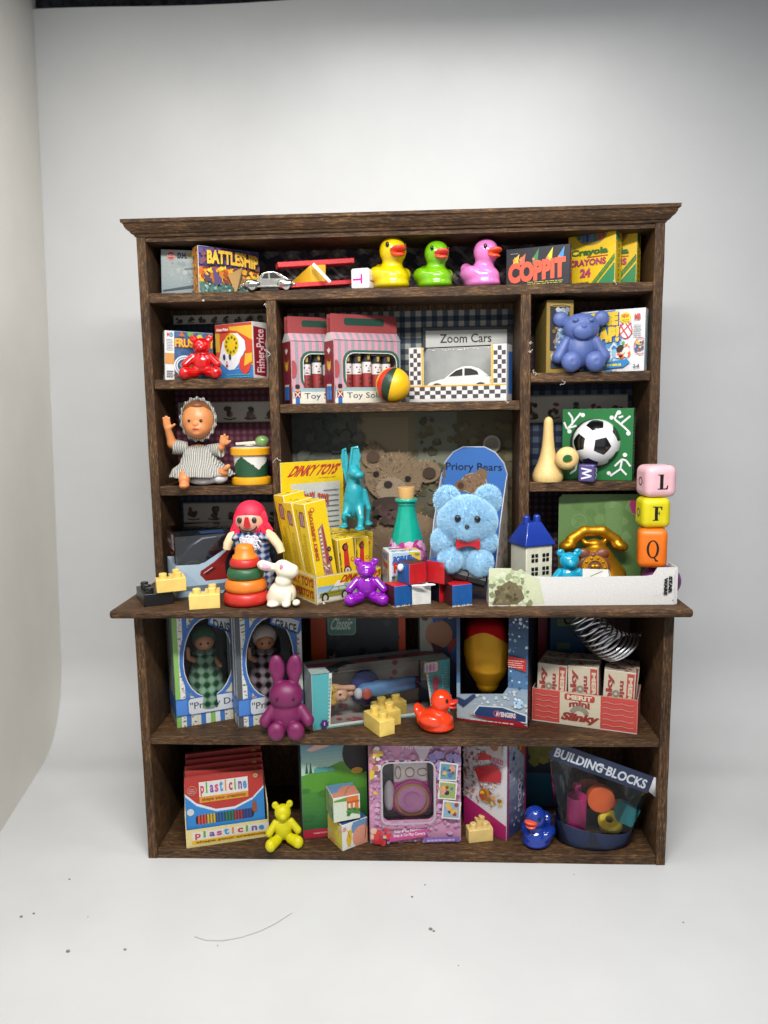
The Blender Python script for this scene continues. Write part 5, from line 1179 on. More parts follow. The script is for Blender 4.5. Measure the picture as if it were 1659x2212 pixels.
# ================================================================ counter, centre
def pose_on(t, M0, rel):                       # place an Empty relative to another frame
    M = M0 @ rel; t.location = M.translation; t.rotation_euler = M.to_euler()
YB = '#d6b616'
def counter_mid():
    z = ZC; yaw = 37
    x, y = ground(684, 1307, z); base = (x, y, z); w, d, h = 2.45, 2.2, zat(1246, x, y)-z
    t = thing('toy_box_display', base, 'yellow open display box printed Dinky Toys with a tall backing card', 'display box', yaw); t['dims'] = (w, d, h)
    M0 = Matrix.Translation(base) @ Matrix.Rotation(R(yaw), 4, 'Z')
    g = G().bb(0, w, 0, .04, 0, h).bb(0, .04, .041, d, 0, h).bb(w-.04, w, .041, d, 0, h).bb(.041, w-.041, d-.04, d, 0, h).bb(.041, w-.041, .041, d-.041, 0, .03); obj('tray', g, card('#a8935a'), t)
    a = A(t, 'F', '#cfc6a8'); a.rect(.01, .62, 1, .97, YB); a.grad(.01, .04, 1, .62, '#c9c3ae', '#6d9ac0', 6); a.blobs(.01, .35, 1, .62, 14, .07, ['#b9c9d2', '#d2cbb8', '#8fb0c9'], 4); a.text('DINKY TOYS', .38, .66, 1.0, .93, '#a82f22', .04, slant=.12)
    a.poly([(.03, .22), (.06, .38), (.17, .42), (.24, .56), (.44, .56), (.50, .38), (.52, .20)], '#7f7c2a'); a.poly([(.2, .42), (.25, .53), (.42, .53), (.45, .42)], '#9fb4bd'); a.line([(.33, .42), (.33, .54)], .012, '#7f7c2a'); a.line([(.04, .34), (.5, .36)], .008, '#5a5a20')
    for cx in (.12, .42): a.ell(cx, .20, .055, .07, '#26241f'); a.ell(cx, .20, .03, .04, '#a8a596')
    a.poly([(.6, .4), (.95, .5), (.95, .3), (.65, .25)], '#a9b0a8'); a.rect(.01, .04, 1, .10, '#b9b09a'); face(t, 'F', a)
    a = A(t, 'L', '#c9bfa2'); a.rect(.04, .06, .96, .94, '#c29a22'); a.text('DINKY TOYS', .08, .55, .94, .88, '#8f3a22', .05); a.text('SUPERTOYS', .25, .15, .94, .45, '#8f3a22', .05); face(t, 'L', a)
    # backing card
    hb = zat(1000, *(M0 @ Vector((0, d, 0)))[:2]) - z
    obj('backing_card', G().bb(.0, w*.98, d+.001, d+.05, 0, hb), card('#c9c2a8'), t, bev=.01)
    a = Art(w*.98, hb, YB); a.text('DINKY TOYS', .16, .885, .92, .97, '#a8322a', .05, slant=.18); a.rect(.15, .0, .94, .83, '#b9bab4'); a.lines(.6, .862, .9, .872, 1, '#8a5a1a')
    for i in range(12): a.rect(.19, .30+.042*i, .36, .306+.042*i, '#4a5a68'); a.rect(.66, .30+.042*i, .91, .306+.042*i, '#4a5a68')
    a.ell(.52, .58, .20, .22, '#bcc0bd'); a.blobs(.35, .5, .7, .68, 18, .05, ['#4f7a50', '#8f9a8a', '#5f6f5a', '#b0a898'], 3); a.text('DINKY', .34, .66, .52, .75, '#a8432f', .05, rise=.15); a.text('TOYS', .56, .66, .74, .75, '#a8432f', .05, rise=-.15)
    a.put('card_print', t, frame((0, d, 0), (1, 0, 0), (0, 0, 1)))
    # tall bus boxes leaning to the left
    for n, (lx, ly, ww, dd, hh, roll, ln, lab) in enumerate(((.22, 1.36, .62, .80, 3.36, -9, -2, 'yellow bus box at the back left of the display tray, tallest'), (.20, .78, .55, .80, 3.18, -9, -3, 'middle yellow bus box of the three leaning in the display tray'), (.20, .12, .62, .80, 3.18, -7, -3, 'front yellow bus box of the three leaning in the display tray'))):
        q = thing('bus_box', (0, 0, 0), lab, 'box', 0, 'tall yellow bus boxes'); q['dims'] = (dd, ww, hh); W_, D_, H_ = dd, ww, hh
        pose_on(q, M0, Matrix.Translation((lx, ly, .04)) @ Matrix.Rotation(R(roll), 4, 'Y') @ Matrix.Rotation(R(ln), 4, 'X') @ Matrix.Rotation(R(4), 4, 'Z'))
        obj('carton', G().bb(0, W_, 0, D_, 0, H_), card('#cfc9a8'), q, bev=.02)
        a = Art(W_-.03, H_-.03, YB); a.poly([(.38, .03), (.42, .72), (.62, .76), (.70, .77), (.86, .10), (.8, .02)], '#9a6a5c'); a.poly([(.45, .40), (.46, .70), (.58, .73), (.55, .36)], '#c2a890'); a.stripes(.46, .42, .56, .70, ['#7d5a58', '#cbb9a2'], 14, False); a.poly([(.60, .35), (.62, .73), (.69, .74), (.74, .36)], '#8a3a3c'); a.blobs(.4, .04, .75, .34, 26, .08, ['#b89a88', '#7a4a48', '#c9b8a4', '#6d4a44'], 3)
        for cy in (.50, .40): a.ell(.80, cy, .09, .10, '#241f20'); a.ell(.80, cy, .04, .045, '#6d6a66')
        a.ell(.28, .93, .11, .09, '#b5402a'); a.ell(.28, .93, .07, .06, '#d9b628'); a.text('DINKY SUPERTOYS', .08, .42, .26, .93, '#a8442a', .04, rot=90); a.rect(0, 0, .32, .07, '#b5482a'); a.put('front_print', q, frame((.015, 0, .015), (1, 0, 0), (0, 0, 1)))
        a = Art(D_-.03, H_-.03, YB)
        for cy in (.84, .16): a.poly([(.30, cy-.07), (.26, cy+.03), (.40, cy+.085), (.76, cy+.08), (.84, cy+.03), (.74, cy-.085)], '#7d4a48'); a.stripes(.34, cy-.06, .74, cy+.06, ['#9a7068', '#5d3438', '#b8a08c'], 7)
        a.text('AN AUTHENTIC SCALE MODEL', .14, .30, .22, .95, '#8f6a14', .02, rot=270); a.lines(.40, .30, .72, .70, 26, '#8a7428', .35); a.text('BY MECCANO LIMITED', .28, .05, .35, .58, '#9a5a1a', .02, rot=270); a.rect(.0, 0, 1, .05, '#b5482a')
        a.put('side_print', q, frame((0, D_-.015, .015), (0, -1, 0), (0, 0, 1)))
        a = Art(W_-.03, D_-.03, '#cdb01c'); a.ell(.45, .5, .12, .1, '#5a5328'); a.put('top_print', q, frame((.015, .015, H_), (1, 0, 0), (0, 1, 0)))
    # short racing car boxes
    S = ((1.02, .10, .56, .9, 1.93, -5, 'yellow racing car box next to the tall bus boxes, tilted'), (1.62, .24, .5, .8, 1.90, 0, 'yellow racing car box behind the purple bear'), (2.08, .55, .36, .9, 1.98, 3, 'yellow racing car box at the right end of the display tray'), (1.30, 1.10, .66, .8, 2.0, 0, 'yellow racing car box in the rear of the tray under the dragon'))
    for n, (lx, ly, ww, dd, hh, roll, lab) in enumerate(S):
        q = thing('racing_car_box', (0, 0, 0), lab, 'box', 0, 'short yellow racing car boxes'); q['dims'] = (ww, dd, hh)
        pose_on(q, M0, Matrix.Translation((lx, ly, .04)) @ Matrix.Rotation(R(roll), 4, 'Y') @ Matrix.Rotation(R((-8, -6, 2, 4)[n]), 4, 'Z'))
        obj('carton', G().bb(0, ww, 0, dd, 0, hh), card('#cbbd88'), q, bev=.02)
        a = Art(ww-.03, hh-.03, '#cfae1a'); a.rect(0, 0, .12, 1, '#b08a18')
        if n == 2: a.text('DINKY TOYS', .15, .2, .5, .95, '#9a5a22', .04, rot=270); a.lines(.55, .3, .95, .95, 22, '#8a7428', .35); a.ell(.5, .82, .2, .2, '#b0462a')
        else:
            a.poly([(.25, .02), (.28, .5), (.36, .92), (.62, .95), (.66, .5), (.7, .02)], '#b02c22'); a.ell(.46, .86, .2, .24, '#251d1e'); a.ell(.50, .86, .13, .17, '#8a3a35'); a.ell(.48, .46, .25, .27, '#231d1d'); a.ell(.48, .46, .17, .19, '#b8aa98'); a.ell(.48, .46, .06, .07, '#5a4a44'); a.ell(.48, .20, .12, .12, '#d8d0c8'); a.text('35', .42, .17, .54, .24, '#221c1c', .05); a.ell(.86, .64, .12, .14, '#b5442c'); a.ell(.86, .64, .07, .09, '#d0a824'); a.text('RACING CAR', .02, .1, .12, .8, '#3f3416', .03, rot=90)
        a.put('front_print', q, frame((.015, 0, .015), (1, 0, 0), (0, 0, 1)))
        a = Art(dd-.03, hh-.03, '#c9a81a'); a.lines(.2, .2, .8, .9, 18, '#7a6424', .35); a.text('DINKY TOYS', .1, .1, .3, .9, '#9a4a22', .03, rot=270); a.put('side_print', q, frame((0, dd-.015, .015), (0, -1, 0), (0, 0, 1)))
        a = Art(ww-.03, dd-.03, '#d2b41c'); a.blobs(.1, .1, .9, .9, 9, .1, ['#8a7a2a', '#b0902a', '#4a4424'], n); a.put('top_print', q, frame((.015, .015, hh), (1, 0, 0), (0, 1, 0)))
    # dragon standing on the short boxes
    yd = -.85; zb = z+2.03; bx = xat(768, yd, zb); t = thing('toy_dragon', (bx, yd, zb), 'turquoise rubber dragon with raised wings standing on the yellow boxes', 'toy dragon')
    def U(u, v, dy=0): return tuple(Vector(pos(u, v, yd+dy)) - Vector((bx, yd, zb)))
    dm = plastic('#1f8f9a', .36, coat=.25, var=.12, bmp=.35, bscale=12)
    P = [('e', U(764, 1085, .05), (.34, .34, .56), (8, 0, 0)), ('e', U(765, 1062), (.29, .30, .40)), ('c', U(764, 1058), U(764, 1035, -.05), .24, .18), ('e', U(766, 1022, -.10), (.21, .28, .22)), ('e', U(775, 1026, -.32), (.17, .22, .13)), ('e', U(762, 1010, -.02), (.14, .16, .1)),
         ('c', U(752, 1095, -.1), U(744, 1118, -.3), .17, .09), ('c', U(744, 1118, -.3), U(745, 1132, -.2), .09, .08), ('e', U(742, 1137, -.38), (.14, .24, .06)), ('c', U(744, 1112, -.3), U(755, 1114, -.5), .07, .05),
         ('c', U(775, 1095, -.1), U(780, 1120, -.35), .17, .09), ('c', U(780, 1120, -.35), U(778, 1136, -.4), .10, .09), ('e', U(777, 1142, -.55), (.16, .26, .06)),
         ('c', U(785, 1062, .05), U(796, 1098, .0), .12, .08), ('c', U(796, 1098), U(794, 1124, .1), .08, .07), ('e', U(796, 1131, .05), (.14, .2, .07)), ('c', U(764, 1110, .3), U(790, 1135, .75), .16, .05)]
    for s, c in ((-1, 757), (1, 771)): P.append(('c', U(c, 1008, .05), U(c-s*-2, 1002, .15), .05, .02))
    for i in range(6): P.append(('e', U(756+4*i, 1011-2*abs(i-2.5)*-1, -.06), (.035, .05, .06)))
    blobobj('body', P, dm, t, .05, 100)
    g = G()
    def fin(pts, y0, th=.06):
        n = len(pts); q = [Vector(U(u, v, y0+dy)) for u, v, dy in pts]; g.add([p_-Vector((0, th/2, 0)) for p_ in q] + [p_+Vector((0, th/2, 0)) for p_ in q], [tuple(range(n)), tuple(reversed(range(n, 2*n)))] + [(i, n+i, n+(i+1) % n, (i+1) % n) for i in range(n)])
    fin([(753, 1050, 0), (745, 1030, .05), (738, 1000, .1), (736, 985, .1), (739, 973, .1), (748, 972, .1), (752, 990, .1), (751, 1015, .05), (757, 1040, 0)], .12)
    fin([(770, 1045, 0), (760, 1010, .05), (758, 985, .1), (760, 968, .1), (768, 964, .1), (775, 967, .1), (777, 978, .12), (780, 982, .12), (779, 990, .15), (776, 996, .15), (779, 1008, .15), (776, 1016, .1), (780, 1040, .05)], .2)
    g.tube([U(752, 1048, .1), U(741, 1005, .18), U(741, 972, .2), U(748, 970, .2)], .05, 8); g.tube([U(768, 1045, .15), U(757, 1000, .25), U(761, 968, .28), U(774, 966, .3)], .055, 8)
    obj('wing', g, dm, t, bev=.02)
    obj('eye', G().ell(U(757, 1026, -.28), (.035, .03, .045)), SPEC_EYE, t)
    bear('toy_bear', 793, 1204, -2.0, z, plastic('#7d0f9c', .12, sss=.1, coat=.9), 'glossy purple bear sitting in front of the yellow display box', 2)
    # bottle
    x, y = xat(880, -.35, z), -.35; cm = cmpx(x, y, z+2); zz = lambda v: zat(v, x, y) - z
    t = thing('toy_bottle', (x, y, z), 'teal green flask bottle with a cork and pink slime label', 'bottle'); bm_ = plastic('#0f937e', .16, sss=.05, coat=.7)
    pr = [(38, 1245), (41, 1238), (43, 1215), (43, 1180), (41, 1158), (37, 1140), (30, 1115), (24, 1093), (20, 1075), (18.5, 1062), (18.5, 1060), (20.5, 1058), (20.5, 1055), (19, 1053), (24.5, 1051), (25, 1047.5), (23, 1045), (17, 1045)]
    z0 = zz(1245); obj('body', G().lathe([(r*cm, zz(v)-z0) for r, v in pr], 44), bm_, t, angle=50)
    obj('cork', G().lathe([(16*cm, zz(1048)-z0), (18.5*cm, zz(1023)-z0), (18*cm, zz(1021)-z0), (1*cm, zz(1020.5)-z0)], 30), lightwood('#c39a5f'), t)
    a = Art(2.0, zz(1128)-zz(1200), None); a.rect(0, 0, 1, .78, '#a84a86'); a.blobs(0, .35, 1, .85, 46, .09, ['#c07aa4', '#b05a92', '#cf94b8', '#8f2f70'], 3); a.blobs(0, 0, 1, .3, 24, .10, ['#8f1f66', '#a03078'], 4); a.text('ZURU', .40, .55, .60, .68, '#c9d0e6', .05, shadow='#2f2f5a'); a.text('OOSH', .33, .28, .68, .54, '#8fae1f', .08, shadow='#3a2a4a', sd=.015); a.text('SLIME', .04, .5, .24, .62, '#b02a60', .05); a.text('ONS!', .06, .36, .24, .48, '#b02a60', .05); a.lines(.05, .68, .25, .8, 2, '#3f9ab0')
    zb_, zt_ = zz(1200)-z0, zz(1128)-z0
    def wrap(p_):
        zc = zb_ + p_.y; v_ = None
        for (r0, v0), (r1, v1) in zip(pr, pr[1:]):
            a0, a1 = zz(v0)-z0, zz(v1)-z0
            if a0 <= zc <= a1 + 1e-6: v_ = r0 + (r1-r0)*(zc-a0)/max(1e-6, a1-a0); break
        r_ = (v_ or 43)*cm + .004 + p_.z; an = (p_.x-1.0)/(43*cm)*1.15 - math.pi/2 + .02; return Vector((r_*math.cos(an), r_*math.sin(an), zc))
    # cut the label into narrow strips so that it follows the curve
    F2 = []
    for pts, c, lv in a.F:
        for i in range(24):
            q = clip_half(clip_half(pts, (i+1)/24, 0, (i+1)/24, 1), i/24, 1, i/24, 0)
            for j in range(6):
                q2 = clip_half(clip_half(q, 0, j/6, 1, j/6), 1, (j+1)/6, 0, (j+1)/6) if len(q) >= 3 else []
                if len(q2) >= 3 and abs(area2(q2)) > 1e-8: F2.append((q2, c, lv))
    a.F = F2; a.put('label_print', t, Matrix.Identity(4), printed(.25, .1), off=.004, warp=wrap)
    # pirate game box
    x, y = xat(842, -1.75, z), -1.75; b, w, h = boxsize(842, 910, 1194, y, 16, z); d = .92; t = carton('board_game_box', b, w, d, h, 16, 'small blue and yellow game box with red letters, behind the painted cubes', 'box', '#c4cbd0')
    a = A(t, 'F', '#9fb6c4'); a.rect(.62, .3, 1, 1, '#c9ac3a'); a.rect(0, .0, .08, 1, '#c2c9cc'); a.ell(.5, .78, .42, .22, '#2f6aa8'); a.text('POP-UP', .12, .78, .72, .92, '#274f96', .07, shadow='#c9d4dc', rise=.2); a.text('Pirate!', .12, .56, .92, .80, '#b02a22', .07, shadow='#d6d2c8', sd=.02, rise=.25); a.blobs(.05, .1, .6, .5, 40, .08, ['#4a6a3a', '#7f9a6a', '#5f7a8a', '#a9b0a0', '#3a4a30'], 3); a.text('TOMY', .8, .92, .97, .97, '#3a5a70', .03); face(t, 'F', a)
    a = A(t, 'L', '#a8a2a8'); a.rect(.8, 0, .97, 1, '#bfa23a'); a.text('POP-UP', .1, .80, .78, .95, '#2f559a', .05); a.text('Pirate', .1, .62, .8, .8, '#a02a2a', .06); a.blobs(.1, .1, .75, .6, 26, .12, ['#8f8496', '#b0a0a8', '#6d6a80', '#a87a70'], 4); face(t, 'L', a)
    a = A(t, 'T', '#b9c4ca'); a.rect(.6, .2, 1, 1, '#bfa63a'); a.text('Pirate!', .12, .55, .7, .85, '#b02a22', .06, shadow='#3a6aa0'); a.ell(.5, .3, .14, .08, '#c9604a'); a.blobs(.1, .05, .8, .4, 14, .07, ['#7faac4', '#d2d6d6', '#5f90b0'], 3); face(t, 'T', a)
counter_mid()

def counter_right():
    z = ZC; yaw = -22
    x, y = ground(1070, 1270, z); y = max(y, -1.85); x = xat(1070, y, z); w = 2.45; c, s = math.cos(R(yaw)), math.sin(R(yaw)); base = (x-w*c, y-w*s, z); d = 1.45
    M0 = Matrix.Translation(base) @ Matrix.Rotation(R(yaw), 4, 'Z')
    pb = M0 @ Vector((w/2, d, 0)); hb = zat(964, pb.x, pb.y) - z
    t = thing('bear_seat_box', base, 'blue card seat box printed Priory Bears holding the fluffy blue bear', 'box', yaw); t['dims'] = (w, d, hb); bl = card('#3f72b8')
    pts = [(0, 0), (w, 0), (w, hb*.80), (w*.95, hb*.88), (w*.82, hb*.96), (w*.66, hb), (w*.34, hb), (w*.18, hb*.96), (w*.05, hb*.88), (0, hb*.80)]
    obj('back_card', G().zsec(pts, d-.03, d), card('#b9bdc4'), t)
    a = Art(w, hb, None); a.poly([(u/w*.98+.01, v/hb*.993) for u, v in pts], '#3d6fb6'); a.text('Priory Bears', .07, .80, .92, .875, '#1b2232', .015)
    for i in range(3): a.ell(.50, .72, .20-.01*i, .15-.01*i, ('#b9a890', '#7a5f48', '#8a6d54')[i], 22)
    a.ell(.30, .70, .09, .085, '#7a5f48'); a.ell(.62, .79, .09, .085, '#7f644c'); a.ell(.30, .70, .05, .05, '#4f3a2c'); a.blobs(.34, .65, .66, .8, 50, .022, ['#8f745a', '#6d543f', '#9c8268', '#7d634b'], 4); a.put('back_print', t, frame((0, d-.032, 0), (1, 0, 0), (0, 0, 1)))
    side = [(0, 0), (d, 0), (d, hb*.80), (d*.86, hb*.74), (d*.4, hb*.45), (0, .36)]
    for xx in (0, w-.03): obj('side_card', G().xsec([(a_, b_) for a_, b_ in side], xx, xx+.03), card('#b8bdc6'), t)
    a = Art(d, hb, None); a.poly([(u/d, v/hb) for u, v in side], '#b3a99c'); q = random.Random(4)
    for i in range(46):
        px, py = q.uniform(.05, .95), q.uniform(.02, .78)
        if py*hb < (.30 + (hb*.80-.30)*px**.8) - .15: a.ell(px, py, .035, .05, q.choice(['#7a5a44', '#8f7560', '#a0563f', '#6a7a5a']), 7)
    a.poly([(0, 0), (1, 0), (1, .06), (0, .10)], '#2f5a9a'); a.put('side_print', t, frame((w, 0, 0), (0, 1, 0), (0, 0, 1)), off=.004)
    a = Art(d, hb, None); a.poly([(1-u/d*.99, v/hb*.99) for u, v in side], '#27508f'); a.put('lining_print', t, frame((.031, d, 0), (0, -1, 0), (0, 0, 1)) @ Matrix.Scale(1, 4), off=.0)
    obj('seat', G().bb(.031, w-.031, 0, d-.031, 0, .33), bl, t); obj('seat_front', G().bb(.031, w-.031, -.03, -.001, 0, .34), bl, t)
    # fluffy bear
    p0 = Vector((xat(1008, base[1]+.4, z+.5), -1.45, z+.335)); t = thing('plush_bear', tuple(p0), 'fluffy pale blue bear with a red bow tie sitting in the blue seat box', 'toy bear', 0); t.scale = (.85, .90, .92)
    def U(u, v, dy=0): return tuple(Vector(pos(u, v, p0.y+dy)) - p0)
    P = [('e', U(1008, 1112, -.1), (1.02, .80, .80)), ('e', U(1004, 1128, -.62), (.45, .36, .36)), ('e', U(957, 1064, .15), (.42, .24, .44)), ('e', U(1060, 1062, .15), (.42, .24, .44)), ('e', U(1005, 1185, .1), (.75, .62, .78)), ('e', U(947, 1158, -.25), (.38, .40, .38)), ('e', U(1052, 1160, -.25), (.38, .40, .38)), ('e', U(964, 1203, -.5), (.37, .42, .37)), ('e', U(1040, 1210, -.55), (.40, .42, .40))]
    fm, nt, b = newmat('pale_blue_fur'); v = coords(nt); n1 = noise(nt, v, 3, 4); nt.links.new(ramp(nt, n1, [(.3, '#a6d5f0'), (.7, '#c2e6f9')]), b.inputs['Base Color']); b.inputs['Roughness'].default_value = .9; b.inputs['Specular IOR Level'].default_value = .15; b.inputs['Sheen Weight'].default_value = .5
    vv, ff = blob(P, .05, 80); o = obj('body', G().add(vv, ff), fm, t, angle=80)
    me = o.data; nr = np.random.default_rng(5); me.calc_loop_triangles(); tri = np.array([q.vertices[:] for q in me.loop_triangles]); V = np.array([q.co[:] for q in me.vertices]); Nn = np.array([q.normal[:] for q in me.vertices])
    A_ = np.linalg.norm(np.cross(V[tri[:, 1]]-V[tri[:, 0]], V[tri[:, 2]]-V[tri[:, 0]]), axis=1); K = 90000
    pick = nr.choice(len(tri), K, p=A_/A_.sum()); r1, r2 = np.sqrt(nr.random(K)), nr.random(K); wts = np.stack([1-r1, r1*(1-r2), r1*r2], 1)
    Pp = (V[tri[pick]]*wts[..., None]).sum(1); N_ = (Nn[tri[pick]]*wts[..., None]).sum(1); N_ /= np.linalg.norm(N_, axis=1)[:, None]
    jit = nr.normal(size=(K, 3))*.22; D_ = N_ + jit; D_ /= np.linalg.norm(D_, axis=1)[:, None]; L_ = nr.uniform(.09, .165, K)[:, None]; T_ = np.cross(D_, nr.normal(size=(K, 3))); T_ /= np.linalg.norm(T_, axis=1)[:, None]; wd = .0048
    vs = np.stack([Pp-T_*wd, Pp+T_*wd, Pp+D_*L_*.6+T_*wd*.7, Pp+D_*L_+np.array([0, 0, -.012]), Pp+D_*L_*.6-T_*wd*.7], 1).reshape(-1, 3); fi = (np.arange(K)*5)[:, None] + np.arange(5)
    mf = bpy.data.meshes.new('fur'); mf.from_pydata(vs.tolist(), [], fi.tolist()); mf.materials.append(fm); of = bpy.data.objects.new('fur', mf); link(of, t)
    eb = plastic('#0a0a0c', .35, bmp=.3)
    for u, vq in ((985, 1107), (1035, 1109)): obj('eye', G().ell(U(u-2, vq, -.90), (.115, .09, .125)), eb, t)
    obj('nose', G().ell(U(1007, 1127, -1.0), (.085, .06, .10)), eb, t)
    bw = U(1009, 1165, -.72); g = G()
    sh = [(0, .07), (.22, .17), (.43, .20), (.45, 0), (.40, -.24), (.22, -.12), (0, -.07), (-.22, -.12), (-.42, -.20), (-.44, 0), (-.42, .24), (-.2, .13)]
    g.zsec([(bw[0]+x_, bw[2]+z_) for x_, z_ in sh], bw[1]-.05, bw[1]); obj('bow_tie', g, plastic('#a80f1c', .85, bmp=.4, bscale=16), t)
    # painted cubes
    def cube(u, v, y, zb, s, yw, cols, lab, rough=.3):
        x_ = xat(u, y, zb); q = thing('painted_cube', (x_, y, zb), lab, 'painted cube', yw, 'small painted wooden cubes'); g = G().box((0, 0, s/2), (s, s, s)); 
        ms = [plastic(cc, .45, bmp=.55, bscale=9, var=.12) for cc in cols]; g.mi = [0, 1, 2, 3, 4, 5]; o = obj('cube', g, ms, q, bev=.02, seg=2, fix=False); return q, s
    RD, BL, MR, WH, BK_ = '#b0121a', '#0f4f8f', '#3f1418', '#c9c9c4', '#0c0f1c'
    def white_edge(q, s, sd, which='F'):
        a = Art(s, s); rr = random.Random(sd); a.up()
        for i in range(26):
            px = rr.random(); hh = rr.uniform(.02, .10); a.lv += .2; a._f([(px-.04, 0), (px+.04, 0), (px+rr.uniform(-.02, .02), hh)], rr.choice(['#cfcdc4', '#c9c4b8', '#d6d4cc', '#c9a83a']))
        a.put('worn_edge', q, {'F': frame((-s/2, -s/2, 0), (1, 0, 0), (0, 0, 1)), 'L': frame((-s/2, s/2, 0), (0, -1, 0), (0, 0, 1))}[which])
    # face order: bottom, top, front, back, left, right
    q, s = cube(862, 0, -2.12, z, .66, 30, [WH, RD, BL, RD, MR, BL], 'painted cube with red top and blue front, front left of the cube pile'); white_edge(q, s, 1); white_edge(q, s, 2, 'L')
    cube(905, 0, -1.95, z, .62, 16, [WH, WH, WH, BL, BK_, BL], 'white fronted cube with speckled paint at the bottom middle of the cube pile')
    cube(952, 0, -1.55, z, .62, 38, [WH, RD, RD, RD, BK_, MR], 'dark red cube at the back of the bottom row of the pile')
    q, s = cube(989, 0, -2.1, z, .68, 22, [WH, RD, BL, RD, MR, BL], 'painted cube with red top and blue front, front right of the cube pile'); white_edge(q, s, 5)
    cube(890, 0, -1.95, z+.665, .66, 36, [WH, MR, RD, RD, BL, BL], 'upper left painted cube with a red front and white glue on its corner')
    cube(955, 0, -1.8, z+.645, .70, -38, [WH, BL, RD, BL, RD, MR], 'upper right painted cube with a blue top and red front')
    for (u, v, y_, rr) in ((866, 1224, -2.2, (.14, .10, .09)), (900, 1264, -2.3, (.34, .08, .05)), (925, 1262, -2.2, (.22, .08, .05))): pass
    for nm_, ps, lab in ((0, (((865, 1226, -2.1), (.10, .10, .12)), ((872, 1222, -2.05), (.12, .10, .06))), 'blob of dried white glue on the corner of the upper left painted cube'), (1, (((905, 1265, -2.42), (.26, .05, .035)), ((928, 1263, -2.30), (.2, .06, .04))), 'line of dried white glue above the white fronted cube')):
        tag(blobobj('glue', [('e', pos(*p_), rr) for p_, rr in ps], plastic('#d2d2d4', .3, sss=.3), None, .05, 40), lab, 'glue')
    p0 = Vector(pos(972, 1236, -1.75)); p1 = Vector(pos(1050, 1256, -2.0)); t = thing('charcoal_stick', tuple(p0), 'black crayon-like stick lying from the cubes to the white box', 'stick'); dv = p1-p0
    obj('stick', G().tube([dv*k for k in (-.02, 0, .02, .3, .5, .51, .53, .8, 1.0, 1.02)], [.02, .19, .21, .22, .215, .19, .225, .22, .21, .02], 9), plastic('#131314', .5, bmp=.9, bscale=7), t, angle=25)
    # little house
    x, y = ground(1133, 1262, z); y = -1.0; x = xat(1136, y, z); b, w, h = boxsize(1136, 1192, 1182, y, 24, z); d = .98; t = thing('toy_house', b, 'small white toy house with a blue roof and black windows', 'toy house', 24); t['dims'] = (w, d, h)
    wm = plastic('#d0cdb8', .28, sss=.3); obj('wall', G().bb(0, w, 0, d, 0, h), wm, t, bev=.03)
    rm = plastic('#16348f', .3, coat=.4, bmp=.1, bscale=4); o_ = .07; rh = zat(1133, x, y)-z-h
    g = G().add([(-o_, -o_, h), (w+o_, -o_, h), (w+o_, d+o_, h), (-o_, d+o_, h), (-o_, -o_, h+.07), (w+o_, -o_, h+.07), (w+o_, d+o_, h+.07), (-o_, d+o_, h+.07), (w*.24, d*.30, h+rh), (w*.76, d*.30, h+rh), (w*.76, d*.70, h+rh), (w*.24, d*.70, h+rh)],
        [(3, 2, 1, 0), (0, 1, 5, 4), (1, 2, 6, 5), (2, 3, 7, 6), (3, 0, 4, 7), (4, 5, 9, 8), (5, 6, 10, 9), (6, 7, 11, 10), (7, 4, 8, 11), (8, 9, 10, 11)]); rf = obj('roof', g, rm, t, bev=.03, seg=3)
    for xx in (.30, .70): g = G(); g.tube([(w*xx+.0, d*.5, h+rh-.05), (w*xx, d*.5, h+rh+.14)], .12, 14); g.ell((w*xx, d*.5, h+rh+.14), (.12, .12, .09)); obj('chimney', g, rm, rf)
    for cx in (.32, .74):
        for cz in (.80, .70, .52, .42):
            obj('window', G().bb(w*cx-.125, w*cx-.015, -.022, .01, h*cz-.06, h*cz+.06).bb(w*cx+.015, w*cx+.125, -.022, .01, h*cz-.06, h*cz+.06), plastic('#0e1412', .3), t, bev=.02)
    obj('door', G().zsec([(w*.5-.16, .02), (w*.5+.16, .02), (w*.5+.16, h*.16)]+[(w*.5+.16*math.cos(R(q)), h*.16+.16*math.sin(R(q))) for q in range(15, 180, 15)]+[(w*.5-.16, h*.16)], -.02, .01), plastic('#131516', .35), t)
    # telephone and its card
    x, y = xat(1278, .05, z), .05
    cb = pos(1205, 1240, .62); w = xat(1388, .62, z+2) - cb[0]; h = zat(1068, cb[0], .62) - z
    t = thing('backing_card', (cb[0], .62, z), 'green backing card with a pink heart behind the golden telephone', 'card', -3); pts = [(0, 0), (w, 0), (w, h-.1), (w-.1, h), (.12, h), (0, h-.12)]
    obj('card', G().zsec(pts, 0, .04), card('#6f8a5a'), t); a = Art(w, h, None); a.poly([(p_/w*.99+.005, q_/h*.99+.005) for p_, q_ in pts], '#5f7d48'); a.blobs(.1, .3, .9, .9, 20, .08, ['#678550', '#587642', '#6f8c58'], 3); a.ring(.24, .70, .09, .09, .012, '#6f8c58'); a.rect(.55, .45, .75, .85, '#658350'); a.poly([(.86, .80), (.82, .90), (.86, .95), (.91, .91), (.97, .93), (.985, .84), (.93, .74)], '#a8326a'); a.ring(.905, .86, .10, .10, .01, '#7a955f', a0=140, a1=400); a.put('card_print', t, FRONT(w, 0, h))
    t = thing('toy_telephone', (x, y, z), 'golden old-fashioned toy telephone with a brown bow and heart dial', 'toy phone', 0); gm = metal('#b98416', .42, .15)
    def U(u, v, dy=0): return tuple(Vector(pos(u, v, y+dy)) - Vector((x, y, z)))
    gold, nt, bq = newmat('gold_paint'); bq.inputs['Base Color'].default_value = (*lin('#b27d12'), 1); bq.inputs['Metallic'].default_value = .75; bq.inputs['Roughness'].default_value = .38; bump(nt, bq, noise(nt, coords(nt), 10, 4), .1, .02)
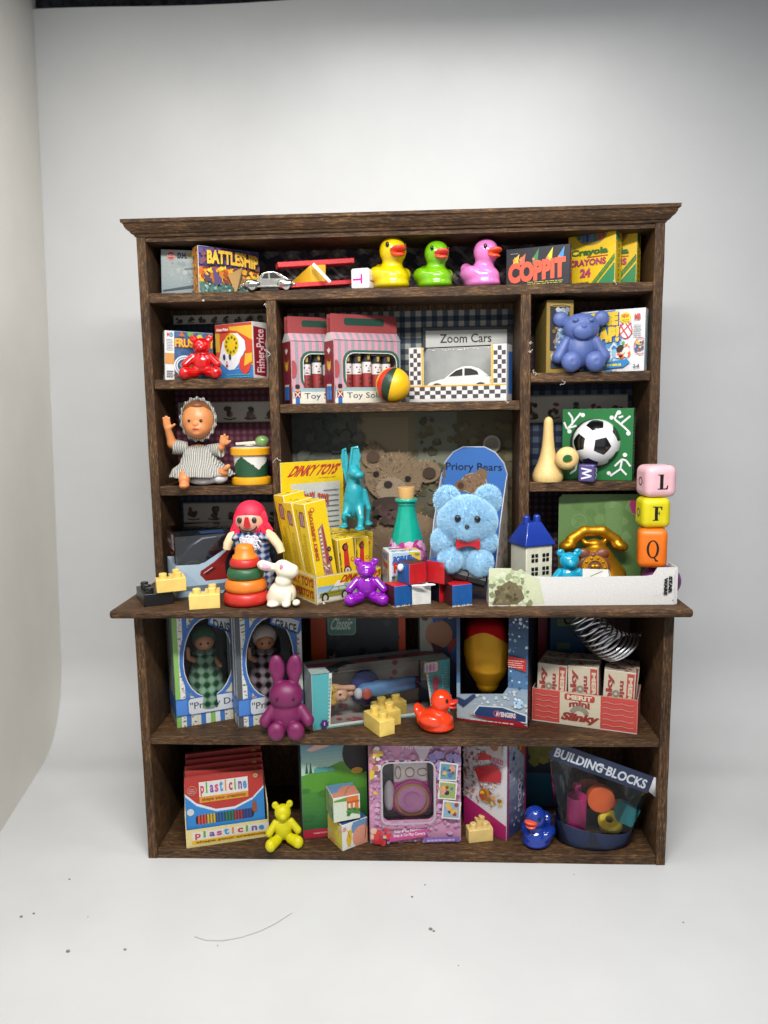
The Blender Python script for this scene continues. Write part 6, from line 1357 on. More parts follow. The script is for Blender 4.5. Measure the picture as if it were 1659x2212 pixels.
    P = [('c', U(1290, 1210), U(1300, 1245), .55, .80), ('e', U(1285, 1215, -.1), (.62, .5, .5)), ('c', U(1284, 1190), U(1284, 1175), .2, .18), ('e', U(1283, 1172), (.34, .2, .08)), ('c', U(1262, 1172), U(1255, 1160), .08, .07), ('c', U(1304, 1172), U(1312, 1160), .08, .07)]
    blobobj('base', P, gold, t, .12, 64)
    P = [('c', U(1235, 1165), U(1262, 1147), .19, .17), ('c', U(1262, 1147), U(1302, 1147), .17, .17), ('c', U(1302, 1147), U(1330, 1166), .17, .19), ('e', U(1226, 1178), (.30, .3, .2), (0, -20, 0)), ('e', U(1338, 1178), (.30, .3, .2), (0, 20, 0))]
    blobobj('handset', P, gold, t, .08, 60)
    br = plastic('#6d3c26', .45, coat=.2); P = [('e', U(1262, 1197, -.5), (.24, .12, .19), (0, 20, 0)), ('e', U(1300, 1197, -.5), (.24, .12, .19), (0, -20, 0)), ('e', U(1281, 1199, -.55), (.1, .1, .1))]
    blobobj('bow', P, br, t, .04, 44)
    dc = Vector(U(1284, 1227, -.62)); Mx = Matrix.Translation(dc) @ Matrix.Rotation(R(78), 4, 'X')
    obj('dial', G().lathe([(.50, -.06), (.52, .02), (.44, .07), (.44, .05)], 32, Mx), br, t); obj('dial', G().lathe([(.42, .0), (.42, .09), (.24, .10), (.24, .04)], 32, Mx), gold, t)
    for k in range(10): an = R(36*k); obj('dial_hole', G().ell(tuple(Mx @ Vector((.33*math.cos(an), .33*math.sin(an), .10))), (.05, .04, .05), n=10, m=6), gold, t)
    g = G(); g.ell(tuple(Mx @ Vector((-.05, .04, .09))), (.10, .06, .09)); g.ell(tuple(Mx @ Vector((.07, .04, .09))), (.10, .06, .09)); obj('heart', g, gold, t)
    obj('card_insert', G().bb(-1.2, 1.3, -.9, -.86, 0, .42), plastic('#b5705f', .6), t)
    bear('toy_bear', 1228, 1184, -1.1, z, plastic('#0b8fb0', .14, sss=.15, coat=.7), 'glossy cyan bear between the toy house and the golden telephone', 6)
    # long white box
    x, y = ground(1058, 1309, z); y = -2.45; x = xat(1056, y, z); b, w, h = boxsize(1056, 1461, 1246, y, 1.5, z); d = .75
    t = thing('sword_toy_box', b, 'long white open box with a green picture at its left end, right on the counter', 'box', 1.5); t['dims'] = (w, d, h*1.25); H2 = h*1.25
    cw = card('#c9c7c2'); top = [(0, 0), (w, 0), (w, H2), (w*.895, H2), (w*.87, H2*.80), (w*.83, H2*.775), (w*.34, H2*.775), (w*.22, H2*.80), (w*.19, H2*.93), (w*.12, H2*.96), (w*.12, H2*1.02), (0, H2*1.03)]
    obj('front_panel', G().zsec(top, 0, .03), cw, t, bev=.008); obj('carton', G().bb(.0, w, d-.03, d, 0, h*.55).bb(0, .03, .031, d-.031, 0, h*.9).bb(w-.03, w, .031, d-.031, 0, H2).bb(.031, w-.031, .031, d-.031, 0, .03), cw, t)
    a = Art(w, H2*1.03, None); a.poly([(p_/w, q_/(H2*1.03)) for p_, q_ in top], '#d0cecb'); H3 = H2*1.03
    a.poly([(0, .03), (.30, .03), (.27, .7), (.19, .89), (.12, .93), (.12, .99), (0, 1)], '#c3c8a8'); a.blobs(0, .05, .22, .9, 60, .022, ['#a9b38a', '#b9c29c', '#8f9a72', '#c9cfb4', '#7f8460'], 4); a.poly([(.02, .05), (.05, .5), (.11, .68), (.17, .5), (.19, .2), (.15, .05)], '#6b6248'); a.blobs(.03, .08, .17, .55, 26, .018, ['#5a5138', '#7d7454', '#4a4430', '#6d6448'], 6)
    a.rect(.985, .02, 1, .9, '#c4c2bf'); a.text('STAR', .952, .30, .972, .75, '#1d1c1c', .07, rot=270); a.text('WARS', .928, .26, .948, .72, '#1d1c1c', .07, rot=270); a.ell(.978, .12, .003, .003, '#2a2a2a', 8); a.line([(.86, .22), (.91, .28), (.93, .33)], .001, '#a8a6a4'); a.put('front_print', t, FRONT(w, d, H2))
    sc = thing('paper_tag', (b[0]+w*.50, b[1]+.12, z+h*.86), 'small white paper tag with a green line, tucked into the long white box', 'tag', 2); pts = [(0, 0), (.75, 0), (.85, .12), (.8, .3), (.0, .34)]
    obj('tag', G().zsec(pts, 0, .03), card('#cfcfca'), sc); a = Art(.85, .34, None); a.line([(.2, .2), (.7, .75)], .03, '#6a8a4a'); a.line([(.02, .05), (.86, .05), (.97, .36), (.92, .85)], .025, '#4a4a4a'); a.put('tag_print', sc, FRONT(.85, 0, .34))
    # letter beads stacked at the right end
    x_, y_ = xat(1430, -1.35, z), -1.15
    pb = pos(1430, 1246, -1.45); r = 35*cmpx(*pb); zc_ = z
    t = thing('round_bead', (xat(1426, -1.25, z), -1.25, z), 'purple round wooden bead under the stack of letter cubes', 'bead'); zt = zat(1221, xat(1408, -1.3, z+1.2), -1.3) - z
    obj('bead', G().lathe([(.05, 0)]+[(.62*math.sin(R(q))**.8, zt/2-zt/2*math.cos(R(q))) for q in range(12, 180, 12)]+[(.05, zt)], 36), plastic('#6d2f6d', .4, bmp=.1), t, angle=70)
    zz_ = z + zt; yb = -1.75
    data = (('Q', '#d96a0c', 1377, 1441, 1143, -12, 'orange letter cube with a black Q, lowest of the stack of three'), ('F', '#c9bc0c', 1388, 1450, 1077, 2, 'yellow letter cube with a black F, middle of the stack'), ('L', '#d9aab2', 1397, 1464, 1007, 7, 'pink letter cube with a black L, topmost of the stack'))
    for ch, col, u0, u1, vt, yw, lab in data:
        def fr(a, ch=ch): glyph(a, ch, '#191614', .34, .27, .66, .73, .11)
        q, w_, h_ = letter_bead(u0, u1, vt, yb, zz_, col, lab, yw, fr, None, bev=.22)
        q['group'] = 'stacked letter cubes'; zz_ += h_ + .002
        sd = {'L': 'L', 'F': 'L', 'Q': 'R'}[ch]; Mf = {'L': LEFT, 'R': RIGHT}[sd](w_, w_, h_)
        obj('hole', G().lathe([(.13, -.02), (.135, .012), (.10, .012), (.10, -.03)], 18, Mf @ Matrix.Translation((w_*.5, h_*.5, 0))), plastic('#5a4438', .7), q)
counter_right()
# ================================================================ lower shelf
def lower_shelf():
    z = ZL; top = ZC-.27
    for n, (u, v, u1, lab, gc, nm) in enumerate(((383, 1573, 520, 'green striped doll box with an oval window at the left of the lower shelf', '#7fae5a', 'DAISY'), (517, 1573, 664, 'grey striped doll box with an oval window beside the green one', '#50565c', 'GRACE'))):
        yaw = 26; b, w, _ = gbox(u, v, z, u1, 1300, yaw); h = top - z - .03; d = 1.45; w = 2.25; t = thing('doll_box', b, lab, 'box', yaw, 'striped doll boxes'); t['dims'] = (w, d, h)
        g = G().bb(0, w, 0.0, d, 0, .02).bb(0, w, d-.02, d, .021, h).bb(0, .02, .02, d-.021, .021, h).bb(w-.02, w, .02, d-.021, .021, h).bb(0, w, .02, d-.021, h-.02, h); obj('carton', g, card('#2a2c30' if n else '#20261f'), t)
        def band(a, fr):
            a.stripes(0, 0, 1, 1, [gc, '#d2d4d2', '#3f6fb0', '#cfcdc2', '#c9c6b4', '#3f6fb0', '#d2d4d2'] if fr else ['#cfcdc2', '#3f6fb0', '#d2d4d2', gc, gc, '#d2d4d2', '#3f6fb0', '#cfcdc2'], 14 if fr else 8)
            q = random.Random(n+3); a.up()
            for s in ((.11*1, .25+.0, .75, .93) if fr else (.06, .94)):
                xs = s
                for i in range(34): a.lv += .1; yy = (i+q.random())/34; a._f([(xs+q.uniform(-.03, .03)+.022*math.cos(k*1.57), yy+.009*math.sin(k*1.57)) for k in range(4)], q.choice(['#7a7f3a', '#8f8a45', '#b8706a', '#6a6a2f', '#c9938a']))
            a.rect(0, .10, 1, .235, '#4a7fc9'); a.rect(0, .095, 1, .105, '#3460a0'); a.rect(0, .23, 1, .24, '#3460a0')
        a = A(t, 'F', '#cfcdc2'); band(a, True)
        ov = [(.5+.33*math.sin(R(q)), .56-.33*math.cos(R(q))*(1.0 if q < 180 else 1)) for q in range(0, 360, 15)]
        ov = [(.5+.36*math.cos(R(q)), .53+(.30 if math.sin(R(q)) < 0 else .36)*math.sin(R(q))) for q in range(0, 360, 15)]
        big = [(.5+(x-.5)*1.17, .53+(y-.53)*1.13) for x, y in ov]; a.poly(big, '#3a68ac'); a.poly([(.5+(x-.5)*1.03, .53+(y-.53)*1.025) for x, y in ov], '#c9ccd0'); a.hole(ov)
        a.poly([(.52, .84), (.95, .72), (1.0, .76), (1.0, .84), (.96, .87), (.56, .95)], '#3a68ac'); a.poly([(.55, .85), (.93, .74), (.97, .83), (.60, .93)], '#b9bec4'); a.text(nm, .60, .80, .92, .88, '#1e2226', .03, rise=-.9)
        a.rrect(.16, .095, .98, .24, .05, '#3a68ac'); a.rrect(.18, .10, .98, .232, .05, '#c4c8cc'); a.text('"Priory Doll"', .20, .125, 1.02, .20, '#3a3f46', .01); a.put('front_print', t, FRONT(w, d, h))
        a = A(t, 'L', '#cfcdc2'); band(a, False); face(t, 'L', a)
        obj('window', G().add([(.1*w, .02, .15*h), (.9*w, .02, .15*h), (.9*w, .02, .9*h), (.1*w, .02, .9*h)], [(0, 1, 2, 3)]), clear(a=.05), t, fix=False)
        M = Matrix.Translation(b) @ Matrix.Rotation(R(yaw), 4, 'Z'); q = thing('boxed_doll', tuple(M @ Vector((.5*w, .62, .06))), ('doll in a green checked dress and green bonnet inside the left doll box', 'white haired doll in a black checked dress inside the grey doll box')[n], 'doll', yaw-8, 'dolls in the striped boxes')
        hs = h*.80; dr = fabric('#123f22' if not n else '#1a1216', '#7fa088' if not n else '#9a8c92', 1.0, 'doll_check')
        obj('dress', G().lathe([(.72, .5), (.70, hs*.3), (.5, hs*.5), (.34, hs*.64), (.26, hs*.70)], 28), dr, q)
        blobobj('head', [('e', (0, -.02, hs*.80), (.34, .32, .33)), ('c', (0, 0, hs*.68), (0, 0, hs*.6), .15, .2), ('c', (-.3, -.05, hs*.6), (-.55, -.25, hs*.66), .11, .08), ('c', (-.55, -.25, hs*.66), (-.56, -.28, hs*.76), .08, .07), ('c', (.3, -.05, hs*.6), (.5, -.3, hs*.55), .11, .08), ('c', (-.2, 0, .55), (-.22, -.05, .05), .13, .11), ('c', (.2, 0, .55), (.22, -.05, .05), .13, .11)], plastic('#a8714f', .45, sss=.1), q, .05, 64)
        for s in (-1, 1): obj('eye', G().ell((s*.12, -.32, hs*.80), (.04, .03, .045), n=9, m=6), SPEC_EYE, q)
        obj('collar', G().lathe([(.22, hs*.66), (.40, hs*.68), (.40, hs*.70), (.2, hs*.73)], 20), dr, q)
        blobobj('bonnet' if not n else 'hair', [('e', (0, .10, hs*.84), (.42, .36, .40))], plastic('#1a4a2a' if not n else '#b8a89c', .8, bmp=.6, bscale=10), q, .03, 32)
    # pink frosted bunny
    x, y = ground(622, 1592, z); y += .25; p, h = sz(622, 1414, y, z); t = thing('toy_bunny', p, 'frosted magenta bunny with long ears sitting before the grey doll box', 'toy rabbit', 4); m = plastic('#7d1c58', .46, sss=.5, trans=.2)
    P = [('e', (0, 0, .26), (.20, .17, .22)), ('e', (0, -.03, .50), (.205, .165, .185))]
    for s in (1, -1): P += [('e', (s*.105, .0, .83), (.095, .055, .17), (0, s*5, 0)), ('e', (s*.10, 0, .70), (.06, .05, .10)), ('c', (s*.17, -.03, .33), (s*.25, -.07, .20), .065, .08), ('e', (s*.115, -.18, .11), (.105, .08, .115))]
    cut = [('e', (s*.105, -.075, .84), (.055, .04, .12)) for s in (1, -1)] + [('e', (s*.115, -.285, .11), (.07, .04, .08)) for s in (1, -1)]
    blobobj('body', P, m, t, .02, 90, 0, cut, h)
    for s in (1, -1): obj('eye', G().ell((s*.10*h, -.185*h, .51*h), .016*h), SPEC_EYE, t)
    # box behind: orange with dark photograph
    b, w, h = boxsize(675, 878, 1300, .9, 3, z); h = top-z-.05; t = carton('hoop_toy_box', b, w, .8, h, 3, 'orange box with a dark playground picture, behind the turquoise doll box', 'box', '#8a3a20')
    a = A(t, 'F', '#b5431c'); a.rect(.16, .04, .93, .96, '#2a2c30'); a.blobs(.16, .05, .93, .9, 60, .05, ['#303236', '#26282c', '#383a3e', '#2c2f36'], 3); a.poly([(.16, .99), (.16, .80), (.28, .83), (.42, .97)], '#b5431c'); a.rrect(.18, .60, .48, .80, .04, '#7f9f92'); a.rrect(.19, .61, .47, .79, .04, '#5f8a78'); a.text('Classic', .22, .65, .44, .76, '#cfdcd2', .02, slant=.2); a.text('WHAM-O', .24, .82, .38, .92, '#d8c9c0', .07, shadow='#8f1f1f', rise=.3); a.text('Everyone\'s favourite toy since 1958', .46, .78, .80, .82, '#8f9296', .01)
    for u, c in ((.22, '#7a5a50'), (.56, '#6d4a40'), (.80, '#8a6250')): a.ell(u, .42, .035, .05, c); a.poly([(u-.05, .16), (u-.04, .35), (u+.04, .35), (u+.05, .16)], '#7d5048'); a.ell(u-.015, .45, .04, .045, '#15131a')
    a.rect(.86, .25, .95, .42, '#2f4a5a'); face(t, 'F', a)
    a = A(t, 'L', '#27406a'); face(t, 'L', a)
    # boy's box
    b, w, h = boxsize(905, 1010, 1300, .8, -3, z); h = top-z-.05; t = carton('board_game_box', b, w, .7, h, -3, 'dark blue game box with a smiling cartoon boy, behind the mask box', 'box', '#1a2234')
    a = A(t, 'F', '#1c2b4a'); a.rect(0, 0, .30, 1, '#2d3a30'); a.rect(.03, .03, .97, .97, '#22345a'); a.rect(.03, .2, .38, .97, '#8f9088'); a.ell(.42, .62, .28, .30, '#9a6a4c'); a.blobs(.1, .74, .4, .95, 16, .08, ['#33231a', '#453022'], 3); a.poly([(.28, .78), (.72, .88), (.74, .80), (.3, .72)], '#27509a'); a.text('B', .35, .84, .5, .97, '#b89c22', .06); a.poly([(.25, .55), (.52, .50), (.45, .42), (.32, .45)], '#3a1a1a'); a.ell(.80, .50, .2, .22, '#8f2a2a'); a.ell(.82, .44, .16, .2, '#2a5a9a'); a.text('BA', .62, .76, .95, .92, '#a9acb4', .07, rise=.2); a.poly([(.1, .3), (.5, .3), (.5, .45), (.15, .4)], '#4a6a2a'); face(t, 'F', a)
    # turquoise doll box lying down
    yaw = 20; b, w, h = gbox(676, 1578, z, 972, 1458, yaw); d = 1.35; t = thing('doll_box', b, 'turquoise doll box lying on its side with a wavy window, printed peep', 'box', yaw); t['dims'] = (w, d, h)
    g = G().bb(0, w, 0, d, 0, .02).bb(0, w, d-.02, d, .021, h).bb(0, .02, .0, d-.021, .021, h).bb(w-.02, w, 0, d-.021, .021, h); obj('carton', g, card('#a9b5b5'), t)
    HX0, HX1, HY0, HY1 = .12, .84, .06, .94
    hole_f = [(HX0, HY0), (HX1+.02, HY0+.0), (HX1-.03, .999), (HX0+.02, .999)]
    a = A(t, 'F', '#4fa0a4'); a.poly([(HX0-.02, .02), (HX1+.04, .02), (HX1-.01, 1), (HX0-.0, 1)], '#cdcac2'); a.up()
    for i in range(14): yy = .05+.065*i; a.ell(HX0-.018+.0014*i*1.3, yy, .008, .008, '#4fa0a4', 8); a.ell(HX1+.038-.0035*i, yy, .008, .008, '#4fa0a4', 8)
    a.hole(hole_f); a.text('peep', .868, .22, .925, .72, '#b8465a', .06, rot=90); a.stripes(.938, .3, .95, .72, ['#a9c4c6', None], 19, False); a.lines(.955, .5, .985, .9, 8, '#8fc0c2'); a.rrect(.80, .78, .915, 1.0, .012, '#8f7f3a'); a.rrect(.808, .80, .907, .98, .012, '#c9b4c4')
    for e, c in ((.825, '#7f9fc4'), (.85, '#b86a8a'), (.875, '#b88aa0')): a.ell(e, .89, .010, .03, c, 10)
    for k in range(6): a.ell(.075+.018*math.cos(k), .10+.05*math.sin(k), .012, .012, '#4a2a6a', 8)
    a.text('1', .072, .07, .08, .13, '#b9b0d0', .05); face(t, 'F', a)
    a = A(t, 'T', '#93a8a4'); a.checks(0, 0, 1, .45, 60, 8, '#8fa3a0', '#aebcb6'); a.rect(0, .45, 1, .75, '#8a4a58'); a.rect(0, .75, 1, 1, '#7f9490'); a.poly([(.13, 0), (.12, .4), (.28, .75), (.34, .42), (.20, 0)], '#1a2226'); a.ell(.55, .62, .03, .03, '#15404a'); a.ell(.72, .55, .025, .025, '#1d4a3a'); a.hole([(.145, -.001), (.80, -.001), (.74, .42), (.26, .42)]); 
    a.put('top_print', t, TOP(w, d, h), off=.001)
    a = Art(w*.96, h, '#b0aaa0'); q = random.Random(8)
    for i in range(16): a.ell(q.uniform(.1, .9), q.uniform(.05, .9), .022, .022, q.choice(['#a8485a', '#a8485a', '#b0606a', '#5a3038']), 12)
    for yy in (.2, .3): a.line([(.1, yy), (.15, yy+.04), (.2, yy-.02), (.26, yy+.03), (.3, yy)], .012, '#5a9a94')
    a.put('backing_print', t, frame((.02*w, d-.022, 0), (1, 0, 0), (0, 0, 1)))
    a = Art(w*.96, d*.9, '#aaa49a')
    for i in range(18): a.ell(q.uniform(.05, .9), q.uniform(.05, .95), .022, .022, q.choice(['#a8485a', '#b0606a']), 12)
    a.put('floor_print', t, frame((.02*w, .03, .022), (1, 0, 0), (0, 1, 0)))
    obj('window', G().add([(.12*w, .03, .04), (.86*w, .03, .04), (.84*w, .03, h-.12), (.14*w, .03, h-.12), (.84*w, .14, h-.005), (.14*w, .14, h-.005), (.74*w, .5*d, h-.003), (.22*w, .5*d, h-.003)], [(0, 1, 2, 3), (3, 2, 4, 5), (5, 4, 6, 7)]), clear(a=.12), t, fix=False)
    M = Matrix.Translation(b) @ Matrix.Rotation(R(yaw), 4, 'Z'); L = .72*w
    q = thing('boxed_doll', tuple(M @ Vector((.14*w, .62, .25*h))), 'blond doll in blue clothes lying inside the turquoise box', 'doll', yaw)
    c = h*.22
    blobobj('head', [('e', (.38, -.05, c), (.30, .30, .28)), ('c', (.6, -.02, c), (.8, 0, c), .12, .12), ('c', (.85, -.1, c+.2), (.2, -.25, c+.34), .09, .07), ('e', (.48, -.35, c-.02), (.05, .04, .05))], plastic('#c99a7c', .45, sss=.15), q, .04, 48)
    blobobj('hair', [('e', (.26, .05, c), (.33, .33, .34)), ('e', (.12, -.1, c+.26), (.26, .2, .16)), ('e', (.1, -.05, c-.2), (.2, .2, .16))], plastic('#c9a23a', .5, bmp=.4), q, .06, 40)
    for s in (1, -1): obj('eye', G().ell((.34, -.345, c+s*.11), (.05, .03, .04), n=10, m=6), plastic('#27324a', .3), q)
    blobobj('jacket', [('e', (1.35, .2, c+.05), (.55, .25, .62)), ('e', (1.5, .25, c-.3), (.6, .2, .3))], plastic('#1d2a6a', .7, bmp=.3), q, .1, 44)
    blobobj('trousers', [('c', (1.25, -.15, c+.05), (1.9, -.15, c+.12), .26, .20), ('c', (1.7, -.15, c+.16), (3.0, -.12, c+.24), .19, .12), ('c', (1.7, -.15, c-.02), (3.0, -.12, c-.0), .19, .12)], plastic('#4f7aa8', .65, bmp=.2), q, .08, 64)
    obj('belt', G().ell((1.25, -.38, c+.02), (.17, .08, .2)), plastic('#b0504a', .5), q); obj('blouse', G().ell((1.0, -.25, c+.02), (.16, .16, .2)), plastic('#b9bec4', .6), q)
    for s in (0, 1): obj('shoe', G().ell((3.1, -.12, c+.24-.24*s), (.16, .1, .1)), plastic('#4a2a4a', .4), q)
    # brick cluster and orange duck
    cs = [(0, 0), (1, 1), (1, 0), (2, 2), (2, 1), (1, -1), (3, 2)]
    brick(803, 1580, z, [(0, 0), (1, 0), (1, 1), (2, 1), (0, -1), (2, 2)], .56, .52, '#e0c264', 'cluster of pale yellow bricks joined in a zigzag before the turquoise box', 32)
    x, y = ground(940, 1590, z); duck(943, 1487, y+.55, z, '#e8401a', '#d93a2a', 'large orange duck facing right on the lower shelf', 74, group=None, fat=1.05)
    # mask box
    yaw = -16; b, w, _ = gbox(1140, 1573, z, 986, 1300, yaw, 'R'); h = top-z-.03; d = 1.25; t = thing('mask_box', b, 'dark blue box with a cut-out window showing a red and gold mask', 'box', yaw); t['dims'] = (w, d, h)
    g = G().bb(0, w, 0, d, 0, .02).bb(0, w, d-.02, d, .021, h).bb(0, .02, .02, d-.021, .021, h).bb(w-.02, w, 0.02, d-.021, .021, h); obj('carton', g, card('#1a1c26'), t)
    a = A(t, 'F', '#2a4a70'); a.grad(0, 0, 1, .32, '#a9b0b4', '#7f95a8', 6); a.grad(0, .32, 1, 1, '#4a6f96', '#16233c', 10); a.blobs(.66, .3, 1, .9, 60, .025, ['#8fa9c2', '#5f86ac', '#35557d', '#b9c6d2'], 3); a.blobs(.05, .14, 1, .3, 40, .03, ['#b9bfc2', '#9aa6ae', '#c9cdd0'], 4)
    a.rect(.0, .985, .7, 1, '#8f959c'); a.poly([(.04, .20), (.0, .20), (.0, .16), (.1, .12), (.28, .22), (.26, .25), (.12, .18)], '#233a5c'); a.poly([(.24, .08), (.32, .15), (.66, .16), (1, .11), (1, .04), (.28, .045)], '#c9cfd2'); a.poly([(.26, .08), (.33, .14), (.66, .15), (.98, .10), (.98, .05), (.28, .05)], '#1f3a66'); a.text('AVENGERS', .56, .072, .84, .115, '#c9c4c8', .05, shadow='#8f1f2f'); a.ring(.58, .095, .05, .05, .012, '#b8404a'); a.poly([(.15, .06), (.9, .0), (.98, .03), (.9, .05), (.3, .06)], '#8f1a24'); a.rect(.0, .0, 1, .02, '#7d1a22'); a.lines(.2, .018, .85, .04, 1, '#d0b0b0', .4); a.ell(.88, .20, .07, .07, '#a9c4d9'); a.blobs(.82, .16, .94, .24, 10, .02, ['#4a80b0', '#d0dde6'], 3)
    a.poly([(.64, .60), (.98, .575), (.98, .47), (.68, .515)], '#a82a24'); a.lines(.70, .50, .95, .57, 4, '#d9b0a8', .35); a.text('3+', .93, .83, .97, .86, '#b9c0c8', .03)
    a.hole([(.05, .225), (.66, .265), (.73, .33), (.735, .965), (.05, .985)]); face(t, 'F', a)
    a = A(t, 'R', '#15192a'); face(t, 'R', a)
    M = Matrix.Translation(b) @ Matrix.Rotation(R(yaw), 4, 'Z'); q = thing('toy_mask', tuple(M @ Vector((.40*w, .55, .235*h))), 'plain red and gold toy helmet shell inside the blue window box', 'toy mask', yaw); S_ = h*.335
    gl, nt, bq = newmat('gold_plastic'); bq.inputs['Base Color'].default_value = (*lin('#a8790f'), 1); bq.inputs['Metallic'].default_value = .6; bq.inputs['Roughness'].default_value = .35
    blobobj('shell', [('e', (0, 0, S_*1.1), (S_*.60, S_*.5, S_*.95)), ('c', (0, -.05, S_*.6), (0, -.05, S_*.2), S_*.48, S_*.28)], gl, q, .15, 56); blobobj('crown', [('e', (0, .08, S_*1.45), (S_*.66, S_*.5, S_*.66))], metal('#7d0f14', .4), q, .05, 44)
    # spring toy boxes
    yaw = -19; b, w, h = gbox(1376, 1587, z, 1149, 1512, yaw, 'R'); h = zat(1513, *ground(1376, 1587, z)) - z; d = 1.5; t = thing('counter_tray', b, 'red and cream card tray of mini spring boxes on the lower shelf', 'display box', yaw); t['dims'] = (w, d, h)
    g = G().bb(0, w, 0, .03, 0, h).bb(0, w, d-.03, d, 0, h).bb(0, .03, .031, d-.031, 0, h).bb(w-.03, w, .031, d-.031, 0, h).bb(.031, w-.031, .031, d-.031, 0, .03); obj('tray', g, card('#b58a80'), t)
    a = A(t, 'F', '#b5443c'); a.rect(0, 0, 1, .03, '#b9b4ae'); a.rect(.27, .03, .66, 1, '#bfb49c'); a.text('MERIT', .34, .80, .58, .95, '#bfb49c', .06, shadow='#a83a32', sd=.01); a.rrect(.315, .77, .605, .97, .02, '#a83a32'); a.text('MERIT', .34, .80, .58, .94, '#c9bfa8', .05); a.text('mini', .36, .55, .56, .74, '#8a3a34', .05, arc=.25); a.ring(.46, .33, .10, .10, .05, '#857f70', a0=20, a1=160); a.text('Slinky', .29, .08, .645, .40, '#8a3430', .06, slant=.12)
    for k in range(5):
        yy = .16+.17*k
        for x0, x1 in ((.03, .25), (.68, .97)): a.line([(x0+(x1-x0)*i/8, yy+.02*math.sin(i*1.6)) for i in range(9)], .008, '#c9807a')
    face(t, 'F', a); a = A(t, 'R', '#b5443c'); a.text('MINI', .3, .3, .55, .85, '#c9a8a0', .05, rot=90); face(t, 'R', a)
    M0 = Matrix.Translation(b) @ Matrix.Rotation(R(yaw), 4, 'Z'); k = 0; cw = .97; hh = 2.0
    for r in (0, 1):
        for i in range(3):
            q = thing('spring_toy_box', (0, 0, 0), (('left', 'middle', 'right')[i] + (' cream and red spring box in the front of the tray' if r == 0 else ' cream and red spring box in the rear of the tray')), 'box', 0, 'small spring boxes in the tray'); q['dims'] = (cw, .66, hh)
            pose_on(q, M0, Matrix.Translation((.13+i*(w-.2)/3, .06+.70*r, .035)) @ Matrix.Rotation(R((-2, 1, 3)[i]), 4, 'Z') @ Matrix.Rotation(R((1, -1, 2)[i]*(1+r)), 4, 'Y'))
            obj('carton', G().bb(0, cw, 0, .66, 0, hh), card('#c2b9b0'), q, bev=.02); a = Art(cw-.03, hh-.03, '#b9ad98'); a.rect(.74, .02, .98, .98, '#a8443c'); a.text('MERIT', .79, .35, .93, .92, '#c2b39c', .05, rot=270); a.text('mini', .52, .45, .68, .85, '#8f3a36', .05, rot=270); a.text('Slinky', .06, .18, .34, .95, '#8f3a36', .05, rot=90); a.ring(.40, .62, .13, .13, .08, '#7d7868'); a.put('front_print', q, frame((.015, 0, .015), (1, 0, 0), (0, 0, 1)))
            a = Art(cw-.03, .63, '#a39683'); a.blobs(.1, .1, .9, .9, 12, .1, ['#7d4a44', '#8f6a5a'], i); a.put('top_print', q, frame((.015, .015, hh), (1, 0, 0), (0, 1, 0))); a = Art(.63, hh-.03, '#b0a494'); a.text('Slinky', .3, .2, .6, .9, '#8f4a44', .03, rot=90); a.put('side_print', q, frame((cw, .015, .015), (0, 1, 0), (0, 0, 1)))
    # metal spring
    c0, c1 = Vector(pos(1243, 1322, -.9)), Vector(pos(1346, 1398, -1.2)); t = thing('metal_spring', tuple(c0), 'silver coil spring toy lying on top of the small spring boxes', 'spring'); dv = c1-c0; ax = dv.normalized(); e1 = ax.cross(Vector((0, 1, 0))).normalized(); e2 = ax.cross(e1); pts = []; N = 11*24
    for i in range(N+1): k = i/N; an = 2*math.pi*11*k; rr = .44+.20*k; tilt = .26; pts.append(dv*(k**.92) + Vector((.10, 0, -.34))*math.sin(math.pi*k)*.8 + (e1*math.cos(an)+e2*math.sin(an))*rr + ax*math.sin(an+.8)*tilt)
    obj('coil', G().tube(pts, .036, 7), metal('#d9d9dc', .3), t)
    # boxes at the back right
    b, w, h = boxsize(1186, 1262, 1300, 1.2, 0, z); h = top-z-.05; t = carton('book', b, w, .4, h, 0, 'dark blue book with dim yellow lettering at the back right of the lower shelf', 'book', '#1a3a5a'); a = A(t, 'F', '#17405f'); a.lines(.2, .66, .85, .88, 2, '#6a7a2a', .6); a.lines(.2, .45, .6, .55, 1, '#5a6a3a', .6); face(t, 'F', a)
    b, w, h = boxsize(1160, 1393, 1300, 1.65, 0, z); h = top-z-.05; t = carton('board_game_box', b, w, .3, h, 0, 'maroon box with red edges standing at the back right of the lower shelf', 'box', '#4a1a20'); a = A(t, 'F', '#3a1a22'); a.rect(0, 0, .08, 1, '#7d1f2f'); a.rect(.90, 0, 1, 1, '#8f3038'); a.blobs(.5, .2, .9, .9, 20, .08, ['#45222a', '#33161c'], 2); face(t, 'F', a)
lower_shelf()

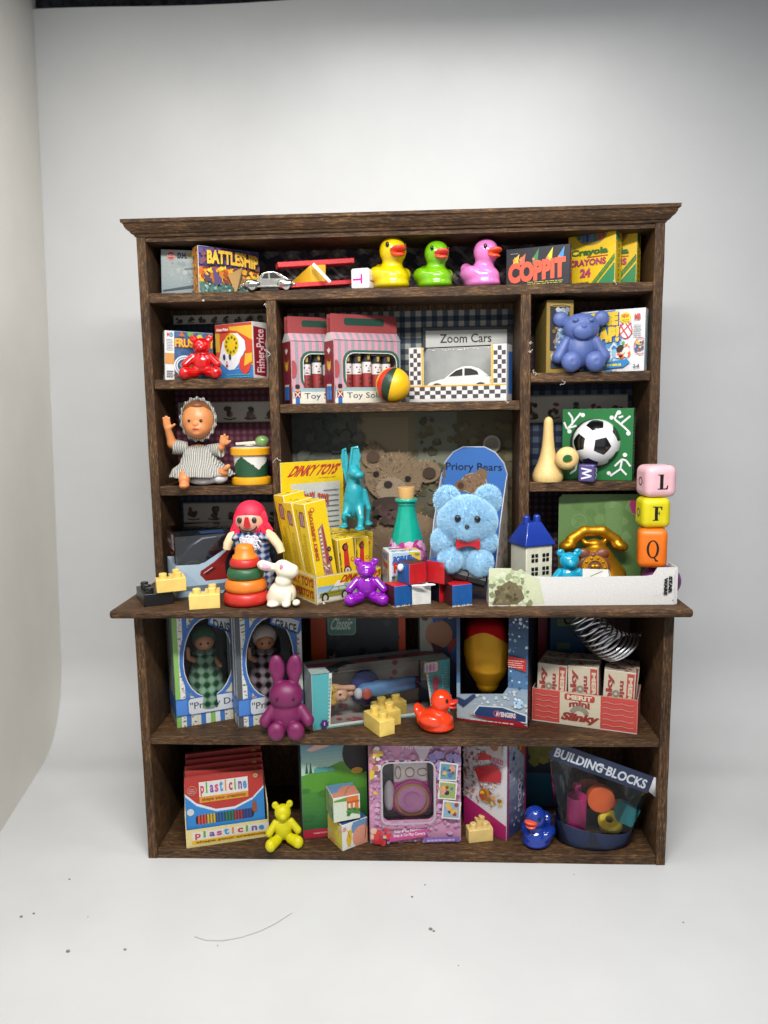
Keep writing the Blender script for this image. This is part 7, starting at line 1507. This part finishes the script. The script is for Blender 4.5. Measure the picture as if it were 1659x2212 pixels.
# ================================================================ bottom shelf
def bottom_shelf():
    z = ZF; top = ZL-.29
    yaw = 17; b, w, h = gbox(403, 1833, z, 603, 1778, yaw); d = 1.8; h = .62; w = 2.75; t = thing('clay_box_display', b, 'cream card display tray printed Plasticine holding red and blue packs', 'display box', yaw); t['dims'] = (w, d, h)
    sl = [(0, 0), (d, 0), (d, 1.9), (.04, h)]
    g = G().bb(0, w, 0, .03, 0, h).bb(0, w, d-.03, d, 0, 1.9).bb(.031, w-.031, .031, d-.031, 0, .03)
    for xx in (0, w-.03): g.xsec([(.031, 0), (d-.031, 0), (d-.031, 1.85), (.031, h+.5)], xx, xx+.03)
    obj('tray', g, card('#cfc290'), t); a = A(t, 'F', '#d2c284'); a.rect(.07, .20, 1, .86, '#cfcac0'); a.rect(.07, .17, 1, .38, '#d0a81a')
    def clay(a, x0, y0, x1, y1):
        cs = ['#b8343a', '#4f9a3a', '#6a4a94', '#b8447a', '#3f8ac0', '#d0822a', '#b83a3a', '#4f9a3a', '#6a4a94', '#3f8ac0']; 
        for i, ch in enumerate('plasticine'): k = (x1-x0)/10; tall = ch in 'lti'; p_ = ch == 'p'; nar = ch in 'li'; a.text(ch, x0+k*(i+(.26 if nar else .10)), y0-(.25*(y1-y0) if p_ else 0), x0+k*(i+(.58 if nar else .88)), y0+(y1-y0)*(1 if tall else .72), cs[i], .03)
    clay(a, .10, .50, .95, .86); a.text('shape your creativity', .12, .20, .98, .34, '#8a3a1a', .02); a.put('front_print', t, FRONT(w, d, h))
    M0 = Matrix.Translation(b) @ Matrix.Rotation(R(yaw), 4, 'Z')
    labs = ('front red and blue clay pack in the cream display tray', 'second red clay pack behind the front one', 'third red clay pack in the tray', 'fourth red clay pack in the tray', 'rearmost and highest red clay pack in the tray')
    for i in range(5):
        q = thing('clay_pack', (0, 0, 0), labs[i], 'clay pack', 0, 'clay packs in the cream tray'); pw, ph = w*.95, 2.25; q['dims'] = (pw, .24, ph)
        pose_on(q, M0, Matrix.Translation((.03+.012*i, .05+.31*i, .04+.075*i)) @ Matrix.Rotation(R(-8), 4, 'X') @ Matrix.Rotation(R(.6*(i % 2)), 4, 'Y'))
        obj('pack', G().bb(0, pw, 0, .24, 0, ph), card('#a8504a'), q, bev=.015); a = Art(pw, ph, '#a8322c'); a.poly([(0, 0), (1, 0), (1, .76), (.85, .60), (.62, .50), (.38, .50), (.14, .62), (0, .78)], '#c4cdd4'); a.poly([(0, 0), (1, 0), (1, .73), (.85, .57), (.62, .465), (.38, .465), (.14, .58), (0, .74)], '#2f78b8')
        a.rrect(.12, .30, .86, .44, .04, '#20242c')
        for k_, c in enumerate(('#b84434', '#b89a2a', '#27558a', '#2f6a4a', '#8f2f3a', '#2f3a7a')): a.stripes(.15+.115*k_, .30, .265+.115*k_, .44, [c, c, '#1d2530'], 9)
        a.ell(.06, .50, .045, .045, '#b9bec0'); a.rect(.18, .68, .80, .93, '#cfc9c4'); a.rect(.18, .62, .80, .71, '#c98a2a'); clay(a, .19, .755, .79, .92); a.text('shape your creativity', .21, .635, .77, .695, '#8a4a1a', .02); a.ring(.09, .82, .06, .06, .006, '#c98a80'); a.lines(.05, .78, .13, .86, 3, '#c9908a', .5); a.ell(.90, .93, .03, .03, '#b89a5a'); a.text('3+', .885, .91, .915, .95, '#8a3a2a', .03); a.ell(.87, .44, .035, .05, '#8a4a2a'); a.ell(.87, .52, .025, .025, '#8a4a2a'); a.put('front_print', q, FRONT(pw, .24, ph))
    x, y = ground(612, 1832, z); bear('toy_bear', 613, 1726, y+.3, z, plastic('#c6bd06', .42, sss=.2, spec=.4), 'matt yellow bear sitting between the clay packs and the meadow box', 14).scale = (.84, .9, .97)
    # meadow box
    yaw = 13; b, w, _ = gbox(655, 1812, z, 795, 1500, yaw); h = top-z-.03; d = 1.3; t = carton('toy_box', b, w, d, h, yaw, 'tall box with a green meadow, blue sky and a big dark round shape', 'box', '#6f8f9a')
    a = A(t, 'F', '#4f8f3a'); a.grad(0, .60, 1, 1, '#a9c4a8', '#2a6f96', 12); a.poly([(0, .62), (.3, .66), (.6, .73), (1, .70), (1, .08), (0, .08)], '#4f8a2a'); a.grad(0, .08, 1, .45, '#1f5a30', '#437f2c', 8); a.poly([(.08, .87), (.2, .91), (.5, .93), (.42, .89), (.16, .85)], '#c9a09a'); a.ell(.1, .97, .05, .05, '#a9bcc4', 12); a.ell(.1, .97, .03, .03, '#3a6f90', 10)
    for e in (.08, .14): a.poly([(e-.025, .64), (e+.025, .64), (e, .75)], '#1f4a3a')
    for e, r_ in ((.26, .07), (.36, .06), (.46, .05)): a.ell(e, .665, r_, r_*.7, '#4a8a86')
    a.ell(.05, .47, .08, .035, '#35702a'); a.ell(.40, .43, .17, .06, '#35702a'); a.ell(.08, .2, .12, .05, '#2a5f30'); a.ell(.93, .80, .30, .32, '#1d1b1f'); a.rect(0, 0, 1, .085, '#a8283a'); a.text('warning', .15, .03, .4, .055, '#d0a8a8', .02); a.ell(.85, .63, .09, .05, '#b8902a'); face(t, 'F', a)
    a = A(t, 'L', '#1d3a5c'); a.grad(0, 0, 1, 1, '#6a7a3a', '#17305a', 10); a.poly([(0, .0), (1, 0), (1, .4), (0, .5)], '#4a5a3a'); a.rect(.86, 0, 1, .5, '#b8a06a'); face(t, 'L', a)
    # picture cubes
    x, y = ground(738, 1840, z); P_ = ['#d2cdc6', '#c9b04a', '#5f84a8', '#c9826a']
    for n, (u, zb, s, yw, lab) in enumerate(((740, z, .98, 36, 'lower picture cube with yellow and blue drawings'), (738, z+1.0, .92, 22, 'upper picture cube with a drawn orange house, on the lower one'))):
        xx = xat(u, y+.02, zb); q = thing('picture_cube', (xx, y+.02+.1*n, zb), lab, 'picture cube', yw, 'stacked picture cubes'); c_ = Matrix.Rotation(R(yw), 3, 'Z') @ Vector((-(.28 if n else .1), 0, 0)); q.location += c_ if n else Vector((0, 0, 0)); q['dims'] = (s, s, s*.93)
        obj('cube', G().bb(0, s, 0, s, 0, s*.93), card('#c9c8c4'), q, bev=.02)
        a = A(q, 'F', '#cfcec6' if not n else '#c4ccb8')
        if n: a.poly([(0, .9), (.55, .98), (.55, .8), (0, .84)], '#5f8a3f'); a.rect(.5, .4, .95, .98, '#c96a2a'); a.rect(.56, .4, .64, .72, '#c9ccc0'); a.rect(.74, .4, .80, .72, '#c9ccc0'); a.rect(.5, .70, .97, .78, '#b0501f'); a.poly([(.48, .35), (.9, .2), (1, .4), (.55, .5)], '#3f7a35'); a.blobs(.5, .2, 1, .45, 14, .08, ['#4a8a3a', '#356a2a'], 3)
        else: a.ell(.75, .75, .4, .36, '#5f84a8'); a.ell(.75, .35, .36, .4, '#c98a74'); a.poly([(.2, .1), (.14, .4), (.24, .72), (.38, .75), (.36, .35), (.30, .08)], '#c9a41f'); a.line([(.9, .2), (.98, .95)], .04, '#8a5a30'); a.ell(.08, .82, .08, .08, '#c98a7a'); a.line([(.2, .75), (.3, .4)], .02, '#7a5a20')
        face(q, 'F', a); a = A(q, 'L', '#c9b44a' if not n else '#8fa070'); a.blobs(0, 0, 1, 1, 18, .2, ['#c9c04a', '#c97a5a', '#b0b8bc', '#d0a860'] if not n else ['#5a7a3a', '#a8a04a', '#6d8f8a'], n); face(q, 'L', a)
        a = A(q, 'T', '#3a4f86' if not n else '#5f80a4'); 
        if n: a.ell(.7, .35, .42, .38, '#bf7a66'); a.ell(.2, .15, .3, .2, '#bf7a66'); a.line([(.45, .1), (.75, .6), (1, .7)], .02, '#7a4438')
        face(q, 'T', a)
    # camera box
    yaw = 5; b, w, _ = gbox(800, 1822, z, 996, 1500, yaw); h = top-z-.03; d = 1.0; t = thing('toy_camera_box', b, 'pink and lilac box with a rounded window showing a pink camera', 'box', yaw); t['dims'] = (w, d, h)
    g = G().bb(0, w, 0, d, 0, .02).bb(0, w, d-.02, d, .021, h).bb(0, .02, .02, d-.021, .021, h).bb(w-.02, w, .02, d-.021, .021, h); obj('carton', g, card('#b893a4'), t)
    a = A(t, 'F', '#c08aa8'); a.blobs(0, 0, 1, 1, 420, .028, ['#c48fae', '#bd88aa', '#c895b2', '#b58fb8', '#c49ab8', '#b08cb2'], 3); a.blobs(.68, .65, 1, .9, 20, .06, ['#7f78ac', '#8f80b0', '#a080b0'], 5); a.poly([(.46, .99), (.70, .99), (.62, .84), (.56, .78), (.54, .86)], '#b9a9b4'); a.text('PRINCESS', .36, .925, .68, .98, '#d0bcc8', .02)
    for k, (cx, cy) in enumerate(((.86, .70), (.85, .52), (.89, .33))): a.poly([(cx-.11, cy-.08), (cx+.09, cy-.10), (cx+.11, cy+.07), (cx-.09, cy+.10)], '#cfc9c4'); a.poly([(cx-.09, cy-.07), (cx+.08, cy-.085), (cx+.09, cy+.06), (cx-.08, cy+.08)], ('#5f8a94', '#8a9a5a', '#7f9ab0')[k]); a.blobs(cx-.07, cy-.05, cx+.06, cy+.05, 9, .035, ['#8a3a2a', '#c9a04a', '#2a2a3a', '#c98a7a', '#3f6a9a'], k)
    a.blobs(.0, .45, .12, .95, 22, .05, ['#a8705a', '#c9a83a', '#c9c0c4', '#8a5a50', '#c88a9c'], 6); a.blobs(.01, .02, .2, .16, 18, .05, ['#b02a2f', '#c03a3a', '#d0a894'], 7); a.text('Snap & Go Play Camera', .26, .115, .62, .15, '#d9c4cf', .03, rise=.4); a.poly([(.2, .04), (.6, .08), (.64, .16), (.22, .10)], '#b84a84'); a.text('Snap & Go Play Camera', .25, .075, .6, .115, '#d9c4cf', .03, rise=.4); a.rect(.58, .02, .98, .07, '#7d64a4'); a.lines(.62, .03, .94, .06, 1, '#b9a9d0', .6)
    X0, X1, Y0, Y1 = .14, .70, .22, .80; a.rrect(X0-.02, Y0-.015, X1+.02, Y1+.015, .09, '#a8a4a8'); kx = a.w/a.h; r_ = .07
    P_ = [(cx+r_*math.cos(R(an)), cy+r_*kx*math.sin(R(an))) for cx, cy, s0 in ((X1-r_, Y0+r_*kx, -90), (X1-r_, Y1-r_*kx, 0), (X0+r_, Y1-r_*kx, 90), (X0+r_, Y0+r_*kx, 180)) for an in (s0, s0+22, s0+45, s0+68, s0+90)]; a.hole(P_); face(t, 'F', a)
    obj('window', G().add([(X0*w, .006, Y0*h), (X1*w, .006, Y0*h), (X1*w, .006, Y1*h), (X0*w, .006, Y1*h)], [(0, 1, 2, 3)]), clear(a=.12), t, fix=False); obj('liner', G().bb(X0*w-.1, X1*w+.1, .62, .66, Y0*h-.1, Y1*h+.1), card('#6f6a70'), t)
    obj('edge_art', G().bb(-.012, -.001, .05, d-.05, .1, h-.1), card('#b8809c'), t)
    M = Matrix.Translation(b) @ Matrix.Rotation(R(yaw), 4, 'Z'); q = thing('toy_camera', tuple(M @ Vector(((X0+.28)*w, .35, Y0*h+.05))), 'pink and white toy camera with a big round lens in the lilac box', 'toy camera', yaw); cw, ch = .50*w, (Y1-Y0)*h*.86; pk = plastic('#c0358c', .3, coat=.4); wt = plastic('#cfc4c8', .3)
    obj('body', G().bb(-cw*.32, cw*.5, 0, .25, 0, ch*.62), pk, q, bev=.1, seg=4); obj('top_cover', G().bb(-cw*.30, cw*.46, .0, .24, ch*.60, ch), wt, q, bev=.06, seg=3); obj('grip', G().ell((-cw*.40, -.0, ch*.36), (cw*.13, .14, ch*.30)), wt, q)
    L_ = Matrix.Translation((cw*.10, 0, ch*.30)) @ Matrix.Rotation(R(90), 4, 'X'); lr = cw*.38
    obj('lens', G().lathe([(lr*1.15, 0), (lr*1.15, .10), (lr*1.0, .14), (lr, .10)], 36, L_), pk, q); obj('lens_ring', G().lathe([(lr, .05), (lr, .16), (lr*.86, .17), (lr*.86, .06)], 36, L_), plastic('#b0843a', .35), q); obj('lens_front', G().lathe([(lr*.85, 0), (lr*.85, .11), (lr*.5, .13), (lr*.45, .11), (.02, .11)], 36, L_), plastic('#c97ab0', .25, coat=.5), q)
    gr = plastic('#a8843a', .35)
    for cx, r0, r1 in ((-.20, .05, .10), (.06, .08, .075), (.34, .09, .06)): g = G(); g.tube([(cw*cx+cw*r0*1.2*math.cos(R(k)), -.01, ch*.80+ch*r1*1.2*math.sin(R(k))) for k in range(0, 360, 20)], .018, 6, True); obj('viewfinder', g, gr, q)
    # build box
    yaw = -38; b, w, _ = gbox(1094, 1817, z, 1002, 1500, yaw, 'R'); h = top-z-.03; d = 1.2; w = max(w, 1.75); c, s = math.cos(R(yaw)), math.sin(R(yaw)); gx, gy = ground(1094, 1817, z); b = (gx-w*c, gy-w*s, z)
    t = carton('craft_kit_box', b, w, d, h, yaw, 'white and magenta kit box with a gingerbread cart picture, printed BUILD', 'box', '#b9b4b8'); a = A(t, 'F', '#c4c1c4'); a.rect(0, 0, 1, .10, '#9c1f5c'); a.poly([(0, .10), (1, .10), (1, .14), (0, .30)], '#9c1f5c'); a.blobs(0, .28, .85, .95, 220, .04, ['#c9c2be', '#b9a9a4', '#8a6a60', '#9a7a6a', '#a8524f', '#c9b4a0', '#7d5a50', '#d0ccca'], 3); a.poly([(.28, .62), (.75, .72), (.92, .66), (.9, .56), (.4, .5)], '#a82a30'); a.poly([(.35, .70), (.7, .76), (.6, .82), (.42, .78)], '#b03a3a'); a.ell(.55, .40, .1, .12, '#b8742a'); a.ell(.5, .38, .1, .12, '#a83a22'); a.blobs(.4, .3, .95, .42, 14, .06, ['#c98a3a', '#8a5a2a', '#c9b02a'], 5); a.rrect(.55, .80, .92, .99, .05, '#a89a98'); a.ell(.75, .9, .1, .1, '#8a5a44'); a.text('BUILD', .72, .74, .95, .785, '#a82a5a', .05); a.text('YOUR OWN', .74, .70, .95, .725, '#a84a70', .02); face(t, 'F', a)
    a = A(t, 'R', '#2a2f5a'); a.grad(0, 0, 1, 1, '#20285a', '#a9b0bc', 8); a.blobs(.05, .1, .95, .95, 70, .07, ['#5a6a94', '#a9b4c4', '#2a3566', '#7f8cac'], 4); a.rect(0, 0, .06, 1, '#a82a6a'); a.rect(.92, 0, 1, 1, '#8f1f5c'); a.text('FOOD', .55, .25, .75, .6, '#b9b0c4', .04, rot=90); a.blobs(.5, .75, .95, .98, 12, .12, ['#b8502a', '#c9a03a', '#a82a2a'], 2); face(t, 'R', a)
    brick(1013, 1822, z, [(0, 0), (1, 0), (1, 1)], .42, .44, '#d6bb78', 'pale yellow L shaped brick at the front of the bottom shelf', 12); bpy.data.objects['toy_brick'].get('label')
    x, y = ground(1160, 1840, z); duck(1160, 1736, y+.55, z, '#16348f', '#e0563a', 'dark blue duck facing left beside the clear bag', -32, group=None, fat=1.02)
    # dim box behind the duck
    b, w, h = boxsize(1128, 1225, 1500, .9, -4, z); h = top-z-.03; t = carton('toy_box', b, w, .8, h, -4, 'dark box with a dim yellow ball picture behind the blue duck', 'box', '#12202e'); a = A(t, 'F', '#101a2c'); a.rect(0, 0, 1, .35, '#174a5f'); a.ell(.45, .60, .34, .34, '#6d6a1a'); a.blobs(.2, .45, .7, .75, 16, .12, ['#77731f', '#635f18', '#827c2a'], 3); a.ell(.15, .9, .2, .2, '#5a1418'); a.rect(.6, .8, .9, 1, '#16305a'); face(t, 'F', a)
    # clear bag of blocks
    x, y = ground(1288, 1848, z); y += .95; x = xat(1284, y-.3, z); t = thing('block_bag', (x, y, z), 'clear bag with a navy header printed BUILDING BLOCKS and a navy rim', 'bag', -4); rx, ry = 1.22, .74
    nav = card('#27304a'); n = 44
    def ringv(k, zz, fx=1, dx=0): return [(dx+rx*k*fx*math.cos(2*math.pi*i/n), ry*k*math.sin(2*math.pi*i/n), zz-(.16*math.cos(2*math.pi*i/n) if zz > .5 else 0)) for i in range(n)]
    g = G(); rows = [ringv(.90, 0), ringv(.98, .05), ringv(1.06, .66), ringv(1.04, .67), ringv(.95, .08)]
    for r_ in rows: g.v += r_
    for j in range(len(rows)-1):
        for i in range(n): g.f.append((j*n+i, j*n+(i+1) % n, (j+1)*n+(i+1) % n, (j+1)*n+i)); g.c.append(None); g.mi.append(0)
    g.f.append(tuple(range(n))); g.c.append(None); g.mi.append(0); obj('rim_band', g, nav, t)
    # film: from the oval base up to a flat sealed edge under the header
    e0 = Vector(pos(1190, 1636, y-.45)) - Vector((x, y, z)); e1 = Vector(pos(1394, 1704, y-.45)) - Vector((x, y, z)); g = G(); m_ = 9; q = random.Random(5)
    for j in range(m_+1):
        k = j/m_
        for i in range(n):
            an = 2*math.pi*i/n; p0_ = Vector((rx*1.0*math.cos(an), ry*1.0*math.sin(an), .06)); tt = (math.cos(an)+1)/2; p1_ = e0.lerp(e1, tt) + Vector((0, .14*math.sin(an), 0)); p_ = p0_.lerp(p1_, k); p_ += Vector((0, 1, 0))*math.sin(k*3.14)*(.10*math.sin(5*an)+.05*math.sin(9*an+k*6)); g.v.append(tuple(p_))
    for j in range(m_):
        for i in range(n): g.f.append((j*n+i, j*n+(i+1) % n, (j+1)*n+(i+1) % n, (j+1)*n+i)); g.c.append(None); g.mi.append(0)
    obj('film', g, clear('#ffffff', .10), t, fix=False, angle=80)
    X_ = (e1-e0).normalized(); hd_l = (e1-e0).length*1.03; Yv = Vector((-X_.z, 0, X_.x)); Mh = frame(e0 + Vector((0, -.06, 0)) - X_*.03 - Yv*.04, X_, Yv)
    hh = .60; g = G(); g.box((hd_l/2, hh/2, 0), (hd_l, hh, .03)); g.v = [tuple(Mh @ Vector(v_)) for v_ in g.v]; obj('header_card', g, nav, t)
    a = Art(hd_l, hh, '#27304a'); a.text('BUILDING BLOCKS', .04, .18, .96, .72, '#b9bec6', .03); a.line([(.43, .62), (.56, .50)], .008, '#c9ccd0'); a.put('header_print', t, Mh, off=.018)
    g = G().add([tuple(Mh @ Vector(v_)) for v_ in ((hd_l, hh, 0), (hd_l+.22, hh+.02, .05), (hd_l+.26, .0, .05), (hd_l+.02, .08, 0))], [(0, 1, 2, 3)]); obj('white_flap', g, card('#b9b9bb'), t, solid=.02, fix=False)
    W0 = Vector((x, y, z))
    def blk(u, v, dy): return Vector(pos(u, v, y-.3+dy))
    q = thing('toy_block', tuple(blk(1244, 1788, .25)), 'magenta cylinder block standing at the left inside the clear bag', 'toy block', 0, None); obj('block', G().cyl((0, 0, -.0), (.02, 0, 1.15), .32, n=26), plastic('#a81f68', .5, bmp=.2), q, bev=.02)
    q = thing('toy_block', tuple(blk(1297, 1724, .3)), 'large orange disc block inside the clear bag', 'toy block'); obj('block', G().cyl((0, -.15, 0), (0, .15, 0), .45, n=28), plastic('#c04f12', .5, bmp=.2), q, bev=.02)
    q = thing('toy_block', tuple(blk(1332, 1738, .45)), 'small orange block half hidden behind the orange disc', 'toy block'); obj('block', G().cyl((-.2, 0, 0), (.2, 0, .02), .17, n=24), plastic('#b8481a', .5, bmp=.2), q, bev=.02)
    q = thing('toy_block', tuple(blk(1352, 1756, .15)), 'turquoise block at the right inside the clear bag', 'toy block', 20, roll=30); obj('block', G().box((0, 0, 0), (.62, .5, .66)), plastic('#1f8f96', .45, bmp=.15), q, bev=.06)
    q = thing('toy_block', tuple(blk(1318, 1776, .15)), 'yellow ring block with a hole inside the clear bag', 'toy block', 0); o = obj('block', G().lathe([(.13, -.24), (.31, -.26), (.38, -.19), (.39, 0), (.38, .17), (.31, .24), (.13, .23), (.12, 0), (.13, -.24)], 30, Matrix.Rotation(R(34), 4, 'X') @ Matrix.Rotation(R(-14), 4, 'Y'), cap=False), plastic('#c4ae12', .45, bmp=.15), q)
bottom_shelf()
